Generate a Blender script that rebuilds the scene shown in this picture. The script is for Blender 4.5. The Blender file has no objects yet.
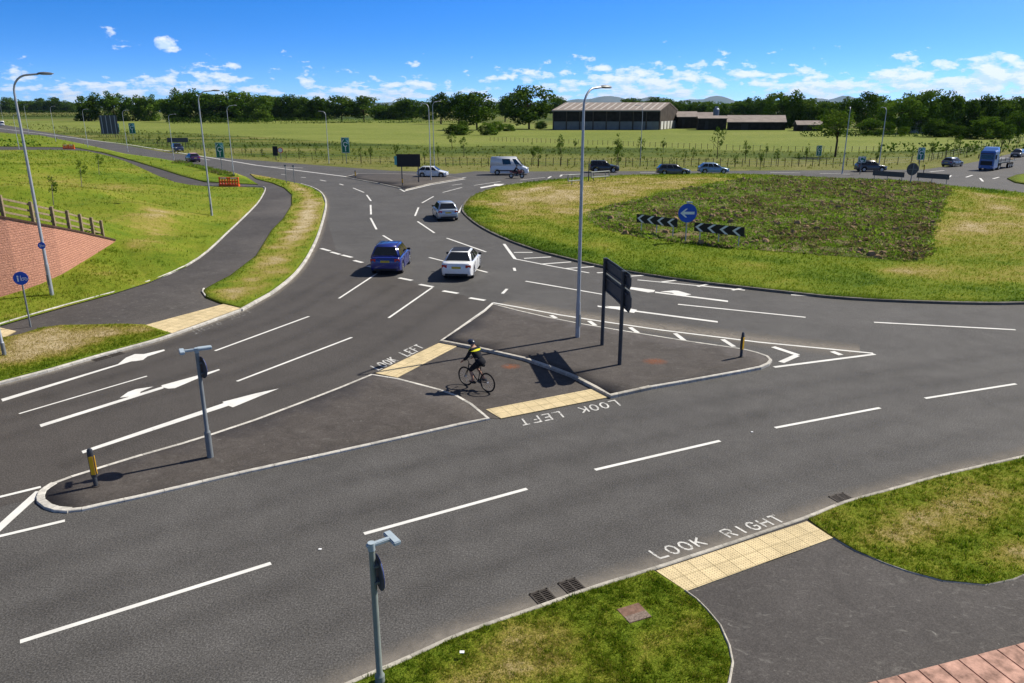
import bpy, bmesh, math, random
import numpy as np
from mathutils import Vector, Matrix
from mathutils.geometry import delaunay_2d_cdt

random.seed(7)
RNG = np.random.default_rng(11)
scene = bpy.context.scene
COL = scene.collection
R = math.radians

# ------------------------------------------------------------------ camera
FPX, HOR, CAMH = 753.0, 107.0, 9.3
PITCH = math.atan((341.5 - HOR) / FPX)
CP, SP = math.cos(PITCH), math.sin(PITCH)
cam_data = bpy.data.cameras.new('camera')
cam = bpy.data.objects.new('camera', cam_data)
COL.objects.link(cam)
cam.location = (0, 0, CAMH)
cam.rotation_euler = (math.pi / 2 - PITCH, 0, 0)
cam_data.sensor_width = 36.0
cam_data.lens = FPX / 1024 * 36.0
cam_data.clip_start = 0.1
cam_data.clip_end = 120000
scene.camera = cam


def at(x, y, z=0.0):
    """surveyed position: where the sight line through that point of the photo meets height z"""
    p = (x - 512) / FPX
    q = (y - 341.5) / FPX
    d = (p, CP - q * SP, -SP - q * CP)
    t = (z - CAMH) / d[2]
    return Vector((d[0] * t, d[1] * t, z))


def height_at(P, y):
    lo, hi = -5.0, 60.0
    q = (y - 341.5) / FPX
    for _ in range(50):
        m = (lo + hi) / 2
        yc = P[1] * CP - (m - CAMH) * SP
        v = -(P[1] * SP + (m - CAMH) * CP) / yc
        if v > q:
            lo = m
        else:
            hi = m
    return lo


def W(pts, z=0.0):
    return [at(p[0], p[1], z) for p in pts]


def catmull(pts, closed=False, n=5):
    P = [Vector(p) for p in pts]
    out = []
    m = len(P)
    segs = m if closed else m - 1
    for i in range(segs):
        p1, p2 = P[i], P[(i + 1) % m]
        p0 = P[(i - 1) % m] if (closed or i > 0) else p1 * 2 - p2
        p3 = P[(i + 2) % m] if (closed or i + 2 < m) else p2 * 2 - p1
        for k in range(n):
            t = k / n
            out.append(0.5 * ((2 * p1) + (p2 - p0) * t + (2 * p0 - 5 * p1 + 4 * p2 - p3) * t * t
                              + (3 * p1 - p0 - 3 * p2 + p3) * t ** 3))
    if not closed:
        out.append(P[-1])
    return out


def heading(p0, p1):
    a, b = at(*p0), at(*p1)
    return math.atan2(b.y - a.y, b.x - a.x)


# ------------------------------------------------------------------ mesh builder
class MB:
    def __init__(self):
        self.v = []
        self.f = []

    def add(self, vs, fs):
        o = len(self.v)
        self.v += [tuple(p) for p in vs]
        self.f += [tuple(i + o for i in f) for f in fs]
        return self

    def box(self, c, s, rz=0.0, rx=0.0, ry=0.0):
        m = Matrix.Translation(c) @ Matrix.Rotation(rz, 4, 'Z') @ Matrix.Rotation(ry, 4, 'Y') @ Matrix.Rotation(rx, 4, 'X')
        x, y, z = s[0] / 2, s[1] / 2, s[2] / 2
        vs = [m @ Vector(p) for p in ((-x, -y, -z), (x, -y, -z), (x, y, -z), (-x, y, -z), (-x, -y, z), (x, -y, z), (x, y, z), (-x, y, z))]
        return self.add(vs, [(0, 3, 2, 1), (4, 5, 6, 7), (0, 1, 5, 4), (1, 2, 6, 5), (2, 3, 7, 6), (3, 0, 4, 7)])

    def tube(self, pts, rad, n=8, cap=True):
        P = [Vector(p) for p in pts]
        if not hasattr(rad, '__len__'):
            rad = [rad] * len(P)
        vs, fs = [], []
        ref = None
        for i, p in enumerate(P):
            t = (P[min(i + 1, len(P) - 1)] - P[max(i - 1, 0)]).normalized()
            if ref is None:
                ref = Vector((1, 0, 0)) if abs(t.x) < 0.8 else Vector((0, 1, 0))
            u = (ref - t * ref.dot(t)).normalized()
            ref = u
            w = t.cross(u)
            for k in range(n):
                a = 2 * math.pi * k / n
                vs.append(p + (u * math.cos(a) + w * math.sin(a)) * rad[i])
        for i in range(len(P) - 1):
            for k in range(n):
                k2 = (k + 1) % n
                fs.append((i * n + k, i * n + k2, (i + 1) * n + k2, (i + 1) * n + k))
        if cap:
            fs.append(tuple(range(n - 1, -1, -1)))
            fs.append(tuple((len(P) - 1) * n + k for k in range(n)))
        return self.add(vs, fs)

    def prism(self, poly, d, m=None):
        """extrude a closed outline by the vector d"""
        a = [Vector(p) for p in poly]
        b = [p + Vector(d) for p in a]
        if m is not None:
            a = [m @ p for p in a]
            b = [m @ p for p in b]
        n = len(a)
        fs = [tuple(range(n - 1, -1, -1)), tuple(range(n, 2 * n))]
        fs += [(i, (i + 1) % n, n + (i + 1) % n, n + i) for i in range(n)]
        return self.add(a + b, fs)

    def disc(self, c, nrm, r, t, n=24):
        nrm = Vector(nrm).normalized()
        return self.tube([Vector(c) - nrm * t / 2, Vector(c) + nrm * t / 2], r, n)

    def loft(self, rings, close=True, caps=True):
        n = len(rings[0])
        vs = [p for r in rings for p in r]
        fs = []
        for i in range(len(rings) - 1):
            for k in range(n if close else n - 1):
                k2 = (k + 1) % n
                fs.append((i * n + k, i * n + k2, (i + 1) * n + k2, (i + 1) * n + k))
        if caps:
            fs.append(tuple(range(n - 1, -1, -1)))
            fs.append(tuple((len(rings) - 1) * n + k for k in range(n)))
        return self.add(vs, fs)

    def mesh(self, name, mat, smooth=False, bevel=0.0, fix=True):
        me = bpy.data.meshes.new(name)
        me.from_pydata(self.v, [], self.f)
        if fix or bevel:
            bm = bmesh.new()
            bm.from_mesh(me)
            if bevel:
                es = [e for e in bm.edges if len(e.link_faces) == 2 and e.calc_face_angle(0) > R(30)]
                bmesh.ops.bevel(bm, geom=es, offset=bevel, segments=2, affect='EDGES', clamp_overlap=True)
            bmesh.ops.recalc_face_normals(bm, faces=bm.faces)
            bm.to_mesh(me)
            bm.free()
        if mat:
            me.materials.append(mat)
        if smooth:
            me.polygons.foreach_set('use_smooth', [True] * len(me.polygons))
            try:
                me.set_sharp_from_angle(angle=R(40))
            except Exception:
                pass
        return me

    def build(self, name, mat, parent=None, smooth=False, bevel=0.0, fix=True):
        o = bpy.data.objects.new(name, self.mesh(name, mat, smooth, bevel, fix))
        COL.objects.link(o)
        if parent:
            o.parent = parent
        return o


def tag(o, label=None, cat=None, group=None, kind=None):
    if label:
        o['label'] = label
    if cat:
        o['category'] = cat
    if group:
        o['group'] = group
    if kind:
        o['kind'] = kind
    return o


def thing(name, label, cat, loc=(0, 0, 0), rz=0.0, group=None):
    o = bpy.data.objects.new(name, None)
    COL.objects.link(o)
    o.location = loc
    o.rotation_euler = (0, 0, rz)
    o.empty_display_size = 0.3
    return tag(o, label, cat, group)


def copy_tree(o, label=None, parent=None):
    c = o.copy()
    COL.objects.link(c)
    c.parent = parent
    if label:
        c['label'] = label
    for ch in list(o.children):
        copy_tree(ch, None, c)
    return c


def set_attr(me, name, vals, dom='POINT'):
    a = me.attributes.new(name, 'FLOAT', dom)
    a.data.foreach_set('value', np.asarray(vals, dtype=np.float32))


# ------------------------------------------------------------------ numpy helpers
def vnoise(x, y, seed=0):
    xi = np.floor(x).astype(np.int64)
    yi = np.floor(y).astype(np.int64)
    xf, yf = x - xi, y - yi
    u, v = xf * xf * (3 - 2 * xf), yf * yf * (3 - 2 * yf)

    def h(a, b):
        n = (a * 374761393 + b * 668265263 + seed * 1442695041) & 0x7fffffff
        n = ((n ^ (n >> 13)) * 1274126177) & 0x7fffffff
        return ((n ^ (n >> 16)) & 0xffff) / 65535.0
    return (h(xi, yi) * (1 - u) + h(xi + 1, yi) * u) * (1 - v) + (h(xi, yi + 1) * (1 - u) + h(xi + 1, yi + 1) * u) * v


def fbm(x, y, seed=0, o=4):
    s, a, t = 0, 0.5, 0
    for k in range(o):
        s = s + a * vnoise(x * 2 ** k, y * 2 ** k, seed + k)
        t += a
        a *= 0.5
    return s / t


def inside(P, poly):
    x, y = P[:, 0], P[:, 1]
    c = np.zeros(len(P), bool)
    n = len(poly)
    for i in range(n):
        x1, y1 = poly[i][0], poly[i][1]
        x2, y2 = poly[(i + 1) % n][0], poly[(i + 1) % n][1]
        if y1 == y2:
            continue
        c ^= ((y1 > y) != (y2 > y)) & (x < (x2 - x1) * (y - y1) / (y2 - y1) + x1)
    return c


def dist_line(P, pts, closed=False):
    d = np.full(len(P), 1e9)
    n = len(pts)
    for i in range(n if closed else n - 1):
        a = np.array(pts[i][:2])
        b = np.array(pts[(i + 1) % n][:2])
        ab = b - a
        t = np.clip(((P - a) @ ab) / max(ab @ ab, 1e-9), 0, 1)
        q = a + t[:, None] * ab
        d = np.minimum(d, np.hypot(P[:, 0] - q[:, 0], P[:, 1] - q[:, 1]))
    return d


def project(P, z):
    yc = P[:, 1] * CP - (z - CAMH) * SP
    yc = np.where(yc < 0.2, 0.2, yc)
    v = -(P[:, 1] * SP + (z - CAMH) * CP) / yc
    return 512 + FPX * P[:, 0] / yc, 341.5 + FPX * v


# ------------------------------------------------------------------ materials
def new_mat(name):
    m = bpy.data.materials.new(name)
    m.use_nodes = True
    nt = m.node_tree
    nt.nodes.clear()
    out = nt.nodes.new('ShaderNodeOutputMaterial')
    return m, nt, out


class NT:
    """short-hand for wiring nodes"""
    def __init__(self, nt):
        self.nt = nt

    def n(self, t, **kw):
        nd = self.nt.nodes.new('ShaderNode' + t)
        for k, v in kw.items():
            setattr(nd, k, v)
        return nd

    def link(self, a, b):
        self.nt.links.new(a, b)

    def noise(self, scale, detail=4, rough=0.55, vec=None, dist=0.0):
        nd = self.n('TexNoise')
        nd.inputs['Scale'].default_value = scale
        nd.inputs['Detail'].default_value = detail
        nd.inputs['Roughness'].default_value = rough
        nd.inputs['Distortion'].default_value = dist
        if vec is not None:
            self.link(vec, nd.inputs['Vector'])
        return nd.outputs['Fac']

    def ramp(self, fac, stops, interp='LINEAR'):
        nd = self.n('ValToRGB')
        cr = nd.color_ramp
        cr.interpolation = interp
        while len(cr.elements) < len(stops):
            cr.elements.new(0.5)
        for e, (p, c) in zip(cr.elements, stops):
            e.position = p
            e.color = (c, c, c, 1) if not hasattr(c, '__len__') else (*c, 1)
        self.link(fac, nd.inputs['Fac'])
        return nd.outputs['Color']

    def math(self, op, a, b=None, clamp=False):
        nd = self.n('Math', operation=op, use_clamp=clamp)
        for i, v in enumerate((a, b)):
            if v is None:
                continue
            if isinstance(v, (int, float)):
                nd.inputs[i].default_value = v
            else:
                self.link(v, nd.inputs[i])
        return nd.outputs[0]

    def mix(self, fac, a, b, mode='MIX'):
        nd = self.n('MixRGB', blend_type=mode)
        for i, v in enumerate((fac, a, b)):
            if isinstance(v, (int, float)):
                nd.inputs[i].default_value = v if i == 0 else (v, v, v, 1)
            elif isinstance(v, (tuple, list)):
                nd.inputs[i].default_value = (*v, 1)
            else:
                self.link(v, nd.inputs[i])
        return nd.outputs[0]

    def bump(self, h, strength=0.3, dist=0.02):
        nd = self.n('Bump')
        nd.inputs['Strength'].default_value = strength
        nd.inputs['Distance'].default_value = dist
        self.link(h, nd.inputs['Height'])
        return nd.outputs[0]

    def pos(self, scale=(1, 1, 1)):
        g = self.n('NewGeometry').outputs['Position']
        if scale == (1, 1, 1):
            return g
        m = self.n('Mapping')
        m.inputs['Scale'].default_value = scale
        self.link(g, m.inputs['Vector'])
        return m.outputs[0]

    def attr(self, name):
        return self.n('Attribute', attribute_name=name).outputs['Fac']

    def bsdf(self, out, col, rough=0.8, spec=0.3, metal=0.0, normal=None, coat=0.0, trans=0.0):
        b = self.n('BsdfPrincipled')
        for k, v in (('Base Color', col), ('Roughness', rough)):
            if isinstance(v, (int, float)):
                b.inputs[k].default_value = v
            elif isinstance(v, (tuple, list)):
                b.inputs[k].default_value = (*v, 1)
            else:
                self.link(v, b.inputs[k])
        b.inputs['Specular IOR Level'].default_value = spec
        b.inputs['Metallic'].default_value = metal
        b.inputs['Coat Weight'].default_value = coat
        b.inputs['Coat Roughness'].default_value = 0.05
        b.inputs['Transmission Weight'].default_value = trans
        if normal is not None:
            self.link(normal, b.inputs['Normal'])
        self.link(b.outputs[0], out.inputs['Surface'])
        return b


def simple(name, col, rough=0.6, spec=0.3, metal=0.0, coat=0.0, var=0.12, scale=6.0):
    """plain material with a little mottling so no surface is one flat value"""
    m, nt, out = new_mat(name)
    N = NT(nt)
    vec = N.n('TexCoord').outputs['Object']
    f = N.noise(scale, 5, 0.6, vec)
    c = N.mix(1.0, (*col,), N.ramp(f, [(0.3, 1 - var), (0.7, 1 + var * 0.6)]), 'MULTIPLY')
    N.bsdf(out, c, rough, spec, metal, coat=coat)
    return m


def asphalt(name, c0, c1, rough=0.85, patch=0.3, blot=0.0, spec=0.35, speck=1.0, warm=(1, 1, 1)):
    m, nt, out = new_mat(name)
    N = NT(nt)
    g = N.pos()
    fine = N.noise(60, 3, 0.7, g)
    grain = N.noise(27, 3, 0.8, g)
    big = N.noise(0.22, 5, 0.6, g, 0.4)
    mid = N.noise(1.3, 5, 0.65, g, 0.8)
    lay = N.math('ADD', N.math('MULTIPLY', big, patch), N.math('MULTIPLY', mid, 1 - patch))
    base = N.mix(N.ramp(lay, [(0.3, 0.0), (0.7, 1.0)]), c0, c1)
    sp = N.ramp(grain, [(0.33, max(0.1, 1 - 0.55 * speck)), (0.5, 1.0), (0.66, 1 + 0.85 * speck)])
    base = N.mix(1.0, base, sp, 'MULTIPLY')
    sp2 = N.ramp(fine, [(0.35, 0.75), (0.65, 1.25)])
    base = N.mix(1.0, base, sp2, 'MULTIPLY')
    if blot:
        b = N.ramp(N.noise(2.7, 6, 0.72, N.pos((1, 1.6, 1)), 1.2), [(0.56, 0.0), (0.72, blot)])
        base = N.mix(b, base, (0.2, 0.19, 0.175))
        b2 = N.ramp(N.noise(6.0, 3, 0.5, g, 0.5), [(0.70, 0.0), (0.76, blot)])
        base = N.mix(b2, base, (0.26, 0.25, 0.23))
    N.bsdf(out, base, rough, spec, normal=N.bump(N.math('ADD', grain, fine), 0.35, 0.006))
    return m


GREENS = [(0.0, (0.050, 0.110, 0.007)), (0.22, (0.135, 0.205, 0.015)), (0.45, (0.215, 0.255, 0.024)),
          (0.65, (0.33, 0.28, 0.065)), (0.85, (0.45, 0.355, 0.18)), (1.0, (0.56, 0.46, 0.28))]


MEADOW = [(0.0, (0.028, 0.050, 0.010)), (0.3, (0.085, 0.122, 0.018)), (0.5, (0.148, 0.166, 0.034)), (0.7, (0.21, 0.20, 0.065)), (1.0, (0.42, 0.37, 0.17))]


def grass_ground(name, scale=1.0, stops=GREENS, field=False):
    m, nt, out = new_mat(name)
    N = NT(nt)
    g = N.pos()
    d = N.attr('dry')
    n1 = N.noise(0.9 * scale, 6, 0.68, g, 0.6)
    n2 = N.noise(7.0 * scale, 5, 0.75, g)
    n3 = N.noise(26 * scale, 3, 0.8, g)
    t = N.math('ADD', d, N.math('MULTIPLY', N.math('SUBTRACT', n1, 0.5), 0.55))
    t = N.math('ADD', t, N.math('MULTIPLY', N.math('SUBTRACT', n2, 0.5), 0.55))
    t = N.math('ADD', t, N.math('MULTIPLY', N.math('SUBTRACT', n3, 0.5), 0.5), clamp=True)
    c = N.ramp(t, stops)
    if field:
        fc = N.ramp(t, [(0.2, (0.10, 0.145, 0.022)), (0.5, (0.20, 0.24, 0.05)), (0.8, (0.29, 0.28, 0.09))])
        c = N.mix(N.attr('crop'), c, fc)
    c = N.mix(1.0, c, N.ramp(n3, [(0.3, 0.5), (0.7, 1.15)]), 'MULTIPLY')
    N.bsdf(out, c, 0.95, 0.08, normal=N.bump(N.math('ADD', n2, n3), 0.8, 0.06))
    return m


def blades(name, stops=GREENS, trans=0.45):
    m, nt, out = new_mat(name)
    N = NT(nt)
    t = N.attr('tint')
    c = N.ramp(t, stops)
    d = N.n('BsdfDiffuse')
    N.link(c, d.inputs[0])
    tr = N.n('BsdfTranslucent')
    N.link(N.mix(1.0, c, (1.0, 1.05, 0.6), 'MULTIPLY'), tr.inputs[0])
    mx = N.n('MixShader')
    mx.inputs[0].default_value = trans
    N.link(d.outputs[0], mx.inputs[1])
    N.link(tr.outputs[0], mx.inputs[2])
    N.link(mx.outputs[0], out.inputs['Surface'])
    return m


M = {}
M['road'] = asphalt('road_asphalt', (0.058, 0.0555, 0.053), (0.099, 0.095, 0.091), patch=0.55, speck=1.15, spec=0.22)
M['approach'] = asphalt('approach_asphalt', (0.050, 0.045, 0.041), (0.076, 0.069, 0.063), patch=0.6, spec=0.3)
M['path'] = asphalt('path_asphalt', (0.044, 0.040, 0.038), (0.082, 0.075, 0.071), patch=0.5, blot=0.55, speck=0.5, spec=0.25)
M['island'] = asphalt('island_asphalt', (0.050, 0.043, 0.038), (0.090, 0.079, 0.071), patch=0.25, blot=0.35, speck=0.5, spec=0.25)


def kerb_mat(name, col):
    m, nt, out = new_mat(name)
    N = NT(nt)
    ln = N.attr('run')
    fr = N.math('FRACT', N.math('MULTIPLY', ln, 1 / 0.914))
    j = N.math('LESS_THAN', N.math('ABSOLUTE', N.math('SUBTRACT', fr, 0.5)), 0.007)
    sid = N.math('FLOOR', N.math('MULTIPLY', ln, 1 / 0.914))
    wn = N.n('TexWhiteNoise', noise_dimensions='1D')
    N.link(N.math('ADD', sid, N.math('GREATER_THAN', fr, 0.5)), wn.inputs['W'])
    g = N.pos()
    c = N.mix(1.0, (*col,), N.ramp(wn.outputs['Value'], [(0, .8), (1, 1.12)]), 'MULTIPLY')
    c = N.mix(1.0, c, N.ramp(N.noise(3.5, 6, .7, g, .8), [(.32, .62), (.6, 1.08)]), 'MULTIPLY')
    c = N.mix(1.0, c, N.ramp(N.noise(40, 3, .6, g), [(.3, .8), (.7, 1.1)]), 'MULTIPLY')
    c = N.mix(N.math('MULTIPLY', j, .75), c, (0.10, 0.09, 0.07))
    N.bsdf(out, c, .9, .2)
    return m


M['kerb'] = kerb_mat('kerb_concrete', (0.47, 0.44, 0.38))
M['grass'] = grass_ground('grass_ground')
M['blade'] = blades('grass_blade')
M['meadow_blade'] = blades('meadow_blade', MEADOW)
M['weed'] = blades('weed_leaf', [(0.0, (0.09, 0.068, 0.048)), (0.25, (0.22, 0.165, 0.11)), (0.42, (0.08, 0.115, 0.025)),
                                 (0.6, (0.15, 0.25, 0.03)), (0.82, (0.21, 0.34, 0.04)), (0.92, (0.24, 0.30, 0.08)), (1.0, (0.46, 0.40, 0.28))])


def make_paint(name, lo, hi, part=1.0):
    """paint film, scraped through to the asphalt where it is worn"""
    m, nt, out = new_mat(name)
    N = NT(nt)
    g = N.pos()
    w1 = N.noise(5, 6, 0.75, g, 0.6)
    w2 = N.noise(38, 4, 0.7, g)
    w = N.math('ADD', N.math('MULTIPLY', w1, 0.6), N.math('MULTIPLY', w2, 0.4))
    f = N.ramp(w, [(lo, 0.0), (hi, part)])
    tone = N.ramp(N.noise(1.1, 5, 0.65, g), [(0.3, 0.78), (0.65, 1.0)])
    b = N.n('BsdfPrincipled')
    N.link(N.mix(1.0, (0.76, 0.75, 0.71), tone, 'MULTIPLY'), b.inputs['Base Color'])
    b.inputs['Roughness'].default_value = 0.65
    b.inputs['Specular IOR Level'].default_value = 0.25
    t = N.n('BsdfTransparent')
    mx = N.n('MixShader')
    N.link(f, mx.inputs[0])
    N.link(t.outputs[0], mx.inputs[1])
    N.link(b.outputs[0], mx.inputs[2])
    N.link(mx.outputs[0], out.inputs['Surface'])
    return m


M['paint_worn'] = make_paint('worn_lettering_paint', 0.40, 0.50, 0.85)
M['paint_faint'] = make_paint('faint_lettering_paint', 0.47, 0.60, 0.35)
M['paint'] = make_paint('road_paint', 0.30, 0.41, 0.97)



def make_tactile():
    m, nt, out = new_mat('tactile_paving')
    N = NT(nt)
    uv = N.n('UVMap').outputs[0]
    b = N.n('TexBrick', offset=0.0)
    b.inputs['Color1'].default_value = (0.70, 0.57, 0.34, 1)
    b.inputs['Color2'].default_value = (0.63, 0.51, 0.295, 1)
    b.inputs['Mortar'].default_value = (0.30, 0.24, 0.13, 1)
    b.inputs['Scale'].default_value = 1.0
    b.inputs['Brick Width'].default_value = 0.4
    b.inputs['Row Height'].default_value = 0.4
    b.inputs['Mortar Size'].default_value = 0.008
    N.link(uv, b.inputs['Vector'])
    g = N.pos()
    st = N.ramp(N.noise(1.5, 6, 0.7, g, 1.0), [(0.3, 0.75), (0.7, 1.1)])
    dt = N.ramp(N.noise(30, 3, 0.6, g), [(0.3, 0.8), (0.7, 1.1)])
    c = N.mix(1.0, N.mix(1.0, b.outputs['Color'], st, 'MULTIPLY'), dt, 'MULTIPLY')
    N.bsdf(out, c, 0.85, 0.2)
    return m


M['tactile'] = make_tactile()


def make_block(name, c1, c2, mortar, bw, bh, msize=0.012, bump=0.8):
    m, nt, out = new_mat(name)
    N = NT(nt)
    uv = N.n('UVMap').outputs[0]
    b = N.n('TexBrick', offset=0.5)
    b.inputs['Color1'].default_value = (*c1, 1)
    b.inputs['Color2'].default_value = (*c2, 1)
    b.inputs['Mortar'].default_value = (*mortar, 1)
    b.inputs['Scale'].default_value = 1.0
    b.inputs['Brick Width'].default_value = bw
    b.inputs['Row Height'].default_value = bh
    b.inputs['Mortar Size'].default_value = msize
    b.inputs['Mortar Smooth'].default_value = 0.3
    N.link(uv, b.inputs['Vector'])
    g = N.pos()
    n = N.noise(14, 5, 0.7, g)
    c = N.mix(1.0, b.outputs['Color'], N.ramp(n, [(0.28, 0.62), (0.7, 1.25)]), 'MULTIPLY')
    h = N.math('ADD', N.math('MULTIPLY', b.outputs['Fac'], -0.8), n)
    N.bsdf(out, c, 0.95, 0.1, normal=N.bump(h, bump, 0.05))
    return m


M['block'] = make_block('red_split_block', (0.58, 0.29, 0.205), (0.53, 0.26, 0.185), (0.47, 0.225, 0.16), 0.30, 0.12, 0.012, 0.9)
M['coping'] = simple('red_coping', (0.45, 0.27, 0.21), 0.9, 0.15, var=0.55, scale=5)
M['coping_dark'] = simple('dark_coping', (0.085, 0.05, 0.04), 0.9, 0.15, var=0.3)
M['wood'] = simple('weathered_timber', (0.30, 0.235, 0.15), 0.9, 0.1, var=0.35, scale=9)
M['galv'] = simple('galvanised_steel', (0.42, 0.44, 0.47), 0.5, 0.5, 0.35, var=0.12)
M['galv_dark'] = simple('dull_grey_steel', (0.20, 0.22, 0.23), 0.6, 0.4, 0.2, var=0.15)
M['pole_green'] = simple('grey_green_pole', (0.22, 0.25, 0.23), 0.5, 0.45, 0.0, var=0.15)
M['black_post'] = simple('black_post', (0.045, 0.050, 0.060), 0.5, 0.4)
M['sign_back'] = simple('sign_back', (0.060, 0.067, 0.080), 0.6, 0.35, var=0.2)
M['sign_back_grey'] = simple('sign_back_grey', (0.085, 0.09, 0.10), 0.6, 0.3, 0.1, var=0.2)
M['sign_white'] = simple('sign_white', (0.84, 0.84, 0.84), 0.5, 0.4, var=0.05)
M['sign_black'] = simple('sign_black', (0.012, 0.012, 0.014), 0.5, 0.4)
M['sign_blue'] = simple('sign_blue', (0.015, 0.09, 0.55), 0.45, 0.4, var=0.06)
M['sign_green'] = simple('sign_green', (0.01, 0.16, 0.10), 0.5, 0.4, var=0.08)
M['sign_teal'] = simple('sign_teal', (0.12, 0.42, 0.42), 0.5, 0.4, var=0.08)
M['sign_red'] = simple('sign_red', (0.6, 0.03, 0.03), 0.5, 0.4)
M['yellow'] = simple('reflective_yellow', (0.75, 0.42, 0.01), 0.5, 0.4, var=0.1)
M['orange'] = simple('orange_plastic', (0.80, 0.115, 0.015), 0.5, 0.4, var=0.12)
M['lamp_head'] = simple('lamp_head_grey', (0.16, 0.17, 0.18), 0.5, 0.4, 0.2)
M['sign_light'] = simple('sign_light_blue_grey', (0.36, 0.43, 0.48), 0.45, 0.45, var=0.1)
M['diffuser'] = simple('lamp_diffuser', (0.6, 0.6, 0.58), 0.25, 0.5)
M['rubber'] = simple('tyre_rubber', (0.018, 0.018, 0.019), 0.85, 0.2)
M['rim'] = simple('alloy_rim', (0.45, 0.46, 0.48), 0.35, 0.5, 0.7)
M['trim'] = simple('black_trim', (0.016, 0.016, 0.018), 0.55, 0.35)
M['tail'] = simple('tail_lamp_red', (0.45, 0.012, 0.012), 0.25, 0.6, coat=0.6)
M['head'] = simple('head_lamp', (0.6, 0.62, 0.64), 0.12, 0.7, coat=0.6)
M['plate_y'] = simple('plate_yellow', (0.55, 0.42, 0.05), 0.5, 0.3)
M['plate_w'] = simple('plate_white', (0.7, 0.7, 0.68), 0.5, 0.3)
M['glass'] = simple('car_glass', (0.010, 0.012, 0.015), 0.06, 0.6, var=0.1)
M['iron'] = simple('cast_iron', (0.060, 0.050, 0.042), 0.7, 0.4, 0.3, var=0.3, scale=12)
M['rust'] = simple('rusty_cover', (0.19, 0.115, 0.085), 0.9, 0.15, var=0.4, scale=12)
M['pit'] = simple('gully_pit', (0.006, 0.005, 0.005), 0.95, 0.05)
M['skin'] = simple('skin', (0.40, 0.22, 0.15), 0.6, 0.3, var=0.06)
M['cloth_black'] = simple('black_cloth', (0.014, 0.015, 0.020), 0.85, 0.15, var=0.25)
M['cloth_hi'] = simple('yellow_cloth', (0.62, 0.60, 0.02), 0.8, 0.2)
M['cloth_pink'] = simple('pale_pink_cloth', (0.65, 0.42, 0.48), 0.85, 0.15)
M['cloth_red'] = simple('dark_red_cloth', (0.16, 0.02, 0.02), 0.85, 0.15)
M['helmet'] = simple('dark_helmet', (0.016, 0.018, 0.035), 0.3, 0.5)
M['bark'] = simple('bark', (0.075, 0.055, 0.038), 0.95, 0.1, var=0.4, scale=3)
M['bark_pale'] = simple('pale_bark', (0.26, 0.23, 0.18), 0.95, 0.1, var=0.3, scale=3)
M['spray'] = None


def car_paint(name, col, rough=0.28, metal=0.0):
    key = 'paint_' + name
    if key not in M:
        M[key] = simple('car_paint_' + name, col, rough, 0.5, metal, coat=0.7, var=0.04)
    return M[key]


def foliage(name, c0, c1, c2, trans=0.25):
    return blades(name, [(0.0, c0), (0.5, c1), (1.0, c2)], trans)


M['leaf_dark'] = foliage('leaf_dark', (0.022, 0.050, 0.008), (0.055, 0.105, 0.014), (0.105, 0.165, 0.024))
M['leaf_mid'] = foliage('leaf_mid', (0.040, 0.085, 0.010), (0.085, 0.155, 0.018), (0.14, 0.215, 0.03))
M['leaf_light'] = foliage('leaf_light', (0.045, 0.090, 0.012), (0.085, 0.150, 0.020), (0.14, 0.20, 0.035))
# ------------------------------------------------------------------ outlines read off the ground plane
K1_PX = [(349, 683), (411, 656), (465, 632), (538, 606.5), (595, 586.5), (654, 568), (680, 559.5), (730, 543), (768, 530),
         (806, 517), (836, 505), (856, 498.5), (893, 488.5), (943, 474.5), (1024, 456)]
K1 = [Vector((p.x, p.y, 0)) for p in W(K1_PX, 0.09)]
K1 = [K1[0] + (K1[0] - K1[2]).normalized() * 45, K1[0] + (K1[0] - K1[2]).normalized() * 12] + catmull(K1, n=4) + \
     [Vector((20.5, 21.6, 0)), Vector((27, 23.6, 0)), Vector((36, 25.0, 0)), Vector((48, 29, 0))]
KF_PX = [(0, 382), (50, 369), (100, 354.5), (150, 341), (172, 334), (206, 322), (241, 309)]
KE_PX = [(241, 309), (256, 300.5), (275, 289.5), (296, 272), (310, 252), (320, 229), (326, 204), (322, 193), (313, 187.3), (301, 183.4)]
KF = [Vector((p.x, p.y, 0)) for p in W(KF_PX, 0.09)]
KF = [KF[0] + (KF[0] - KF[1]).normalized() * 30] + catmull(KF, n=3)
KE = [Vector((p.x, p.y, 0)) for p in catmull(W(KE_PX, 0.11), n=4)]
RC = Vector((30, 74, 0))
ARC = [Vector((RC.x + 50 * math.cos(a), RC.y + 50 * math.sin(a), 0)) for a in [R(d) for d in range(-60, 1, 10)]]
FAR_PX = [(-60, 117.5), (0, 124), (37, 130.8), (100, 141), (170, 153), (210, 157), (256, 160.3), (330, 166.2), (390, 170.6), (412, 171.3),
          (430, 172.6), (455, 173.7), (475, 171.2), (500, 171.5), (600, 171.2), (690, 171), (768, 170.5), (870, 170), (923, 169.6),
          (945, 166.5), (960, 164.5), (977, 161.5), (1024, 150.5), (1110, 139), (1170, 138), (1170, 150), (1110, 158), (1060, 166)]
ROAD = W([(-300, 520), (-60, 395), (100, 338), (220, 300), (262, 240), (262, 190), (205, 176), (125, 156), (40, 137), (-60, 124)]) + \
    W(FAR_PX) + [Vector((84, 92, 0)), Vector((80, 80, 0))] + ARC[::-1][1:] + K1[::-1]

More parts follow.
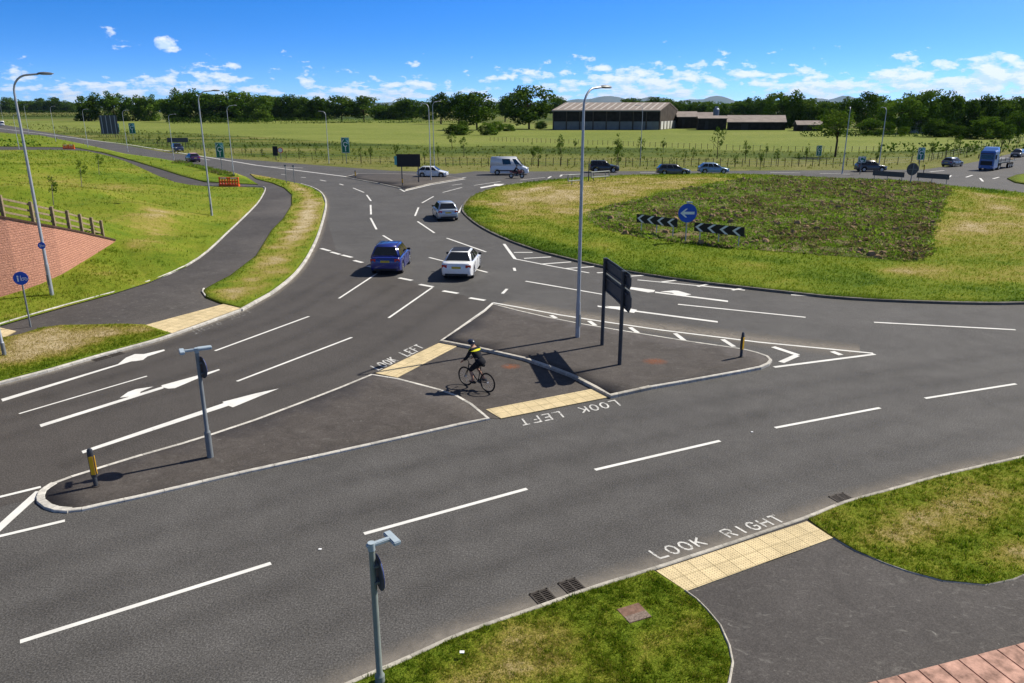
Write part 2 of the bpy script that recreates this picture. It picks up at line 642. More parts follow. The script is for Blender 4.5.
ISL_L_PX = [(41, 500), (40.5, 496), (42.5, 491), (47.5, 487), (54, 483), (62, 480), (72, 476.3), (86, 472), (100, 467.5), (137.5, 456), (180, 444),
            (212.5, 434), (256, 419.5), (300, 403), (340, 387.5), (371.5, 374.5), (398, 378.8), (439.7, 389.7), (456, 395.5),
            (471, 404), (488, 418), (460, 423.5), (400, 437), (330, 452.5), (256, 468.5), (225, 475.5), (185, 485), (140, 495.5), (100, 504),
            (82.5, 508), (70, 509.3), (57, 508.3), (48, 505.5)]
ISL_R_PX = [(441, 340.5), (455, 331), (470, 321), (484.5, 311), (493, 304), (518, 310.5), (546.5, 317), (579.7, 323.5), (618, 330), (640, 333.5),
            (690, 341.5), (732.5, 347.5), (745, 349.5), (757, 352.5), (767, 356), (770.5, 359.5), (768, 363), (760, 366.5), (740, 370.5), (690, 379.5),
            (650, 386.3), (610.4, 395), (596, 387), (573, 375.2), (553, 367.5), (525, 358), (480, 347.8)]
ROUND_PX = [(463.5, 213), (463, 208), (466, 202), (474, 196), (490, 189.5), (510, 185.5), (540, 181.5), (600, 176.8), (650, 175.2), (700, 174.3),
            (768, 175.5), (830, 178.5), (880, 180.5), (920, 183), (945, 186), (1000, 191), (1060, 198), (1130, 209), (1190, 225), (1210, 245), (1190, 268),
            (1140, 288), (1080, 299), (1024, 304), (950, 303.8), (850, 299.6), (790, 293.6), (740, 288), (690, 281.8), (640, 274.4), (600, 267), (560, 257.5), (535, 250.5),
            (510, 241.5), (490, 232.5), (475, 223.5)]
SPL_PX = [(345, 177.5), (358, 174.3), (400, 174), (432, 175.6), (463, 178.6), (430, 184.2), (405, 190.3), (398, 188), (375, 183)]
BED_PX = [(588, 223), (592, 214), (620, 206), (655, 198), (700, 188), (745, 180.5), (780, 178.5), (850, 180.5), (900, 182), (946, 188),
          (940, 212), (932, 236), (922, 262.5), (860, 261), (800, 257), (740, 252), (690, 247.5), (640, 240.5), (605, 232)]
VERGE_A_PX = [(300, 705), (349, 684)] + [(411, 657), (465, 633), (538, 607.5), (595, 587.5), (652, 569.5), (656, 572), (685, 591), (697, 600), (707.5, 610.5), (720, 625.5),
                                          (729, 645.5), (732.5, 663), (729, 683), (712, 720), (640, 760), (480, 800), (250, 770)]
VERGE_B_PX = [(808, 519), (836, 506.5), (856, 500), (893, 490), (943, 476), (1024, 457.5), (1110, 440), (1200, 470), (1200, 560), (1110, 575), (1024, 574), (1013, 579),
              (985, 584.5), (943, 580.5), (908, 571), (885.5, 563), (855.5, 550.5), (833.5, 537.5)]
VERGE_F_PX = [(-70, 400), (0, 381), (50, 368), (100, 353.5), (150, 340), (170, 333), (145, 325), (122, 324), (95, 325), (62, 325.5), (40, 328), (22, 334), (6, 337), (-10, 330), (-70, 345)]
VERGE_E_PX = [(241, 308), (256, 299.5), (275, 288.5), (295, 271.5), (309, 252), (319, 229), (325, 204), (321, 193.5), (312, 188), (300, 184), (270, 177.5), (250, 174),
              (256, 179), (272, 183), (284, 188), (291.5, 194.5), (291.5, 205), (283, 219), (272, 230), (256, 256), (230, 276), (212.5, 285), (204, 290), (203, 293), (206, 297.5), (220, 303)]
VERGE_G_PX = [(-100, 127), (40, 135.3), (85, 144.5), (125, 153.7), (160, 158.5), (201, 166.3), (234, 172.8), (246, 177), (258, 184.5), (205, 182), (182, 176), (160, 169), (130, 160), (100, 152),
              (75, 147.5), (0, 146.5), (-100, 146.5)]
PATH_EDGE_PX = [(-60, 345), (2, 325), (62, 307.5), (112, 294), (150, 282), (185, 267), (207, 252), (225, 235), (240, 221), (256, 205), (262, 196), (264.5, 190.5), (262.5, 187.6),
                (245, 187), (205, 186), (190, 184.8), (175, 182), (160, 176.5), (150, 172), (138, 166.5), (125, 161), (107, 155.5), (87, 151), (60, 149.8), (0, 150), (-120, 150)]

# dry, straw coloured areas of the mown grass (real colour of the grass there)
DRY = [(W(p), fe, am) for p, fe, am in [
    ([(212, 293), (235, 289), (262, 266), (286, 236), (303, 210), (302, 196), (290, 184), (308, 190), (317, 204), (312, 226), (300, 245), (282, 272), (255, 292), (235, 301)], 1.0, 0.62),
    ([(-30, 372), (10, 338), (60, 330), (120, 328), (142, 331), (100, 346), (60, 357), (30, 366)], 0.7, 0.6),
    ([(474, 205), (500, 193), (540, 186), (600, 181), (690, 178), (738, 179), (700, 187), (650, 197), (610, 206), (585, 217), (540, 221), (505, 218)], 2.5, 0.42),
    ([(955, 193), (1080, 203), (1120, 260), (1000, 264), (928, 258), (944, 220)], 2.5, 0.32),
    ([(880, 274), (960, 267), (1060, 268), (1060, 286), (900, 282)], 1.0, 0.36),
    ([(470, 645), (560, 618), (590, 640), (600, 683), (440, 705)], 0.35, 0.34),
    ([(640, 640), (690, 620), (700, 632), (640, 668)], 0.25, 0.3),
    ([(868, 540), (900, 515), (975, 488), (1010, 497), (955, 533), (905, 552)], 0.45, 0.38),
    ([(950, 560), (1024, 540), (1040, 560), (990, 575)], 0.3, 0.35),
    ([(150, 228), (172, 224), (160, 262), (128, 262)], 1.0, 0.3),
    ([(30, 180), (110, 185), (120, 200), (20, 196)], 3.0, 0.16),
    ([(190, 160), (258, 172), (300, 184.2), (250, 176), (200, 167)], 1.5, 0.5),
]]
for _d in DRY:
    pass


def dryness(P, base=0.31):
    x, y = P[:, 0], P[:, 1]
    d = np.full(len(P), base) + (fbm(x * 0.35, y * 0.35, 3) - 0.5) * 0.34 + (fbm(x * .07, y * .10, 33, 3) - .5) * .36 + .06 * (np.hypot(x, y) < 22) + (fbm(x * 1.7, y * 1.7, 9) - 0.5) * 0.30
    for poly, fe, am in DRY:
        bx = np.array([[p[0], p[1]] for p in poly])
        lo, hi = bx.min(0) - fe * 2, bx.max(0) + fe * 2
        k = (x > lo[0]) & (x < hi[0]) & (y > lo[1]) & (y < hi[1])
        if not k.any():
            continue
        Q = P[k]
        s = np.where(inside(Q, poly), 1, -1) * dist_line(Q, poly, True)
        w = np.clip(0.5 + s / (2 * fe) + (fbm(Q[:, 0] * 0.9, Q[:, 1] * 0.9, 5) - 0.5) * 1.1, 0, 1)
        d[k] += am * w
    return d


def mesh_area(name, outline, spacing, zf, mat, skirt=0.0, attr=None, kind='structure', hole=None, smooth=True):
    """one ground sheet: outline triangulated with interior points, height from zf"""
    pts = [(p[0], p[1]) for p in outline]
    n = len(pts)
    arr = np.array(pts)
    lo, hi = arr.min(0), arr.max(0)
    nx, ny = int((hi[0] - lo[0]) / spacing) + 1, int((hi[1] - lo[1]) / spacing) + 1
    gx, gy = np.meshgrid(lo[0] + spacing * np.arange(nx), lo[1] + spacing * np.arange(ny))
    gx = gx + RNG.uniform(-0.2, 0.2, gx.shape) * spacing
    gy = gy + RNG.uniform(-0.2, 0.2, gy.shape) * spacing
    G = np.column_stack([gx.ravel(), gy.ravel()])
    G = G[inside(G, pts)]
    G = G[dist_line(G, pts, True) > spacing * 0.35]
    allp = [Vector(p) for p in pts] + [Vector(p) for p in G]
    v, e, f, *_ = delaunay_2d_cdt(allp, [(i, (i + 1) % n) for i in range(n)], [], 1, 1e-5)
    V = np.array([(p.x, p.y) for p in v])
    z = zf(V)
    me = bpy.data.meshes.new(name)
    verts = [(V[i, 0], V[i, 1], float(z[i])) for i in range(len(V))]
    faces = [tuple(t) for t in f]
    if skirt:
        from collections import Counter
        ec = Counter()
        for t in faces:
            for k in range(3):
                a, b = t[k], t[(k + 1) % 3]
                ec[(min(a, b), max(a, b))] += 1
        base = {}
        for t in list(faces):
            for k in range(3):
                a, b = t[k], t[(k + 1) % 3]
                if ec[(min(a, b), max(a, b))] == 1:
                    for q in (a, b):
                        if q not in base:
                            base[q] = len(verts)
                            verts.append((verts[q][0], verts[q][1], verts[q][2] - skirt))
                    faces.append((b, a, base[a], base[b]))
    me.from_pydata(verts, [], faces)
    me.materials.append(mat)
    if attr is not None:
        VV = np.array([(p[0], p[1]) for p in verts])
        set_attr(me, 'dry', attr(VV))
    if smooth:
        me.polygons.foreach_set('use_smooth', [len(p.vertices) == 3 for p in me.polygons])
    o = bpy.data.objects.new(name, me)
    COL.objects.link(o)
    return tag(o, kind=kind)


def flat(z):
    return lambda V: np.full(len(V), z)


def strip(name, line, w, z0, z1, mat, closed=False):
    """kerb: rectangular section swept along a line, joints between the stones"""
    P = [Vector((p[0], p[1], 0)) for p in line]
    n = len(P)
    L, Rr = [], []
    for i in range(n):
        a = P[i - 1] if (i > 0 or closed) else P[i]
        b = P[(i + 1) % n] if (i < n - 1 or closed) else P[i]
        t = (b - a).normalized()
        nn = Vector((-t.y, t.x, 0)) * w / 2
        L.append(P[i] + nn)
        Rr.append(P[i] - nn)
    mb = MB()
    rings = []
    b = min(0.02, (z1 - z0) * 0.3)
    for l, r in zip(L, Rr):
        d = (r - l) * (0.015 / w)
        rings.append([(l.x, l.y, z0), (l.x, l.y, z1 - b), ((l + d).x, (l + d).y, z1), ((r - d).x, (r - d).y, z1), (r.x, r.y, z1 - b), (r.x, r.y, z0)])
    if closed:
        rings.append(rings[0])
    mb.loft(rings, caps=not closed)
    o = mb.build(name, mat)
    run, s = [], 0.0
    for i in range(len(rings)):
        if i:
            s += (P[i % n] - P[i - 1]).length
        run += [s] * 6
    set_attr(o.data, 'run', run)
    return tag(o, kind='structure')


# ------------------------------------------------------------------ base ground
gx = np.array([-45000, -9000, -4000, -2000, -1200, -800, -600, -480] + list(np.arange(-400, 401, 5)) + [480, 600, 800, 1200, 2000, 4000, 9000, 45000], float)
gy = np.array([-400, -150, -60, -20, 0, 20, 40, 60, 75] + list(np.arange(86, 440, 3.5)) + [450, 470, 500, 540, 600, 700, 850, 1100, 1600, 2600, 4500, 9000, 34000], float)
GX, GY = np.meshgrid(gx, gy)
FIELD = W([(-500, 137), (0, 131), (60, 131), (190, 133), (330, 141), (440, 146.5), (512, 145.5), (640, 147.5), (720, 149.5), (850, 152), (960, 149), (1050, 142), (1300, 136),
           (1300, 124), (1000, 131), (700, 124.5), (560, 125), (400, 121), (200, 121), (-500, 119)])
MOWN = [W([(170, 153), (256, 160.3), (330, 166.2), (390, 170.8), (412, 171.5), (455, 174), (480, 171), (768, 170.5), (923, 169.6), (960, 164.5), (1024, 150.5), (1024, 145), (960, 159),
           (920, 165.5), (768, 167.5), (480, 167), (390, 166.5), (330, 162.5), (256, 157), (170, 150)])]


def ground_dry(P):
    x, y = P[:, 0], P[:, 1]
    st = fbm(x * 0.02, y * 0.09, 21)
    d = 0.40 + (st - 0.5) * 0.9 + (fbm(x * 0.12, y * 0.2, 4) - 0.5) * 0.35
    near = (np.abs(x) < 420) & (y > 60) & (y < 460)
    f = inside(P, FIELD)
    d = np.where(f, 0.48 + (fbm(x * 0.03, y * 0.05, 8) - 0.5) * 0.3 + (fbm(x * 0.2, y * 0.25, 18) - 0.5) * 0.12, d)
    for poly in MOWN:
        m = inside(P, poly)
        d = np.where(m, 0.60 + (fbm(x * 0.15, y * 0.3, 6) - 0.5) * 0.3, d)
    return d


me = bpy.data.meshes.new('ground')
nx, ny = len(gx), len(gy)
P2 = np.column_stack([GX.ravel(), GY.ravel()])
me.from_pydata([(p[0], p[1], -0.06) for p in P2], [], [(j * nx + i, j * nx + i + 1, (j + 1) * nx + i + 1, (j + 1) * nx + i) for j in range(ny - 1) for i in range(nx - 1)])
M['meadow'] = grass_ground('meadow_ground', 0.35, MEADOW, True)
me.materials.append(M['meadow'])
set_attr(me, 'dry', ground_dry(P2))
set_attr(me, 'crop', inside(P2, FIELD).astype(float))
ground = bpy.data.objects.new('ground', me)
COL.objects.link(ground)
tag(ground, kind='structure')

# ------------------------------------------------------------------ asphalt
mesh_area('road', ROAD, 6.0, flat(0.0), M['road'])
# older, browner surfacing of the left approach
APP = W([(-300, 520), (-60, 397), (0, 383), (100, 355.5), (172, 335), (241, 310), (275, 290), (297, 272), (311, 252), (321, 229), (326, 216), (336, 250), (352, 258), (400, 279), (433, 288),
         (492, 302.5), (441, 340), (372, 375), (256, 420), (100, 468), (62, 480), (40, 496), (-300, 590)])
mesh_area('road_left_approach', APP, 5.0, flat(0.003), M['approach'])
PATH = KF + KE[1:] + W([(270, 177.5), (256, 174.2), (246, 176.5), (234, 172.6), (201, 166.1), (160, 158.3), (125, 153.6), (85, 144.4), (40, 135.1), (-100, 126.8), (-100, 150), (-60, 200), (-200, 345)])
mesh_area('path', PATH, 6.0, flat(0.05), M['path'], skirt=0.06)
PATHN = [p + Vector((0, 0, 0)) for p in W([(640, 573), (654, 568.6), (680, 560), (730, 543.5), (768, 530.5), (806, 517.5), (822, 511), (1200, 430), (1500, 480), (1500, 900), (560, 900), (560, 640)])]
mesh_area('path_near', PATHN, 0.8, flat(0.06), M['path'], skirt=0.07)

# ------------------------------------------------------------------ tactile paving with real blisters
def tactile(name, corners, z, long_first=True, pitch=0.066):
    A, B, C_, D = W(corners, z)
    mb = MB()
    for p in (A, B, C_, D):
        pass
    ux = (B - A).normalized()
    uy = Vector((-ux.y, ux.x, 0))
    if (D - A).dot(uy) < 0:
        uy = -uy
    top = [A, B, C_, D]
    mb.prism(top, (0, 0, -0.045))
    poly = [(p.x, p.y) for p in top]
    ext = [((p - A).dot(ux), (p - A).dot(uy)) for p in top]
    x0, x1 = min(e[0] for e in ext), max(e[0] for e in ext)
    y0, y1 = min(e[1] for e in ext), max(e[1] for e in ext)
    nx_, ny_ = int((x1 - x0) / pitch), int((y1 - y0) / pitch)
    Q = np.array([[A.x + ux.x * (x0 + (i + .5) * pitch) + uy.x * (y0 + (j + .5) * pitch), A.y + ux.y * (x0 + (i + .5) * pitch) + uy.y * (y0 + (j + .5) * pitch)]
                  for i in range(nx_) for j in range(ny_)])
    ok = inside(Q, poly) & (dist_line(Q, poly, True) > 0.03)
    for q in Q[ok]:
        vs = [(q[0] + r * math.cos(a), q[1] + r * math.sin(a), z + h) for r, h in ((0.0165, 0.0), (0.010, 0.006)) for a in [math.pi / 3 * k for k in range(6)]]
        mb.add(vs, [(k, (k + 1) % 6, 6 + (k + 1) % 6, 6 + k) for k in range(6)] + [(6, 7, 8, 9, 10, 11)])
    o = mb.build(name, M['tactile'], fix=False)
    uvl = o.data.uv_layers.new(name='UVMap')
    co = [v.co for v in o.data.vertices]
    for lp in o.data.loops:
        p = co[lp.vertex_index]
        uvl.data[lp.index].uv = ((p - A).dot(ux), (p - A).dot(uy))
    return tag(o, kind='structure')


tactile('tactile_paving_near', [(656, 570.5), (807, 521), (833, 537.7), (686.5, 591)], 0.085)
tactile('tactile_paving_island_front', [(501, 418.3), (609, 397), (593, 388.6), (486, 409.3)], 0.03)
tactile('tactile_paving_island_back', [(375.5, 373), (440.5, 342), (457.5, 345.8), (397, 377.4)], 0.03)
tactile('tactile_paving_left', [(172, 333), (241, 308), (226, 303.3), (145, 325)], 0.085)
tactile('tactile_paving_far_left', [(5, 337), (16, 331), (0, 327.5), (-14, 333)], 0.085)

# ------------------------------------------------------------------ traffic island slabs and kerbs
IL, IR = catmull(W(ISL_L_PX), True, 2), catmull(W(ISL_R_PX), True, 2)
ILc = W(ISL_L_PX, 0.055)
IRc = W(ISL_R_PX, 0.10)
mesh_area('island_paving', ILc, 1.0, flat(0.055), M['island'], skirt=0.055)
mesh_area('island_paving_right', IRc, 1.0, flat(0.10), M['island'], skirt=0.10)
mesh_area('crossing_strip', W([(441, 341), (371.5, 374), (398, 378.6), (440, 389.5), (456, 395.3), (471, 403.8), (489, 418.5), (500, 419), (610, 396), (596, 387.5), (573, 375.5), (553, 368), (525, 358.5), (480, 348.3)]),
          1.0, flat(0.012), M['island'])
M['kerb_white'] = kerb_mat('pale_kerb', (0.58, 0.555, 0.50))
strip('kerb_island', ILc, 0.13, 0.0, 0.062, M['kerb_white'], True)
strip('kerb_island_nose', ILc[-3:] + ILc[:5], 0.2, 0.0, 0.067, M['kerb_white'])
strip('kerb_island_right', IRc, 0.13, 0.0, 0.108, M['kerb_white'], True)
strip('kerb_island_cut', IRc[-7:] + IRc[:1], 0.17, 0.0, 0.118, M['kerb'])
strip('kerb_near', K1, 0.105, 0.0, 0.10, M['kerb'])
strip('kerb_left', KF, 0.16, 0.0, 0.10, M['kerb_white'])
strip('kerb_left_verge', KE, 0.17, 0.0, 0.12, M['kerb_white'])
M['kerb_dark'] = simple('dirty_kerb', (0.15, 0.14, 0.12), 0.9, 0.2, var=0.4, scale=3)
ROUNDc = catmull(W(ROUND_PX), True, 3)
strip('kerb_roundabout', ROUNDc, 0.2, 0.0, 0.12, M['kerb_dark'], True)
SPLc = W(SPL_PX)
mesh_area('splitter_paving', SPLc, 3.0, flat(0.08), M['island'], skirt=0.08)
strip('kerb_splitter', SPLc, 0.2, 0.0, 0.09, M['kerb'], True)
EDGE = catmull(W(PATH_EDGE_PX[:15]), n=2)
EDGE = [p + Vector((0.10, -0.06, 0)) for p in EDGE]
strip('path_edging', EDGE, 0.10, 0.0, 0.15, M['kerb_white'])
strip('path_edging_right', W([(204, 290), (202.6, 293), (206, 297.8), (220, 303.3), (241, 308.3)]), 0.09, 0.0, 0.12, M['kerb_white'])
strip('path_edging_near', W([(685, 591), (697, 600), (707.5, 610.5), (720, 625.5), (729, 645.5), (732.5, 663), (729, 683), (712, 720)], 0.08), 0.05, 0.0, 0.115, M['kerb'])
strip('path_edging_near_right', W([(833.5, 537.5), (855.5, 550.5), (885.5, 563), (908, 571), (943, 580.5), (985, 584.5), (1013, 579), (1024, 574), (1110, 575)], 0.08), 0.04, 0.0, 0.085, M['kerb'])

# ------------------------------------------------------------------ grass verges
def lumpy(z, a=0.03, f=1.5):
    return lambda V: z + (fbm(V[:, 0] * f, V[:, 1] * f, 31) - 0.5) * 2 * a


def verge(name, pxs, spacing, z, a, f=1.5, zpx=0.08):
    poly = W(pxs, zpx)
    o = mesh_area(name, poly, spacing, lumpy(z, a, f), M['grass'], skirt=0.12, attr=dryness)
    return poly


VA = verge('verge_near', VERGE_A_PX, 0.12, 0.085, 0.02)
VB = verge('verge_near_right', VERGE_B_PX, 0.14, 0.085, 0.02)
VF = verge('verge_left', VERGE_F_PX, 0.3, 0.10, 0.03)
VE = verge('verge_left_strip', VERGE_E_PX, 0.4, 0.12, 0.03)
VG = verge('verge_far_left', VERGE_G_PX, 1.5, 0.12, 0.05)
VN = W([(1007, 179), (1016, 175.5), (1040, 172), (1090, 168), (1120, 180), (1080, 190), (1040, 187), (1015, 183)])
mesh_area('verge_far_right', VN, 2.0, flat(0.12), M['grass'], skirt=0.12, attr=dryness)

RP = [(p.x, p.y) for p in ROUNDc]
BEDc = catmull(W(BED_PX), True, 3)
BP = [(p.x, p.y) for p in BEDc]


def round_z(V):
    d = dist_line(V, RP, True)
    b = np.where(inside(V, BP), np.clip(dist_line(V, BP, True) / 1.0, 0, 1), 0)
    return 0.11 + np.clip(d / 8, 0, 1) * 0.12 + (fbm(V[:, 0] * .6, V[:, 1] * .6, 31) - .5) * 0.08 + b * (fbm(V[:, 0] * 1.3, V[:, 1] * 1.3, 77) - .35) * 0.35


def island_dry(V):
    k = dist_line(V, RP, True)
    a = np.arctan2(V[:, 1] - RC.y, V[:, 0] - RC.x)
    d = dryness(V) + (fbm(k * .55, a * 5, 17, 3) - .5) * .55 - .10 * np.clip(1 - k / 3, 0, 1)
    # mower stripes on the dry east side
    u = V[:, 0] * 0.95 - V[:, 1] * 0.3
    k = (V[:, 0] > 42)
    return np.where(k, d + 0.10 * np.sin(u * 1.15), d)


mesh_area('roundabout', ROUNDc, 1.0, round_z, M['grass'], skirt=0.15, attr=island_dry)


def soil_mat():
    m, nt, out = new_mat('rough_soil')
    N = NT(nt)
    g = N.pos()
    a = N.noise(0.35, 5, 0.65, g, 0.5)
    b = N.noise(3.0, 6, 0.75, g)
    t = N.math('ADD', N.math('MULTIPLY', a, 0.6), N.math('MULTIPLY', b, 0.55))
    c = N.ramp(t, [(0.40, (0.085, 0.06, 0.038)), (0.52, (0.21, 0.15, 0.09)), (0.62, (0.08, 0.11, 0.025)), (0.75, (0.20, 0.155, 0.105))])
    N.bsdf(out, c, 0.95, 0.08, normal=N.bump(b, 0.9, 0.15))
    return m


M['soil'] = soil_mat()
mesh_area('planting_bed', BEDc, 0.8, lambda V: round_z(V) + 0.02, M['soil'], skirt=0.0)

# ------------------------------------------------------------------ left embankment with wing wall
WE = at(115, 241.5, 1.0)
WB_PX = [(115, 241.5, 1.0), (100, 251, 0.95), (82, 262, 0.85), (62, 274, 0.7), (40, 284, 0.5), (20, 291, 0.4), (0, 297, 0.3)]
WB = [at(*p) for p in WB_PX]
dirw = (WB[-1] - WB[-3]).normalized()
WB += [Vector((WB[-1].x + dirw.x * s, WB[-1].y + dirw.y * s, 0.3)) for s in (4, 9, 15)]
TOPPX = [(115, 241), (100, 236.5), (75, 230), (50, 225), (25, 219.5), (0, 214)]


def top_y(x):
    xs = [p[0] for p in TOPPX][::-1]
    ys = [p[1] for p in TOPPX][::-1]
    return float(np.interp(x, xs, ys))


WT = []
for i, b in enumerate(WB):
    if i < 7:
        z = max(height_at(b, top_y(WB_PX[i][0])), b.z + 0.06)
    else:
        z = WT[-1].z + (WT[6].z - WT[4].z) / (WB[6] - WB[4]).length * (b - WB[i - 1]).length * 0.8
    WT.append(Vector((b.x, b.y, z)))
print('WALL', [tuple(round(c, 2) for c in p) for p in WT])

# height control points of the bank (x, y in the photo, height)
EDGEW = W(PATH_EDGE_PX, 0.1)
CTRL = [at(*p) for p in [(150, 240, 0.7), (190, 235, 0.35), (130, 215, 1.5), (170, 205, 0.8), (215, 208, 0.35), (110, 200, 2.0), (60, 190, 2.4), (20, 185, 3.0), (-60, 180, 3.2),
                         (90, 225, 2.2), (50, 212, 3.0), (20, 200, 3.6), (60, 165, 1.6), (0, 165, 2.0), (130, 185, 1.0), (100, 172, 1.0), (-100, 160, 1.5),
                         (120, 275, 0.5), (60, 292, 0.3), (90, 278, 0.6), (150, 265, 0.45)]]


def make_bank(name, outline, exclude_top):
    B = np.array([[p.x, p.y, p.z] for p in outline] + [[p.x, p.y, p.z] for p in CTRL])

    def zf(V):
        z = np.zeros(len(V))
        for s in range(0, len(V), 4000):
            v = V[s:s + 4000]
            d2 = (v[:, None, 0] - B[None, :, 0]) ** 2 + (v[:, None, 1] - B[None, :, 1]) ** 2 + 1e-4
            w = d2 ** -1.5
            z[s:s + 4000] = (w * B[None, :, 2]).sum(1) / w.sum(1)
        return z + 0.0
    o = mesh_area(name, outline, 0.8, zf, M['grass'], skirt=0.0, attr=lambda V: dryness(V, 0.35))
    return zf


# outline of the bank behind the wall, then the slope in front of it
iS = 4   # the two pieces meet from the wall's end to this point of the path edge
seam = [WE.lerp(EDGEW[iS], t) for t in (0.25, 0.5, 0.75)]
back = [WE] + seam + EDGEW[iS:] + [Vector((-125, 80, 2.5)), Vector((-70, 20, 6.0))] + WT[1:][::-1]
front = [WE] + WB[1:] + [Vector((WB[-1].x + 3, WB[-1].y - 1, 0.1))] + EDGEW[0:iS + 1] + seam[::-1]
print('EDGE', [tuple(round(c, 1) for c in p) for p in EDGEW[:6]])
z_back = make_bank('embankment', back, None)
z_front = make_bank('embankment_foot', front, None)
backP = [(p.x, p.y) for p in back]
frontP = [(p.x, p.y) for p in front]

# the wing wall: split-face block, coping on top
def wing_wall():
    root = thing('retaining_wall', 'sloping red split block wing wall in the grass bank', 'wall', (WB[3].x, WB[3].y, 0))
    mb = MB()
    off = Vector((root.location.x, root.location.y, 0))
    nrm = []
    for i in range(len(WB)):
        a, b = WB[max(i - 1, 0)], WB[min(i + 1, len(WB) - 1)]
        t = Vector((b.x - a.x, b.y - a.y, 0)).normalized()
        nrm.append(Vector((-t.y, t.x, 0)))          # towards the path
    if nrm[3].x < 0:
        nrm = [-k for k in nrm]
    rings = []
    for b, t, n in zip(WB, WT, nrm):
        f = Vector((b.x, b.y, 0)) - off + n * 0.02
        k = f - n * 0.35
        rings.append([(f.x, f.y, b.z - 0.6), (f.x, f.y, t.z), (k.x, k.y, t.z), (k.x, k.y, b.z - 0.6)])
    mb.loft(rings)
    w = mb.build('block_face', M['block'], root, fix=True)
    uvl = w.data.uv_layers.new(name='UVMap')
    for lp in w.data.loops:
        p = w.data.vertices[lp.vertex_index].co
        uvl.data[lp.index].uv = (p.y * 1.0 + p.x * 0.3, p.z)
    mb = MB()
    rings = []
    for b, t, n in zip(WB, WT, nrm):
        f = Vector((b.x, b.y, 0)) - off + n * 0.07
        k = f - n * 0.45
        rings.append([(f.x, f.y, t.z + 0.002), (f.x, f.y, t.z + 0.09), (k.x, k.y, t.z + 0.09), (k.x, k.y, t.z + 0.002)])
    mb.loft(rings)
    mb.build('coping', M['coping_dark'], root)
    return nrm


WN = wing_wall()


def wall_point(s):
    """position on the wall's top line, s metres from its end"""
    i = 0
    while i < len(WT) - 2 and s > (WT[i + 1] - WT[i]).length:
        s -= (WT[i + 1] - WT[i]).length
        i += 1
    return WT[i].lerp(WT[i + 1], s / (WT[i + 1] - WT[i]).length)


def timber_fence():
    root = thing('timber_fence', 'weathered timber post and rail fence above the red block wall', 'fence', (WT[2].x, WT[2].y, 0))
    off = Vector((root.location.x, root.location.y, 0))
    s, prev = 0.9, None
    tops = []
    while s < 17:
        p = wall_point(s) - Vector((0.42, 0, 0)) - off
        tops.append(p)
        mb = MB()
        mb.box((p.x, p.y, p.z + 0.46), (0.15, 0.15, 1.52), rz=0.1)
        mb.build('post', M['wood'], root, bevel=0.01)
        s += 1.75
    for h in (0.42, 0.75, 1.08):
        mb = MB()
        for a, b in zip(tops[:-1], tops[1:]):
            d = b - a
            mb.box(((a + b) / 2) + Vector((-0.10, 0, h)), (d.length + 0.1, 0.05, 0.10), rz=math.atan2(d.y, d.x), ry=-math.asin(d.z / d.length))
        mb.build('rail', M['wood'], root)


timber_fence()


# low block wall with flat coping in the bottom right corner
def corner_wall():
    A, B = at(868, 683, 0.28), at(1024, 642.5, 0.28)
    u = (B - A).normalized()
    n = Vector((u.y, -u.x, 0))
    A0 = A - u * 3.0
    rz = math.atan2(u.y, u.x)
    root = thing('parapet_wall', 'low red block wall with flat pinkish coping slabs beside the near path', 'wall', (A.x, A.y, 0), rz)
    mb = MB().box((2.0, -0.45, 0.105), (10.0, 0.80, 0.25))
    w = mb.build('block_face', M['block'], root)
    uvl = w.data.uv_layers.new(name='UVMap')
    for lp in w.data.loops:
        p = w.data.vertices[lp.vertex_index].co
        uvl.data[lp.index].uv = (p.x, p.z)
    for k in range(22):
        x = -2.6 + k * 0.425
        mb = MB().box((x, -0.45, 0.26), (0.412, 0.9, 0.06))
        o = mb.build('coping_slab', M['coping'], root, bevel=0.008)


corner_wall()
# ------------------------------------------------------------------ painted markings
ZP = 0.008


def line_poly(pts, w):
    P = [Vector((p[0], p[1], 0)) for p in pts]
    L, Rr = [], []
    for i in range(len(P)):
        t = (P[min(i + 1, len(P) - 1)] - P[max(i - 1, 0)]).normalized()
        n = Vector((-t.y, t.x, 0)) * w / 2
        L.append(P[i] + n)
        Rr.append(P[i] - n)
    return L, Rr


class Paint:
    def __init__(self, z=ZP):
        self.mb = MB()
        self.z = z

    def line(self, pxs, w=0.12):
        P = W(pxs)
        Q = [P[0]]
        for a, b in zip(P[:-1], P[1:]):
            k = max(1, int((b - a).length / 3))
            Q += [a.lerp(b, (i + 1) / k) for i in range(k)]
        self.wline(Q, w)

    def wline(self, Q, w):
        L, Rr = line_poly(Q, w)
        n = len(Q)
        self.z += 0.00025
        self.mb.add([(p.x, p.y, self.z) for p in L + Rr], [(i, i + 1, n + i + 1, n + i) for i in range(n - 1)])

    def poly(self, pxs):
        P = W(pxs)
        self.z += 0.00025
        self.mb.add([(p.x, p.y, self.z) for p in P], [tuple(range(len(P)))])

    def done(self, name, mat='paint'):
        o = self.mb.build(name, M[mat], fix=False)
        for p in o.data.polygons:
            if p.normal.z < 0:
                p.flip()
        return tag(o, kind='structure')


# lane lines of the near carriageway
p = Paint()
for a, b in [((20, 642), (271, 563.5)), ((364, 534), (527, 489)), ((595, 470), (720, 441)), ((775, 428), (880, 408)), ((925, 398.5), (1016, 384))]:
    p.line([a, b], 0.12)
for a, b in [((237, 381.5), (352, 337.5)), ((215, 351), (309, 316.5)), ((339, 298.5), (377, 273.5)), ((388.7, 318), (432.5, 287.5))]:
    p.line([a, b], 0.12)
p.line([(19, 414), (147, 376.3)], 0.09)
p.done('road_marking_lane_lines')

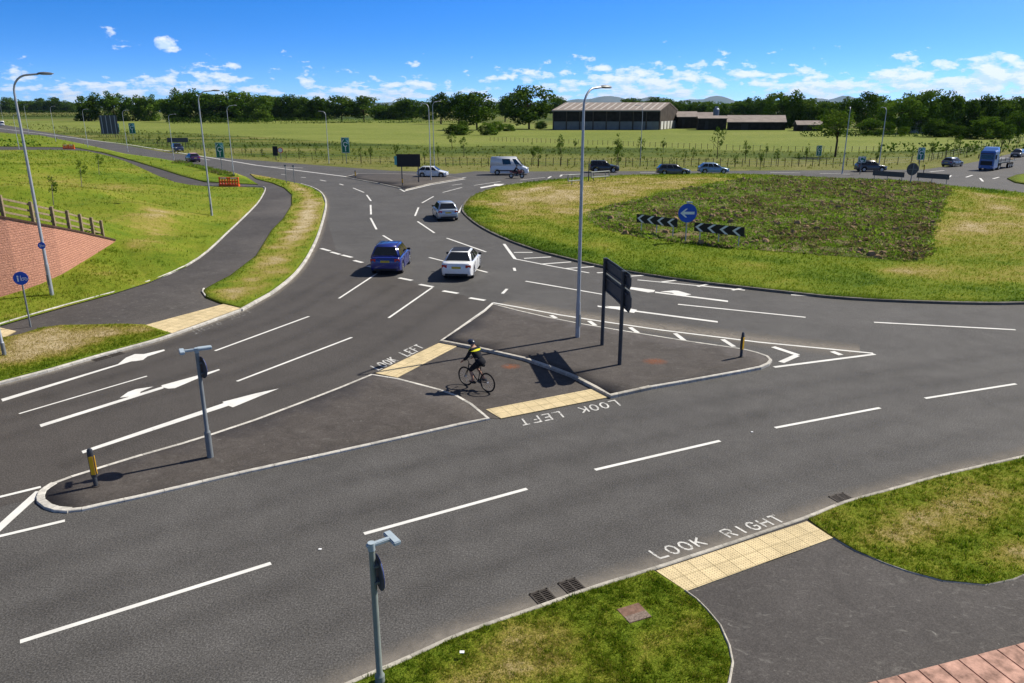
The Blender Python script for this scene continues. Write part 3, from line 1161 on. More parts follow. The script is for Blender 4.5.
# give way dashes of the left approach
p = Paint()
for a, b in [((321, 248.5), (330, 251)), ((331, 252), (340, 254.5)), ((342, 255), (352, 257.5)), ((354, 260.5), (362.5, 262.7)), ((367.5, 266), (377, 268.5)), ((399, 278), (412, 280.5)), ((419.5, 284.5), (433, 287)),
             ((443, 291), (458, 293.5)), ((469.5, 298), (485, 300.5))]:
    p.line([a, b], 0.26)
p.done('road_marking_give_way')

# dashes through the roundabout
p = Paint()
for a, b in [((353, 188), (364, 192.5)), ((366.7, 195), (371, 201)), ((370.6, 205), (371, 214.5)), ((370.5, 218), (376.5, 229.5)), ((383, 235.5), (392, 241)),
             ((442.7, 192.5), (462, 187.5)), ((422, 203), (433.5, 196.5)), ((415, 216), (418.5, 207.5)), ((417.5, 221.5), (434.5, 233)), ((446.7, 238.2), (486, 252)),
             ((429, 257.5), (487.5, 272.5)), ((502.5, 293.7), (507, 289)), ((514, 268), (515, 271)), ((525.5, 281.3), (602.5, 294.5)), ((474, 185.5), (500.7, 181.5)), ((452, 185.3), (462, 184)),
             ((458.5, 213), (463.5, 204)), ((678, 304.5), (805.5, 317.5)), ((791, 295), (862, 299.5)), ((874, 322.5), (1015.5, 330)), ((520, 180), (545, 177.5)), ((510, 184.5), (525, 182))]:
    p.line([a, b], 0.16)
p.done('road_marking_roundabout_dashes')

# hatching along the kerb of the round island
p = Paint()
p.line([(504, 244), (515, 259)], 0.2)
p.line([(515, 259), (550, 265.8), (589, 273)], 0.15)
p.line([(637.5, 280), (690, 285), (745, 290.3)], 0.15)
for a, b in [((514, 252.5), (532.5, 252.5)), ((524, 258.5), (551, 257)), ((540, 264.3), (571, 262)), ((565, 268.7), (594, 266.7)), ((597, 273), (612, 272)), ((630, 276.3), (646, 275.3)), ((662, 282), (677.5, 280.2)),
             ((697.5, 286.6), (710, 284)), ((732, 290.3), (745, 288))]:
    p.line([a, b], 0.2)
p.line([(467, 201), (480, 194), (490, 191), (510, 187.3), (540, 183.2)], 0.15)
for a, b in [((470, 203), (477, 199)), ((475, 199.5), (482, 195.5)), ((482, 195.8), (490, 192.5)), ((490, 193), (497, 190)), ((498, 190.8), (507, 188)), ((508, 188.8), (517, 186.4)), ((519, 187), (529, 184.8))]:
    p.line([a, b], 0.25)
p.done('road_marking_hatching')

# lane arrows
p = Paint()
for pl in [[(1.2, 401.5), (122.5, 363), (117.5, 364), (126, 357.5), (135, 354), (144, 354.2), (164, 349.5), (165, 350.7), (147.5, 356.5), (143, 360), (135, 361.5), (131, 361.3), (2.5, 399.3)][0:0] or
           [(1.2, 399.2), (118, 364.3), (126, 357.8), (135, 354.2), (144, 354.2), (164, 349.6), (165, 350.8), (147.5, 356.6), (143, 360.1), (136, 361.2), (131, 361.6), (2.6, 401.7)],
           [(39.5, 424.8), (163, 386.4), (163.6, 388.6), (41, 427.3)],
           [(120, 397.9), (128, 392.2), (136, 389.3), (153.5, 386.7), (146, 389.6), (141, 391.8), (139.5, 394.4), (133, 396.4)],
           [(161.3, 385.6), (197.5, 375.7), (219, 369.2), (220, 370.2), (200, 377.7), (175, 388.3), (168.5, 388.9), (163, 387.7)],
           [(81.5, 451.3), (224, 403.2), (222.3, 402.2), (256, 393.5), (279, 388.7), (262, 395.5), (233, 407.5), (228.5, 406), (83, 453.7)],
           [(626, 286.4), (655, 290.3), (654, 292.2), (648, 292.6), (630, 289.3)],
           [(655, 291.8), (728, 300.8), (728, 302.2), (655, 292.9)],
           [(660, 291.8), (673.8, 290.6), (678.6, 291.0), (691.3, 294.6), (683.5, 295.9), (675.7, 294.9), (671.8, 292.9)],
           [(597.6, 305.7), (717.7, 321.4), (717.7, 322.8), (597.6, 307.0)],
           [(606, 306.2), (620, 306.8), (637, 310), (634, 313.2), (624, 311.5)],
           [(480, 187.4), (494, 184.8), (494, 184), (504.5, 184), (500, 186), (494, 186), (481, 188.4)]]:
    p.poly(pl)
p.done('road_marking_arrows')

# lines round the traffic island and its chevron tips
p = Paint()
p.line([(493, 302.8), (520, 307.6), (560, 315), (600, 321.2), (660, 330), (760, 342.4), (873, 353.4)], 0.14)
p.line([(774, 367.3), (875, 354.3)], 0.16)
p.line([(450, 334.5), (484.5, 310.3), (493, 302.8)], 0.10)
for a, b in [((551, 315.5), (556, 318.2)), ((589, 321), (595.5, 325.7)), ((630, 327.5), (638, 333)), ((675, 333.5), (684.5, 340.8)), ((722.5, 339.5), (734, 346.8))]:
    p.line([a, b], 0.2)
p.line([(773, 347), (798, 355.3)], 0.24)
p.line([(797, 355.5), (781, 362.5)], 0.24)
p.line([(832, 351.6), (841, 355.2)], 0.24)
p.line([(0, 497.2), (41, 487.2)], 0.12)
p.line([(40, 491.5), (-6, 533)], 0.22)
p.line([(-40, 546), (65, 521)], 0.12)
p.line([(399, 188.3), (404.5, 191.7)], 0.2)
p.line([(404, 191.2), (430, 185), (465, 179)], 0.25)
p.line([(409, 187), (440, 181.5), (466, 177.3)], 0.25)
p.done('road_marking_island_lines')

# far carriageways
p = Paint()
p.line([(-40, 124.5), (0, 128.5), (42, 133.7), (84, 139.2), (130, 144.8), (162, 150), (225, 160), (256, 165.2), (300, 170.8), (351, 177.3)], 0.35)
for a, b in [((281, 174.2), (286, 174.7)), ((301, 177.2), (306, 177.7)), ((320, 180), (326, 181.2)), ((339.5, 184), (343.5, 185.2)), ((271, 166.5), (303, 168)), ((200, 158.5), (210, 160))]:
    p.line([a, b], 0.2)
for a, b in [((966, 177.3), (972.5, 175.2)), ((980, 178.2), (983, 181.5)), ((993, 178.8), (999, 177.2)), ((640, 172.8), (655, 172.6)), ((560, 174.8), (580, 174)), ((560, 176.5), (562, 175)), ((548, 178.2), (551, 176.5)),
             ((930, 171.8), (944, 170.5)), ((946, 179.5), (951, 175.5)), ((770, 172.6), (800, 173)), ((820, 173.5), (850, 174.2))]:
    p.line([a, b], 0.25)
p.done('road_marking_far')


# ------------------------------------------------------------------ lettering on the road
GLYPH = {
    'L': [[(0, 1), (0, 0), (.6, 0)]],
    'O': [[(.0, .3), (.0, .7), (.15, .95), (.3, 1), (.45, .95), (.6, .7), (.6, .3), (.45, .05), (.3, 0), (.15, .05), (.0, .3)]],
    'K': [[(0, 0), (0, 1)], [(.6, 1), (.04, .45)], [(.2, .6), (.62, 0)]],
    'E': [[(.6, 1), (0, 1), (0, 0), (.6, 0)], [(0, .52), (.48, .52)]],
    'F': [[(.6, 1), (0, 1), (0, 0)], [(0, .52), (.48, .52)]],
    'T': [[(0, 1), (.64, 1)], [(.32, 1), (.32, 0)]],
    'R': [[(0, 0), (0, 1), (.42, 1), (.58, .9), (.6, .75), (.56, .6), (.42, .5), (0, .5)], [(.32, .5), (.62, 0)]],
    'I': [[(.3, 0), (.3, 1)]],
    'G': [[(.58, .78), (.46, .95), (.3, 1), (.12, .93), (0, .7), (0, .3), (.12, .07), (.3, 0), (.48, .06), (.6, .2), (.6, .48), (.34, .48)]],
    'H': [[(0, 0), (0, 1)], [(.6, 0), (.6, 1)], [(0, .52), (.6, .52)]],
}


def lettering(name, text, p0, p1, up, z=ZP, w=0.045, gap=1.45, wear='paint_worn'):
    """text from p0 to p1 along the kerb, `up` = photo point of the top of the first letter"""
    A, B, U = at(*p0), at(*p1), at(*up)
    n = len(text) + (gap - 1) * text.count(' ') - (1 - 0.66)
    ux = (B - A) / n
    t = ux.normalized()
    uy = U - A
    pt = Paint(z)
    x = 0.0
    for ch in text:
        if ch == ' ':
            x += gap
            continue
        for st in GLYPH[ch]:
            Q = [A + ux * (x + q[0]) + uy * q[1] for q in st]
            if len(Q) == 2 or len(Q) > 5:
                pt.wline(Q, w)
            else:
                for a, b in zip(Q[:-1], Q[1:]):
                    d = (b - a).normalized() * w * 0.45
                    pt.wline([a - d, b + d], w)
        x += 1.0
    pt.done(name, wear)


lettering('road_lettering_look_right', 'LOOK RIGHT', (660, 558.7), (786, 521.5), (649.5, 551.5), w=0.055)
lettering('road_lettering_look_left', 'LOOK LEFT', (614.5, 400.5), (518.5, 420), (620, 405.5), w=0.06, z=0.01)
lettering('road_lettering_look_left_back', 'LOOK LEFT', (379, 370.3), (425, 348.0), (371, 366.3), w=0.07)
lettering('road_lettering_look_right_left', 'LOOK RIGHT', (246, 310.5), (190, 331.5), (251, 313), w=0.07, wear='paint_faint')


# ------------------------------------------------------------------ pale dust along the kerbs (dirt with its own ragged outline)
def dust_mat():
    m, nt, out = new_mat('gutter_dust')
    N = NT(nt)
    g = N.pos()
    a = N.attr('edge')
    n = N.noise(1.6, 6, 0.7, g, 1.5)
    n2 = N.noise(40, 3, 0.7, g)
    f = N.math('MULTIPLY', a, N.math('ADD', N.math('MULTIPLY', n, 1.3), 0.05))
    f = N.math('ADD', f, N.math('MULTIPLY', N.math('SUBTRACT', n2, 0.5), 0.25))
    f = N.ramp(f, [(0.12, 0.0), (0.7, 0.72)])
    b = N.n('BsdfDiffuse')
    b.inputs[0].default_value = (0.26, 0.235, 0.205, 1)
    t = N.n('BsdfTransparent')
    mx = N.n('MixShader')
    N.link(f, mx.inputs[0])
    N.link(t.outputs[0], mx.inputs[1])
    N.link(b.outputs[0], mx.inputs[2])
    N.link(mx.outputs[0], out.inputs['Surface'])
    return m


M['dust'] = dust_mat()


def dust(name, line, w, side, z=0.005, both=False):
    P = [Vector((p[0], p[1], 0)) for p in line]
    vs, fs, at_ = [], [], []
    cols = [(0.0, 1.0), (0.35, 0.75), (1.0, 0.0)] if not both else [(-1, 0), (0, 1), (1, 0)]
    for i in range(len(P)):
        t = (P[min(i + 1, len(P) - 1)] - P[max(i - 1, 0)]).normalized()
        n = Vector((-t.y, t.x, 0)) * side
        for s, a in cols:
            q = P[i] + n * w * s
            vs.append((q.x, q.y, z))
            at_.append(a)
    for i in range(len(P) - 1):
        for k in range(2):
            fs.append((3 * i + k, 3 * i + k + 1, 3 * i + k + 4, 3 * i + k + 3))
    mb = MB().add(vs, fs)
    o = mb.build(name, M['dust'], fix=False)
    set_attr(o.data, 'edge', at_)
    return tag(o, kind='structure')


dust('gutter_dust_near', K1, 0.75, 1)
dust('gutter_dust_left', KF + KE[1:], 0.5, -1)
dust('gutter_dust_island', [p for p in IRc] + [IRc[0]], 0.9, -1, 0.006)
dust('gutter_dust_island_left', ILc[20:] + ILc[:1], 0.5, -1, 0.006)
dust('gutter_dust_roundabout', ROUNDc + [ROUNDc[0]], 1.0, -1, 0.006)
dust('worn_band_island', W([(500, 304), (560, 313.5), (640, 325), (760, 340), (860, 351)]), 1.4, 1, 0.005, True)
# wear between the wheel tracks


# polished wheel tracks and drip lines, worn into the surfacing
def track_mat():
    m, nt, out = new_mat('wheel_track')
    N = NT(nt)
    g = N.pos()
    a = N.attr('edge')
    n = N.noise(.5, 5, .65, g, 1.0)
    n2 = N.noise(3.0, 5, .7, g)
    f = N.math('MULTIPLY', a, N.ramp(N.math('ADD', N.math('MULTIPLY', n, .6), N.math('MULTIPLY', n2, .4)), [(.3, .0), (.65, .18)]))
    b = N.n('BsdfPrincipled')
    b.inputs['Base Color'].default_value = (0.030, 0.028, 0.026, 1)
    b.inputs['Roughness'].default_value = .62
    b.inputs['Specular IOR Level'].default_value = .3
    t = N.n('BsdfTransparent')
    mx = N.n('MixShader')
    N.link(f, mx.inputs[0])
    N.link(t.outputs[0], mx.inputs[1])
    N.link(b.outputs[0], mx.inputs[2])
    N.link(mx.outputs[0], out.inputs['Surface'])
    return m


M['track'] = track_mat()


def track(name, pxs, w, off=0.0):
    P = catmull(W(pxs), n=6)
    Q = []
    for i in range(len(P)):
        t = (P[min(i + 1, len(P) - 1)] - P[max(i - 1, 0)]).normalized()
        Q.append(P[i] + Vector((-t.y, t.x, 0)) * off)
    o = dust(name, Q, w, 1, track.z, True)
    track.z += .0002
    o.data.materials[0] = M['track']
    return o


track.z = 0.0065
NEAR1 = [(-60, 668), (20, 642), (271, 563.5), (364, 534), (527, 489), (600, 468.5), (720, 441), (775, 428), (880, 408), (1016, 384), (1100, 370)]
for k_, o_ in enumerate((-2.6, -1.0, 0.95, 2.6)):
    track('wheel_track_near', NEAR1, .55, o_)
for k_, (ln_, o_) in enumerate((([(-40, 425), (19, 414), (147, 376), (215, 351), (309, 316.5), (377, 273.5)], 1.0), ([(-40, 425), (19, 414), (147, 376), (215, 351), (309, 316.5), (377, 273.5)], 2.3),
                               ([(-40, 462), (60, 432), (237, 381.5), (352, 337.5), (432.5, 287.5)], .8), ([(-40, 462), (60, 432), (237, 381.5), (352, 337.5), (432.5, 287.5)], 2.2),
                               ([(60, 468), (237, 400), (360, 358), (460, 295)], 0))):
    track('wheel_track_left', ln_, .5, o_)
# ------------------------------------------------------------------ gullies and covers
def gully(label, px, ux, z=0.012, s=(0.45, 0.45)):
    c = at(*px)
    rz = math.atan2(ux.y, ux.x)
    root = thing('gully_grate', label, 'drain', (c.x, c.y, 0), rz, 'drain grates in the gutter')
    MB().box((0, 0, 0.004), (s[0], s[1], 0.006)).build('pit', M['pit'], root)
    fr = MB()
    for x in (-s[0] / 2 + .02, s[0] / 2 - .02, 0):
        fr.box((x, 0, 0.013), (0.035, s[1], 0.012))
    for y in (-s[1] / 2 + .02, s[1] / 2 - .02):
        fr.box((0, y, 0.0135), (s[0], 0.035, 0.011))
    fr.build('frame', M['iron'], root)
    b = MB()
    for k in range(1, 8):
        b.box((0, -s[1] / 2 + k * s[1] / 8, 0.012), (s[0] - .04, 0.022, 0.009))
    b.build('bars', M['iron'], root)
    return root


def kerb_dir(a, b):
    return (at(*b) - at(*a)).normalized()


gully('iron gully grate next to its twin, farther from the yellow paving', (543.5, 597.5), kerb_dir((538, 606), (595, 586)), s=(0.42, 0.45))
gully('iron gully grate next to its twin, closer to the yellow paving', (572, 586.5), kerb_dir((538, 606), (595, 586)), s=(0.42, 0.45))
gully('iron gully grate in the gutter before the right hand grass patch', (841, 498), kerb_dir((836, 505), (893, 488)), s=(0.5, 0.36))
gully('iron gully grate at the kerb of the dry left verge', (101, 358.5), kerb_dir((50, 369), (150, 341)), s=(0.6, 0.4))
gully('iron gully grate beside the bent lane arrow near the left verge', (116, 354.2), kerb_dir((50, 369), (150, 341)), s=(0.5, 0.4))

c = at(634, 612.5, 0.1)
t = thing('utility_cover', 'square reddish utility cover sunk in the near grass', 'manhole cover', (c.x, c.y, 0.062), R(24))
MB().box((0, 0, 0.012), (0.5, 0.46, 0.05)).build('lid', M['rust'], t, bevel=0.008)
MB().box((0, -0.13, 0.0385), (0.48, 0.19, 0.006)).build('concrete_strip', simple('pale_gravelly_concrete', (0.22, 0.17, 0.14), 0.95, 0.1, var=0.6, scale=30), t)


def spray_mat():
    m, nt, out = new_mat('orange_spray_paint')
    N = NT(nt)
    g = N.pos()
    a = N.attr('edge')
    f = N.math('MULTIPLY', N.math('POWER', a, 0.8), N.ramp(N.noise(9, 5, .7, g, 1.0), [(.38, 0.0), (.62, .75)]))
    b = N.n('BsdfDiffuse')
    b.inputs[0].default_value = (0.42, 0.13, 0.045, 1)
    t = N.n('BsdfTransparent')
    mx = N.n('MixShader')
    N.link(f, mx.inputs[0])
    N.link(t.outputs[0], mx.inputs[1])
    N.link(b.outputs[0], mx.inputs[2])
    N.link(mx.outputs[0], out.inputs['Surface'])
    return m


M['spray'] = spray_mat()


def spray(label, px, r, z, seed):
    c = at(px[0], px[1], z)
    n = 20
    vs = [(0, 0, 0)] + [(r * 1.25 * math.cos(2 * math.pi * k / n), r * math.sin(2 * math.pi * k / n), 0) for k in range(n)]
    o = MB().add(vs, [(0, 1 + k, 1 + (k + 1) % n) for k in range(n)]).build('spray_mark', M['spray'], fix=False)
    set_attr(o.data, 'edge', [1.0] + [0.0] * n)
    o.location = (c.x, c.y, z + 0.004)
    return tag(o, label, 'paint mark')


spray('orange spray mark on the island paving right of the big sign', (655, 361.5), 0.42, 0.10, 3)
spray('faint orange spray mark on the crossing strip behind the cyclist', (511, 366.5), 0.34, 0.012, 4)
MB().box((0, 0, 0), (0.08, 0.06, 0.012)).build('litter_scrap', M['sign_white']).location = at(462, 652, 0.2)
tag(bpy.data.objects['litter_scrap'], 'small white litter scrap lying in the near grass', 'litter')
for i, (px, lb) in enumerate([((320, 549.5), 'small white road stud on the near lane line left'), ((752, 432.2), 'small pale road stud between near lane dashes')]):
    c = at(*px)
    o = MB().box((0, 0, 0.012), (0.07, 0.06, 0.012)).build('road_stud', M['sign_white'], bevel=0.006)
    o.location = (c.x, c.y, 0)
    tag(o, lb, 'road stud', 'road studs')
# ------------------------------------------------------------------ street lamps
def street_lamp(arm=1.0):
    root = thing('street_lamp', 'x', 'street lamp')
    MB().tube([(0, 0, -0.4), (0, 0, 1.5)], [0.10, 0.095], 12).build('base', M['galv'], root, smooth=True)
    r = 0.75
    pts = [(0, 0, 1.5), (0, 0, 1.6), (0, 0, 5), (0, 0, 9.25)]
    rad = [0.095, 0.082, 0.072, 0.05]
    for k in range(1, 8):
        a = math.pi / 2 * k / 7 * 0.96
        pts.append((r * (1 - math.cos(a)), 0, 9.25 + r * math.sin(a)))
        rad.append(0.045)
    pts.append((r + arm * 0.5, 0, 10.04))
    rad.append(0.04)
    MB().tube(pts, rad, 10).build('pole', M['galv'], root, smooth=True)
    x0 = r + arm * 0.45
    rings = []
    for x, w, h in ((0, .05, .04), (.1, .10, .07), (.3, .16, .085), (.55, .15, .07), (.72, .07, .035)):
        rings.append([(x0 + x, w * math.cos(a), 10.05 + h * math.sin(a) * (1 if math.sin(a) > 0 else .45)) for a in [2 * math.pi * k / 12 for k in range(12)]])
    hd = MB().loft(rings).build('lamp_head', M['lamp_head'], root, smooth=True)
    MB().box((x0 + .42, 0, 10.012), (.42, .22, .02)).build('diffuser', M['diffuser'], hd)
    MB().box((0.0, -0.111, 0.75), (0.12, 0.012, 0.5)).build('door', M['galv_dark'], root)
    return root


LAMP = street_lamp()
LG = 'street lamps around the roundabout'
LAMPS = [
    # base px, base z, top row, heading deg, label
    ((52, 295), 0.3, 72, 5, 'tall street lamp rising beside the red block wall with a small blue disc on it'),
    ((212, 216), 0.35, 90, 5, 'tall street lamp standing in the mown bank left of the curving footpath'),
    ((577.5, 337), 0.1, 85, 50, 'tall street lamp on the traffic island beside the big dark signs'),
    ((431, 180.5), 0.0, 103, 150, 'street lamp on the small splitter island by the white hatchback, thicker of the pair'),
    ((434.5, 171), 0.0, 101, 30, 'street lamp at the meadow edge right behind another lamp near the white hatchback'),
    ((329, 163), 0.0, 111, 170, 'street lamp at the meadow edge left of the green map sign'),
    ((234, 177), 0.0, 105, 15, 'street lamp behind the orange barrier near the green map sign'),
    ((174, 160), 0.0, 114, 15, 'street lamp on the grass strip beside the approaching dark blue car'),
    ((128, 152), 0.0, 110, 15, 'street lamp beside the far footpath right of the striped dark sign back'),
    ((88, 147), 0.1, 109, 15, 'street lamp beside the far footpath left of the striped dark sign back'),
    ((56, 142), 0.0, 106, 15, 'street lamp close by the far left green sign'),
    ((29, 134), 0.0, 104, 15, 'distant street lamp left of the far left green sign'),
    ((19, 148), 0.5, 114, 15, 'street lamp behind the grassy bank at the far left edge'),
    ((4, 125), 0.0, 104, 15, 'farthest street lamp near the white van at the left edge'),
    ((640, 166), 0.0, 105, 180, 'street lamp at the meadow edge in front of the long barn'),
    ((842, 174), 0.0, 107, 70, 'street lamp left of the dark car behind the chevron backs'),
    ((878, 171), 0.0, 107, 100, 'street lamp right beside the dark car behind the chevron backs'),
]
for i, (b, z, ty, hd, lb) in enumerate(LAMPS):
    o = LAMP if i == 0 else copy_tree(LAMP)
    P = at(b[0], b[1], z)
    h = height_at(P, ty) - z
    o.location = P
    o.rotation_euler = (0, 0, R(hd))
    s = h / 10.1
    if i == 0:
        s = h / 10.12
    o.scale = (0.97 if i == 0 else 0.95 if i < 3 else 0.7, 1.0, s)
    o['label'] = lb
    o['group'] = LG


# ------------------------------------------------------------------ small round signs
def shared_path_symbol(parent, r, y):
    mb = MB()
    mb.box((0, y, r * .52), (r * .07, 0.004, r * .8))
    mb.box((-r * .38, y, r * .35), (r * .18, 0.004, r * .62))
    mb.disc((-r * .38, y, r * .82), (0, 1, 0), r * .13, 0.004, 10)
    for x in (r * .22, r * .66):
        for k in range(10):
            a, b = 2 * math.pi * k / 10, 2 * math.pi * (k + 1) / 10
            ri, ro = r * .14, r * .21
            mb.add([(x + ri * math.cos(a), y, r * .35 + ri * math.sin(a)), (x + ro * math.cos(a), y, r * .35 + ro * math.sin(a)), (x + ro * math.cos(b), y, r * .35 + ro * math.sin(b)), (x + ri * math.cos(b), y, r * .35 + ri * math.sin(b))], [(0, 1, 2, 3)])
    mb.box((r * .44, y, r * .58), (r * .45, 0.004, r * .06))
    return mb


def round_blue_sign(label, base, top_y, r, facing, z=0.1, pole=True):
    P = at(base[0], base[1], z)
    h = height_at(P, top_y) - z
    root = thing('path_sign', label, 'sign', P, facing)
    if pole:
        MB().tube([(0, 0, -0.3), (0, 0, h)], 0.038, 10).build('pole', M['galv_dark'], root, smooth=True)
    d = MB().disc((0, -0.05, h - r), (0, 1, 0), r, 0.012, 28).build('disc', M['sign_blue'], root)
    MB().disc((0, -0.035, h - r), (0, 1, 0), r * .98, 0.01, 28).build('backing', M['galv_dark'], root)
    s = shared_path_symbol(root, r, 0.0)
    o = s.build('symbol', M['sign_white'], d)
    o.location = (0, -0.062, h - r * 1.5)
    return root


round_blue_sign('small blue shared path sign on a grey post beside the lower footpath', (30.5, 326), 271.5, 0.29, R(20), 0.1)
# disc clamped to the lamp column by the wall
P = at(52, 295, 0.3)
zc = height_at(P, 245)
root = thing('path_sign', 'tiny blue disc clamped to the lamp column beside the red wall', 'sign', (P.x, P.y, zc), R(15))
d = MB().disc((0, -0.16, 0), (0, 1, 0), 0.17, 0.012, 24).build('disc', M['sign_blue'], root)
o = shared_path_symbol(root, 0.17, 0.0).build('symbol', M['sign_white'], d)
o.location = (0, -0.17, -0.085)
MB().box((0, -0.125, 0), (0.2, 0.05, 0.05)).build('clamp', M['galv_dark'], root)

# plain post at the left edge of the frame
P = at(4.5, 355, 0.1)
root = thing('sign_post', 'grey steel post at the left edge of the lower dry verge', 'post', P)
MB().tube([(0, 0, -0.2), (0, 0, 0.5)], 0.075, 12).build('base', M['galv_dark'], root, smooth=True)
MB().tube([(0, 0, 0.5), (0, 0, 0.55), (-0.03, 0, 2.9)], [0.075, 0.05, 0.045], 12).build('pole', M['galv'], root, smooth=True)
MB().disc((-0.03, 0.06, 2.62), (0.3, 1, 0), 0.3, 0.02, 24).build('disc', M['galv_dark'], root)


# ------------------------------------------------------------------ lit sign posts (disc seen edge-on, light arm on top)
def lit_sign_post(label, base, z, top_y, arm_deg, disc_deg, pole_mat, base_h=0.75, two=False):
    P = at(base[0], base[1], z)
    h = height_at(P, top_y) - z
    root = thing('lit_sign_post', label, 'sign post', P)
    MB().tube([(0, 0, -0.2), (0, 0, base_h)], 0.085, 14).build('base', pole_mat, root, smooth=True)
    MB().tube([(0, 0, base_h), (0, 0, base_h + .06), (0, 0, h - 0.05)], [0.085, 0.055, 0.05], 12).build('pole', pole_mat, root, smooth=True)
    a = R(arm_deg)
    d = Vector((math.cos(a), math.sin(a), 0))
    s = Vector((-d.y, d.x, 0))
    arm = MB()
    arm.box(d * 0.12 + Vector((0, 0, h)), (0.40, 0.085, 0.06), rz=a)
    am = arm.build('light_arm', M['sign_light'], root, bevel=0.012)
    MB().box(d * 0.36 + Vector((0, 0, h - 0.005)), (0.13, 0.40, 0.07), rz=a).build('light_head', M['sign_light'], am, bevel=0.015)
    MB().box(d * 0.36 + Vector((0, 0, h - 0.046)), (0.09, 0.34, 0.012), rz=a).build('diffuser', M['diffuser'], am)
    if two:
        MB().box(d * -0.2 + Vector((0, 0, h + .012)), (0.36, 0.2, 0.07), rz=a).build('light_head', M['sign_light'], am, bevel=0.015)
    MB().tube([(0, 0, h - .09), (0, 0, h + .045)], 0.06, 12).build('cap', M['sign_light'], root, smooth=True)
    b = R(disc_deg)
    nrm = Vector((math.cos(b), math.sin(b), 0))
    c = nrm * 0.085 + Vector((0, 0, h - 0.52))
    MB().disc(c, nrm, 0.30, 0.014, 32).build('disc_back', M['sign_back'], root)
    MB().disc(c + nrm * 0.011, nrm, 0.295, 0.006, 32).build('disc_face', M['sign_blue'], root)
    for dz in (-.15, .15):
        MB().box(nrm * 0.05 + Vector((0, 0, h - .52 + dz)), (0.10, 0.16, 0.035), rz=b).build('bracket', M['galv_dark'], root)
    return root


lit_sign_post('grey green lit sign post standing in the near bottom grass, seen from behind', (380, 681), 0.1, 545, 35, 27, M['pole_green'], 0.12)
lit_sign_post('grey lit sign post on the narrow island nose seen edge on', (210.5, 457), 0.055, 349.5, 207, 45, M['galv_dark'], two=True)


# ------------------------------------------------------------------ bollards
def bollard(label, base, z, hh, yaw, dark_side=False):
    P = at(base[0], base[1], z)
    root = thing('bollard', label, 'bollard', P, R(yaw), 'yellow and black island bollards')
    MB().tube([(0, 0, 0), (0, 0, .22), (0, 0, .26)], [0.055, 0.055, 0.045], 12).build('base', M['black_post'], root, smooth=True)
    MB().loft([[(0.075 * math.cos(a) * w, 0.05 * math.sin(a) * w, zz) for a in [2 * math.pi * k / 14 for k in range(14)]] for zz, w in ((.24, .8), (.3, 1), (hh - .14, 1), (hh - .04, .9), (hh, .5))]).build('body', M['black_post'], root, smooth=True)
    MB().box((0, -0.052, hh * .56), (0.10, 0.012, hh * .48)).build('front_panel', M['yellow'], root, bevel=0.004)
    MB().box((0, 0.052, hh * .56), (0.10, 0.012, hh * .48)).build('rear_panel', M['yellow'], root, bevel=0.004)
    MB().box((0.077, 0, hh * .56), (0.012, 0.05, hh * .48)).build('side_panel', M['yellow'], root, bevel=0.003)
    for k in (-1, 1):
        pass
    MB().tube([(0, 0, -.01), (0, 0, .015)], 0.10, 16).build('foot', M['iron'], root)
    return root


bollard('yellow and black bollard on the left island nose near the lit sign post', (96, 486), 0.06, 1.05, 20)
bollard('yellow and black bollard at the right hand nose of the traffic island', (741, 357), 0.1, 1.0, 40)
bollard('small dark bollard on the left point of the splitter island', (355.5, 178.5), 0.09, 1.1, 0)
bollard('small yellow bollard below the black sign board on the splitter island', (402.5, 185.5), 0.09, 1.0, 0)
bollard('small black bollard right of the round disc behind the chevron backs', (923.5, 172.5), 0.1, 1.1, 0)
for b, lb in [((286.5, 183), 'thin grey post on the dry strip, left of two'), ((294.5, 183.5), 'thin grey post on the dry strip, right of two')]:
    P = at(b[0], b[1], 0.1)
    root = thing('thin_post', lb, 'post', P, 0, 'thin posts on the dry strip')
    MB().tube([(0, 0, -.1), (0, 0, 2.2)], 0.045, 8).build('pole', M['galv_dark'], root, smooth=True)
    MB().box((0, 0, 2.15), (0.28, 0.08, 0.22)).build('head', M['galv_dark'], root)


# ------------------------------------------------------------------ the big lane signs on the island, seen from behind at a slant
def island_signs():
    A, B = at(602, 345, 0.1), at(619.5, 364.5, 0.1)
    d = (B - A).normalized()
    L = (B - A).length
    rz = math.atan2(d.y, d.x)
    root = thing('direction_sign', 'pair of dark direction sign panels stacked on two posts on the traffic island', 'sign', A, rz)
    hA = height_at(A, 258) - 0.1
    # local x runs from the far post to the near post; +y is the printed side (to the right of the picture)
    for x in (0, L):
        MB().tube([(x, 0, -0.2), (x, 0, hA)], 0.075, 12).build('post', M['black_post'], root, smooth=True)
    z3 = hA - 0.02
    up = [(-.2, z3), (L + .45, z3), (L + .60, z3 - .12), (L + .60, z3 - .40), (L + .44, z3 - .57), (-.2, z3 - .57)]
    z2 = z3 - 0.63
    lo = [(-.2, z2), (L + .55, z2), (L + .72, z2 - .18), (L + .74, z2 - .50), (L + .50, z2 - .78), (-.2, z2 - .66)]
    for poly, nm in ((up, 'upper_panel'), (lo, 'lower_panel')):
        p = MB().prism([(x, 0.085, z) for x, z in poly], (0, 0.03, 0)).build(nm, M['sign_back'], root)
        f = MB().prism([(x * .995, 0.116, z) for x, z in poly], (0, 0.004, 0)).build('sign_face', M['sign_green'], p)
        zs = [z for _, z in poly]
        rl = MB()
        for t in (0.18, 0.82):
            zz = max(zs) * (1 - t) + min(zs) * t
            rl.box((L / 2, 0.06, zz), (L + .7, 0.05, 0.05))
        rl.build('rail', M['sign_back_grey'], p)
    return root


island_signs()


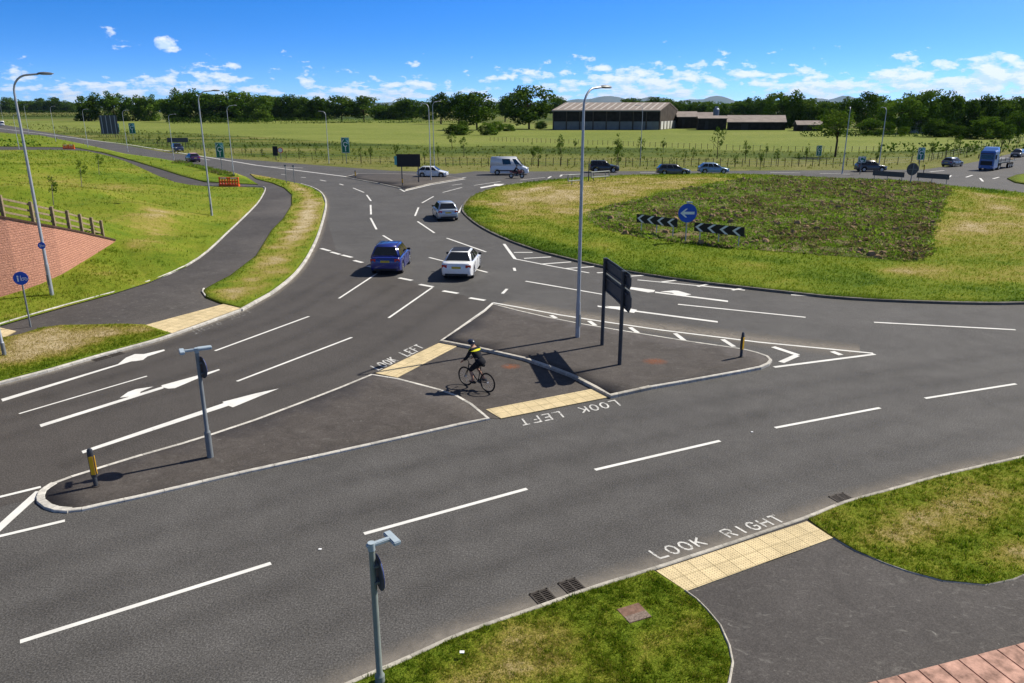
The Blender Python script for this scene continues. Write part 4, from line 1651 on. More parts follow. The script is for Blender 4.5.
# ------------------------------------------------------------------ chevron boards and blue arrow on the round island
def chevron_board(label, L_px, R_px, z, h, group, front=True):
    A, B = at(L_px[0], L_px[1], z), at(R_px[0], R_px[1], z)
    d = B - A
    w = Vector((d.x, d.y, 0)).length
    root = thing('chevron_sign', label, 'sign', (A.x, A.y, 0.1), math.atan2(d.y, d.x), group)
    zb = z - 0.1
    MB().box((w / 2, 0, zb + h / 2), (w, 0.03, h)).build('board', M['sign_black'] if front else M['sign_back_grey'], root)
    if front:
        for k in range(4):
            x = w * (0.02 + k * .248)
            t = w * .062
            c = w * 0.115
            mb = MB().prism([(x, -.0165, zb + h / 2), (x + c, -.0165, zb + h * .97), (x + c + t, -.0165, zb + h * .97), (x + t, -.0165, zb + h / 2), (x + c + t, -.0165, zb + h * .03), (x + c, -.0165, zb + h * .03)], (0, -.004, 0))
            mb.build('chevron', M['sign_white'], root)
    for x in ((w * .12, w * .5, w * .9) if front else (w * .06, w * .48, w * .93)):
        MB().tube([(x, 0.06, -0.3), (x, 0.06, zb + h * .9)], 0.038, 8).build('post', M['galv'] if front else M['galv_dark'], root, smooth=True)
    return root


CG = 'chevron boards facing the island'
G = at(675, 239, 0.15)
zb = height_at(G, 227.5)
chevron_board('black and white chevron board left of the blue arrow disc', (636.5, 222), (677, 227.5), zb, height_at(G, 219) - zb, CG)
G = at(719, 246, 0.15)
zb2 = height_at(G, 234)
chevron_board('black and white chevron board right of the blue arrow disc', (694, 231), (744, 236.5), zb2, height_at(G, 225) - zb2, CG)


def arrow_sign():
    P = at(685.5, 242.8, 0.15)
    zt = height_at(P, 203.5) - 0.15
    r = (height_at(P, 203.5) - height_at(P, 222.5)) / 2
    root = thing('arrow_sign', 'blue disc with a white left arrow between two chevron boards', 'sign', P, R(3))
    MB().tube([(0, 0.05, -0.3), (0, 0.05, zt)], 0.045, 10).build('pole', M['galv'], root, smooth=True)
    d = MB().disc((0, -.01, zt - r), (0, 1, 0), r, 0.02, 36).build('disc', M['sign_blue'], root)
    c = zt - r
    MB().prism([(x * r, -.022, c + z * r) for x, z in [(-.78, 0), (-.22, .46), (-.02, .46), (-.34, .14), (.74, .14), (.74, -.14), (-.34, -.14), (-.02, -.46), (-.22, -.46)]], (0, -.005, 0)).build('arrow', M['sign_white'], d)
    am = MB().box((0, -.1, zt + .12), (0.1, 0.4, 0.06)).build('light_arm', M['galv_dark'], root)
    MB().box((0, -.3, zt + .115), (0.45, 0.12, 0.07)).build('light_head', M['sign_light'], am)
    MB().tube([(0, 0.05, zt), (0, .05, zt + .14)], 0.045, 8).build('cap', M['galv_dark'], root)


arrow_sign()

# backs of the boards on the far side of the island
G = at(878, 182, 0.15)
zb = height_at(G, 176.2)
chevron_board('grey back of a chevron board left of the round disc back', (872.5, 175.3), (904, 177.5), zb, height_at(G, 171.2) - height_at(G, 176.2), 'backs of the far chevron boards', False)
chevron_board('grey back of a chevron board right of the round disc back', (916.5, 177.5), (949, 179.7), zb, height_at(G, 171.2) - height_at(G, 176.2), 'backs of the far chevron boards', False)
P = at(909.5, 184, 0.15)
zt = height_at(P, 163.0) - 0.15
root = thing('round_sign', 'round grey sign back on a leaning post between two far boards', 'sign', P, R(5))
MB().tube([(0, -0.08, -0.2), (0.12, -0.08, zt - .1)], 0.06, 8).build('pole', M['galv_dark'], root)
MB().disc((0.1, 0, zt - 0.75), (0, 1, 0), 0.75, 0.03, 30).build('disc', M['sign_back_grey'], root)
MB().box((0.1, -.05, zt - .75), (1.0, .05, .08)).build('bracket', M['galv_dark'], root)


# ------------------------------------------------------------------ open tubular frames by the tall lamp
def rail_frame(label, x0, x1, yb, yt, posts):
    P = at(x0, yb, 0.15)
    Q = at(x1, yb - (x1 - x0) * 0.08, 0.15)
    h = height_at(P, yt) - 0.15
    d = Q - P
    w = d.length
    root = thing('tubular_stand', label, 'sign frame', P, math.atan2(d.y, d.x), 'open frames beside the tall lamp')
    mb = MB()
    for z in (h * .45, h):
        mb.tube([(0, 0, z), (w, 0, z)], 0.085, 6)
    for x in (0, w):
        mb.tube([(x, 0, h * .45), (x, 0, h)], 0.085, 6)
    mb.build('frame', M['pole_green'], root)
    for t in posts:
        MB().tube([(w * t, .05, -.2), (w * t, .05, h)], 0.05, 6).build('post', M['galv_dark'], root)


rail_frame('open grey frame on posts left of the tall island lamp', 568, 581.5, 186, 175.2, (0.3, .9))
rail_frame('open grey frame on posts right of the tall island lamp', 591, 609, 181.5, 172.3, (0.15, .8))
P = at(588.5, 181.5, 0.15)
h = height_at(P, 163)
root = thing('sign_post', 'dark square sign post between two open frames near the black jeep', 'post', P)
MB().tube([(0, 0, -.2), (0, 0, h)], 0.07, 8).build('pole', M['black_post'], root)
MB().box((0, 0.06, h - 1.0), (0.12, 0.05, 1.9)).build('edge_on_panel', M['sign_back'], root)


# ------------------------------------------------------------------ green map signs
def green_sign(label, base, x0, x1, yt, yb, facing=0.0, post_w=0.06, back=False, split=True):
    P = at(base[0], base[1], 0.0)
    k = (at(base[0] + 1, base[1]) - P).length
    w = (x1 - x0) * k
    zt, zb_ = height_at(P, yt), height_at(P, yb)
    root = thing('map_sign', label, 'sign', P, facing, 'green direction signs')
    for x in ((-w * .3, w * .3) if w > 2.0 else (0,)):
        MB().tube([(x, 0.08, -.2), (x, 0.08, zt - .1)], post_w, 8).build('post', M['galv_dark'], root)
    b = MB().box((0, 0, (zt + zb_) / 2), (w, 0.04, zt - zb_)).build('panel', M['sign_green'], root)
    H = zt - zb_
    c = (zt + zb_) / 2
    if split:
        MB().prism([(-w * .1, -.022, zt - .06), (w * .46, -.022, zt - .06), (w * .46, -.022, c + H * .02), (w * .25, -.022, c + H * .1)], (0, -.004, 0)).build('pale_field', M['sign_teal'], b)
    mb = MB()
    r = w * .2
    for q in range(12):
        a0, a1 = 2 * math.pi * q / 14 + .3, 2 * math.pi * (q + 1) / 14 + .3
        mb.add([(rr * math.cos(a), -.029, c + H * .06 + rr * math.sin(a)) for rr, a in ((r, a0), (r * 1.45, a0), (r * 1.45, a1), (r, a1))], [(0, 1, 2, 3)])
    mb.box((0, -.029, c - H * .22), (w * .1, .004, H * .34))
    mb.box((-w * .3, -.029, c + H * .3), (w * .09, .004, H * .24), ry=0.6)
    mb.box((w * .3, -.029, c + H * .26), (w * .08, .004, H * .2), ry=-0.6)
    mb.build('road_symbol', M['sign_white'], b, fix=False)
    bd = MB()
    for x in (-w / 2 + .05, w / 2 - .05):
        bd.box((x, -.024, c), (.06, .006, H - .04))
    for z in (zt - .05, zb_ + .05):
        bd.box((0, -.0245, z), (w - .04, .005, .06))
    bd.build('border', M['sign_white'], b)
    return root


green_sign('green map sign on a post behind the orange barrier', (222, 170.5), 217, 225.5, 142.5, 158, R(-8))
green_sign('green map sign standing at the meadow edge right of a lamp', (346.5, 163), 342.5, 350.5, 137.5, 153)
green_sign('green map sign far down the left road', (133.5, 139), 131, 137, 123, 133.5)
green_sign('small green sign close to the far left lamp', (118, 136), 115.5, 120.5, 123.5, 132)
green_sign('green map sign in front of the saplings behind the round disc back', (918.5, 171), 915.5, 922.5, 147.5, 160)
green_sign('narrow teal sign in the hedge right of the airy pale tree', (818, 161), 815.5, 820.8, 145.5, 156, split=False)
green_sign('wide low green sign behind the dark car near the chevron backs', (860, 174.5), 856, 864, 156.5, 162.5, split=False)


# ------------------------------------------------------------------ other sign backs
def board_sign(name, label, base, x0, x1, yt, yb, mat, posts, facing=0.0, ribs=0, cat='sign', edge=None):
    P = at(base[0], base[1], 0.05)
    k = (at(base[0] + 1, base[1], 0.05) - P).length
    w = (x1 - x0) * k
    xo = ((x0 + x1) / 2 - base[0]) * k
    zt, zb_ = height_at(P, yt), height_at(P, yb)
    root = thing(name, label, cat, P, facing)
    b = MB().box((xo, 0, (zt + zb_) / 2), (w, 0.05, zt - zb_)).build('board', mat, root, bevel=0.0)
    for t in posts:
        MB().tube([(xo - w / 2 + w * t, 0.09, -.2), (xo - w / 2 + w * t, .09, zt - .05)], 0.07, 8).build('post', M['black_post'], root)
    if ribs:
        for q in range(ribs):
            mb = MB()
            mb.box((xo - w / 2 + w * (q + .5) / ribs, -.05, (zt + zb_) / 2), (w / ribs * .12, 0.06, (zt - zb_) * .98))
            mb.build('rib', M['galv'], b)
    if edge:
        MB().box((xo - w / 2 - .12, 0.0, (zt + zb_) / 2), (.3, .06, (zt - zb_) * .7)).build('pale_edge', M['sign_teal'], b)
    return root


board_sign('board_sign', 'large black sign back on two posts over the splitter island', (403, 182.5), 397.5, 421, 154.5, 167.2, M['sign_black'], (0.2, .9), edge=True)
o = board_sign('billboard', 'large dark striped sign back on the left horizon side of the road', (110, 137), 102, 119.5, 115.5, 134, M['sign_back_grey'], (.25, .75), ribs=4)
board_sign('low_board', 'long low grey sign back beyond the dark blue car', (178, 147.5), 168, 189, 138, 142.5, M['sign_back_grey'], (.15, .85))
P = at(281, 159, 0)
board_sign('board_sign', 'narrow black sign back beside a white and red disc at the meadow edge', (276, 160), 273.5, 278.5, 146.5, 156, M['sign_black'], (.5,))
k = 0.145
root = thing('round_sign', 'white disc with red rim beside a narrow black sign at the meadow edge', 'sign', P)
zt = height_at(P, 147.5)
MB().tube([(0, 0.06, -.2), (0, .06, zt)], .06, 8).build('pole', M['galv_dark'], root)
MB().disc((0, 0, zt - .5), (0, 1, 0), .52, .03, 24).build('rim', M['sign_red'], root)
MB().disc((0, -.02, zt - .5), (0, 1, 0), .40, .02, 24).build('disc', M['sign_white'], root)


# ------------------------------------------------------------------ orange barriers
def barrier(label, px, rz, n):
    P = at(px[0], px[1], 0.1)
    root = thing('road_barrier', label, 'barrier', P, rz, 'orange plastic road barriers')
    for i in range(n):
        x = (i - (n - 1) / 2) * 1.02
        mb = MB()
        mb.box((x, 0, .88), (.98, .16, .16))
        mb.box((x, 0, .14), (.98, .34, .24))
        mb.box((x, 0, .52), (.98, .14, .14))
        for k in (-.42, -.14, .14, .42):
            mb.box((x + k, 0, .5), (.1, .12, .8))
        b = mb.build('panel', M['orange'], root, bevel=0.0)
        MB().box((x, -.085, .88), (.6, .012, .1)).build('reflector', M['sign_white'], b)
    return root


barrier('orange plastic barrier row on the path below the green map sign', (229.5, 186.5), R(-6), 2).scale = (1.25, 1.2, 1.15)
barrier('orange plastic barrier beside the far footpath on the bank', (69, 149), R(0), 2).scale = (1.3, 1.2, 1.0)
# ------------------------------------------------------------------ road vehicles
def interp(x, xs, ys):
    return float(np.interp(x, xs, ys))


SPEC = {
    # L, W, belt/roof heights, lower body top profile (x from rear), cabin outline
    'hatch': dict(L=4.25, W=1.80, r=0.32, wx=(0.78, 3.42), top=[(0, .72), (.06, .92), (.18, .98), (2.7, .95), (3.05, .93), (3.85, .76), (4.15, .62), (4.25, .5)],
                  cab=dict(b=(0.12, 3.15), t=(0.72, 2.32), zb=.93, zt=1.48, wb=.84, wt=.60)),
    'suv': dict(L=4.40, W=1.86, r=0.35, wx=(0.82, 3.52), top=[(0, .80), (.05, 1.02), (.18, 1.08), (2.8, 1.04), (3.1, 1.03), (3.95, .90), (4.3, .74), (4.4, .55)],
                cab=dict(b=(0.10, 3.2), t=(0.60, 2.35), zb=1.03, zt=1.64, wb=.86, wt=.63)),
    'sedan': dict(L=4.60, W=1.79, r=0.33, wx=(0.98, 3.74), top=[(0, .70), (.05, .95), (.15, 1.02), (.9, 1.0), (3.1, .94), (3.45, .91), (4.2, .78), (4.5, .62), (4.6, .48)],
                  cab=dict(b=(0.55, 3.5), t=(1.35, 2.6), zb=.95, zt=1.45, wb=.82, wt=.57)),
    'estate': dict(L=4.70, W=1.82, r=0.33, wx=(0.95, 3.78), top=[(0, .74), (.06, .98), (.18, 1.02), (3.1, .97), (3.5, .94), (4.3, .80), (4.6, .64), (4.7, .5)],
                   cab=dict(b=(0.10, 3.55), t=(0.55, 2.7), zb=.96, zt=1.49, wb=.84, wt=.61)),
    'jeep': dict(L=4.35, W=1.85, r=0.37, wx=(0.85, 3.45), top=[(0, .85), (.04, 1.08), (.12, 1.12), (2.7, 1.10), (3.0, 1.09), (3.9, 1.0), (4.25, .88), (4.35, .6)],
                 cab=dict(b=(0.06, 3.0), t=(0.30, 2.35), zb=1.08, zt=1.72, wb=.86, wt=.68)),
    'van': dict(L=5.55, W=2.0, r=0.35, wx=(1.05, 4.55), top=[(0, 1.1), (.03, 1.30), (.1, 1.36), (4.0, 1.36), (4.5, 1.30), (5.2, 1.06), (5.45, .85), (5.55, .55)],
                cab=dict(b=(0.03, 4.75), t=(0.14, 3.75), zb=1.32, zt=2.48, wb=.96, wt=.86)),
}


def car_body(s):
    L, Wd = s['L'], s['W']
    xs = sorted(set([0, .02, .06, .14, .3, .5] + [round(.5 + .1 * i, 2) for i in range(int((L - 1) / .1))] + [L - .5, L - .3, L - .14, L - .06, L - .02, L] +
                    [w + d for w in s['wx'] for d in (-s['r'] - .07, -s['r'] - .055, -s['r'], -.2, 0, .2, s['r'], s['r'] + .055, s['r'] + .07)]))
    tx, tz = zip(*s['top'])
    ra = s['r'] + .06
    rings = []
    for x in xs:
        zt = interp(x, tx, tz)
        zb = interp(x, (0, .1, .4, L - .4, L - .08, L), (.42, .30, .2, .2, .24, .36))
        for w in s['wx']:
            if abs(x - w) < ra:
                zb = max(zb, s['r'] + math.sqrt(ra * ra - (x - w) ** 2))
        hw = Wd / 2 * interp(x, (0, .05, .2, .6, L - .9, L - .3, L - .08, L), (.80, .88, .955, 1, 1, .93, .84, .74))
        sh = min(.14, (zt - zb) * .4)
        half = [(hw * .90, zb), (hw * .985, zb + min(.05, (zt - zb) * .2)), (hw, zb + (zt - zb) * .45), (hw * .985, zt - sh), (hw * .94, zt - sh * .35), (hw * .86, zt), (hw * .5, zt + .015)]
        ring = [(x - L / 2, y, z) for y, z in half] + [(x - L / 2, -y, z) for y, z in half[::-1]]
        rings.append(ring)
    return MB().loft(rings)


def car(label, px, hd, kind, paint, group=None, cat='car', name='parked_car', roof=None, glass='glass', plate='rear', scale=1.0):
    s = SPEC[kind]
    P = at(px[0], px[1], 0.0)
    root = thing(name, label, cat, P, hd, group)
    L, Wd, c = s['L'], s['W'], s['cab']
    pm = paint
    b = car_body(s).build('body', pm, root, smooth=True)
    MB().box((0, 0, .33), (L * .82, Wd * .78, .22)).build('underbody', M['trim'], root)
    # cabin
    x0, x1, t0, t1 = [v - L / 2 for v in (*c['b'], *c['t'])]
    zb, zt, wb, wt = c['zb'], c['zt'], c['wb'], c['wt']
    cb = MB()
    nb = 6
    lo = [(x0, -wb, zb), (x1, -wb, zb), (x1, wb, zb), (x0, wb, zb)]
    hi = [(t0, -wt, zt), (t1, -wt, zt), (t1, wt, zt), (t0, wt, zt)]
    cb.add(lo + hi, [(0, 3, 2, 1), (4, 5, 6, 7), (0, 1, 5, 4), (1, 2, 6, 5), (2, 3, 7, 6), (3, 0, 4, 7)])
    me = cb.mesh('cabin', pm)
    bm = bmesh.new()
    bm.from_mesh(me)
    es = [e for e in bm.edges if max(v.co.z for v in e.verts) > zb + .1]
    bmesh.ops.bevel(bm, geom=es, offset=.07, segments=3, affect='EDGES')
    bm.to_mesh(me)
    bm.free()
    me.polygons.foreach_set('use_smooth', [True] * len(me.polygons))
    cab = bpy.data.objects.new('cabin', me)
    COL.objects.link(cab)
    cab.parent = root

    def pane(nm, q, u0, u1, v0, v1, mat=None, off=.008):
        """glass in a cabin face: q = four corners (bottom a, bottom b, top b, top a)"""
        a, b_, c_, d_ = [Vector(p) for p in q]

        def pt(u, v):
            return (a.lerp(b_, u)).lerp(d_.lerp(c_, u), v)
        n = (b_ - a).cross(d_ - a).normalized()
        mid = pt(.5, .5)
        if n.dot(mid - Vector((0, 0, zb + .1))) < 0:
            n = -n
        vs = [pt(u, v) + n * off for u, v in ((u0[0], v0), (u1[0], v0), (u1[1], v1), (u0[1], v1))]
        return MB().prism(vs, -n * .012).build(nm, mat or M['glass'], cab, bevel=0.0)
    side = lambda sg: [(x0, sg * wb, zb), (x1, sg * wb, zb), (t1, sg * wt, zt), (t0, sg * wt, zt)]
    pane('windscreen', [(x1, -wb, zb), (x1, wb, zb), (t1, wt, zt), (t1, -wt, zt)], (.07, .07), (.93, .93), .06, .90)
    if kind == 'van':
        for sg in (1, -1):
            pane('side_window', side(sg), (.78, .80), (.945, .93), .12, .80)
            pane('side_window', side(sg), (.40, .42), (.66, .71), .14, .80)
        pane('rear_window', [(x0, -wb, zb), (x0, wb, zb), (t0, wt, zt), (t0, -wt, zt)], (.1, .1), (.9, .9), .15, .8)
        MB().prism([(-L / 2 + .12, sg * .0, .5) for sg in (0,)] * 3, (0, 0, .01)) if False else None
        mb = MB()
        for sg in (1, -1):
            mb.box((-.1, sg * (Wd / 2 + .004), .62), (L * .55, .02, .16))
        mb.build('side_moulding', M['trim'], root)
    else:
        v0, v1 = .08, .86
        for sg in (1, -1):
            pane('side_window', side(sg), (.05, .08), (.33, .33), v0, v1)
            pane('side_window', side(sg), (.36, .36), (.62, .64), v0, v1)
            pane('side_window', side(sg), (.65, .67), (.93, .92), v0, v1)
        pane('rear_window', [(x0, -wb, zb), (x0, wb, zb), (t0, wt, zt), (t0, -wt, zt)], (.06, .09), (.94, .91), .06 if kind == 'sedan' else .2, .9)
    if roof:
        MB().box(((t0 + t1) / 2, 0, zt + .012), ((t1 - t0) * .9, wt * 1.75, .02)).build('roof_panel', roof, cab, bevel=.006)
    # wheels
    for x in s['wx']:
        for sg in (1, -1):
            wx, wy = x - L / 2, sg * (Wd / 2 - .13)
            r = s['r']
            ty = MB().tube([(0, -.105, 0), (0, -.09, 0), (0, .09, 0), (0, .105, 0)], [r * .9, r, r, r * .9], 22).build('wheel', M['rubber'], root, smooth=True)
            ty.location = (wx, wy, r)
            rm = MB()
            rm.tube([(0, sg * .098, 0), (0, sg * .112, 0)], [r * .66, r * .6], 18)
            rim = rm.build('rim', M['rim'], ty, smooth=False)
            sp = MB()
            for k in range(5):
                a = 2 * math.pi * (k + .5) / 5
                sp.box((math.cos(a) * r * .36, sg * .112, math.sin(a) * r * .36), (r * .16, .012, r * .2))
            sp.build('rim_gaps', M['trim'], ty)
    # lights, plates, bumpers, mirrors
    zl = s['top'][1][1] - .14
    for sg in (1, -1):
        MB().box((-L / 2 + .072, sg * Wd * .372, zl), (.10, Wd * .17, .17 if kind != 'van' else .3), rz=-sg * .25).build('tail_light', M['tail'], root, bevel=.015)
        MB().box((L / 2 - .17, sg * Wd * .36, s['top'][-2][1] + .02), (.16, Wd * .19, .13), rz=-sg * .45).build('headlight', M['head'], root, bevel=.02)
        mz = zb + .08
        mi = MB().box((x1 - .55 if kind != 'van' else x1 - .35, sg * (Wd / 2 + .06), mz), (.13, .2, .13)).build('mirror', M['trim'], root, bevel=.03)
    MB().box((-L / 2 + .012, 0, zl - .06), (.03, .52, .12)).build('rear_plate', M['plate_y'], root)
    MB().box((L / 2 - .0, 0, .42), (.03, .52, .12)).build('front_plate', M['plate_w'], root)
    MB().box((-L / 2 + .03, 0, .36), (.10, Wd * .72, .11)).build('rear_bumper', M['trim'], root, bevel=.02)
    MB().box((L / 2 - .05, 0, .48), (.10, Wd * .5, .16)).build('grille', M['trim'], root, bevel=.02)
    # door shut lines and handles on both flanks
    for sg in (1, -1):
        if kind != 'van':
            for xx in (L * .30, L * .53):
                MB().box((xx - L / 2 - .1, sg * (Wd / 2 * .99), zb - .14), (.18, .02, .03)).build('door_handle', M['trim'], root)
        mb = MB()
        for xx in ((.31, .50, .70) if kind != 'van' else (.45, .70, .84)):
            mb.box((xx * L - L / 2, sg * (Wd / 2 - .004), .62), (.012, .012, .55))
        mb.build('shut_line', M['trim'], root)
    if kind in ('estate', 'suv'):
        for sg in (1, -1):
            MB().tube([(t0 + .1, sg * wt * .93, zt + .045), (t1 - .1, sg * wt * .93, zt + .045)], .018, 6).build('roof_rail', M['trim'], cab)
    root.scale = (scale,) * 3
    return root


RD = math.pi / 2
car('white saloon with a dark roof driving away beside the blue car', (462.5, 272.5), RD - R(5), 'sedan', car_paint('white', (0.78, 0.79, 0.80)), name='saloon_car', roof=M['trim'])
car('bright blue hatchback car waiting at the roundabout give way line', (392, 268), RD - R(1), 'suv', car_paint('blue', (0.012, 0.024, 0.19), .25), name='hatchback_car')
car('pale silver people carrier circling the roundabout, seen from behind', (445, 218), RD + R(13), 'hatch', car_paint('silver', (0.42, 0.47, 0.54), .28, .3), name='people_carrier', scale=1.02)
car('white hatchback passing behind the splitter island lamp', (433, 177), R(-6), 'hatch', car_paint('white', (0.78, 0.79, 0.80)), name='hatchback_car')
car('white van with a dark side window on the far carriageway', (509.5, 174.5), R(-2), 'van', car_paint('white', (0.78, 0.79, 0.80)), cat='van', name='panel_van')
car('black off roader behind the open grey frames', (604, 172.2), R(0), 'jeep', car_paint('black', (0.012, 0.013, 0.018)), name='off_road_car')
car('dark grey estate car driving right along the far road', (673, 174.8), R(-1), 'estate', car_paint('grey', (0.075, 0.082, 0.11), .3, .4), name='estate_car')
car('light blue hatchback ahead of the grey estate car', (713, 173.4), R(-2), 'hatch', car_paint('light_blue', (0.20, 0.31, 0.46), .3, .3), name='hatchback_car', scale=1.03)
car('dark car with a pale bonnet behind the left chevron back', (870, 171.5), R(2), 'suv', car_paint('charcoal', (0.05, 0.055, 0.065), .3, .3), name='dark_car')
car('blue grey hatchback leaving by the right hand road', (952, 166.5), R(35), 'hatch', car_paint('slate', (0.10, 0.13, 0.19), .3, .3), name='hatchback_car')
car('small black car behind the lorry trailer', (1017, 157), heading((1024, 152), (990, 160)), 'estate', car_paint('black', (0.012, 0.013, 0.018)), name='black_car')
car('dark blue car approaching on the left road', (178, 151.5), heading((120, 140), (190, 155)), 'jeep', car_paint('navy', (0.012, 0.018, 0.05)), name='dark_car')
car('white van half cut by the left edge of the photo', (2, 126), heading((40, 130), (0, 125)), 'van', car_paint('white', (0.78, 0.79, 0.80)), cat='van', name='panel_van')


# ------------------------------------------------------------------ lorry with flat trailer
def lorry():
    hd = heading((1022, 164.2), (988, 170.3))
    P = at(989.5, 169.9)
    root = thing('lorry', 'blue articulated lorry with a loaded flat trailer turning towards the roundabout', 'lorry', P, hd)
    blue = car_paint('lorry_blue', (0.030, 0.13, 0.42), .35)
    rings = []
    for x, z0, z1, w in ((2.75, .55, 1.5, 1.12), (2.72, .45, 3.0, 1.2), (2.55, .45, 3.45, 1.24), (1.0, .45, 3.62, 1.25), (.35, .45, 3.62, 1.25)):
        rings.append([(x, -w, z0), (x, -w, z1 - .2), (x, -w * .93, z1), (x, w * .93, z1), (x, w, z1 - .2), (x, w, z0)])
    cab = MB().loft(rings).build('cab', blue, root, bevel=.03)
    MB().loft([[(x, -w, z0), (x, -w * .9, z1), (x, w * .9, z1), (x, w, z0)] for x, z0, z1, w in ((2.35, 3.44, 3.5, 1.1), (1.2, 3.6, 4.05, 1.2), (.4, 3.6, 4.15, 1.2))]).build('roof_deflector', blue, cab)
    MB().box((2.745, 0, 2.42), (.06, 2.1, .85), ry=-.06).build('windscreen', M['glass'], cab, bevel=.01)
    MB().box((2.78, 0, 1.35), (.06, 1.9, .75)).build('grille', M['trim'], cab, bevel=.02)
    MB().box((2.76, 0, .62), (.12, 2.3, .4)).build('bumper', blue, cab, bevel=.03)
    MB().box((2.72, 0, 3.02), (.4, 2.2, .12)).build('sun_visor', M['trim'], cab)
    for sg in (1, -1):
        MB().box((2.0, sg * 1.245, 2.45), (.85, .03, .8)).build('side_window', M['glass'], cab)
        MB().box((2.78, sg * .95, .72), (.08, .42, .2)).build('headlight', M['head'], cab)
        MB().box((2.6, sg * 1.42, 2.45), (.14, .18, .75)).build('mirror', M['trim'], cab, bevel=.02)
        MB().box((.7, sg * 1.1, .75), (1.3, .25, .55)).build('side_tank', M['galv_dark'], root, bevel=.03)
    MB().box((-5.2, 0, 1.05), (11.5, .8, .28)).build('chassis', M['trim'], root)
    MB().box((-5.8, 0, 1.33), (11.2, 2.45, .14)).build('trailer_deck', M['galv_dark'], root)
    MB().box((-.25, 0, 1.9), (.1, 2.4, 1.0)).build('headboard', M['galv_dark'], root)
    for i, x in enumerate((-1.6, -4.4, -7.2, -10.4)):
        for sg in (1, -1):
            MB().box((x, sg * 1.18, 1.75), (.09, .07, .75)).build('stake', M['trim'], root)
    for x in (1.9, -1.0, -7.2, -8.5, -9.8):
        for sg in (1, -1):
            w = MB().tube([(x, sg * .85, .5), (x, sg * .88, .5), (x, sg * 1.18, .5), (x, sg * 1.2, .5)], [.45, .5, .5, .45], 18).build('wheel', M['rubber'], root, smooth=True)
            MB().tube([(x, sg * 1.195, .5), (x, sg * 1.215, .5)], .28, 14).build('rim', M['rim'], w)
    ld = thing('trailer_load', 'low grey sheet load lying on the flat lorry trailer', 'load', P, hd)
    M['load'] = simple('grey_load', (0.20, 0.20, 0.21), .7, .2, var=.25, scale=2)
    MB().box((-4.4, 0, 1.66), (7.6, 2.1, .5)).build('bundle', M['load'], ld, bevel=.05)
    MB().box((-9.6, 0, 1.56), (2.2, 2.0, .3)).build('bundle', M['wood'], ld, bevel=.03)


lorry()
for _o in ('lorry', 'trailer_load'):
    bpy.data.objects[_o].scale = (.84, .84, .84)


# ------------------------------------------------------------------ people
def skin_body(name, joints, bones, mat, parent, root_i=0, sub=2, loc=None):
    me = bpy.data.meshes.new(name)
    me.from_pydata([j[0] for j in joints], bones, [])
    o = bpy.data.objects.new(name, me)
    COL.objects.link(o)
    o.parent = parent
    md = o.modifiers.new('skin', 'SKIN')
    if not me.skin_vertices:
        try:
            me.attributes.new('skin_vertices', 'FLOAT', 'POINT')
        except Exception:
            pass
    sv = me.skin_vertices[0].data
    for i, j in enumerate(joints):
        r = j[1]
        sv[i].radius = (r, r) if not hasattr(r, '__len__') else r
        sv[i].use_root = (i == root_i)
    md.use_smooth_shade = True
    sd = o.modifiers.new('subdivision', 'SUBSURF')
    sd.levels = sd.render_levels = sub
    me.materials.append(mat)
    return o


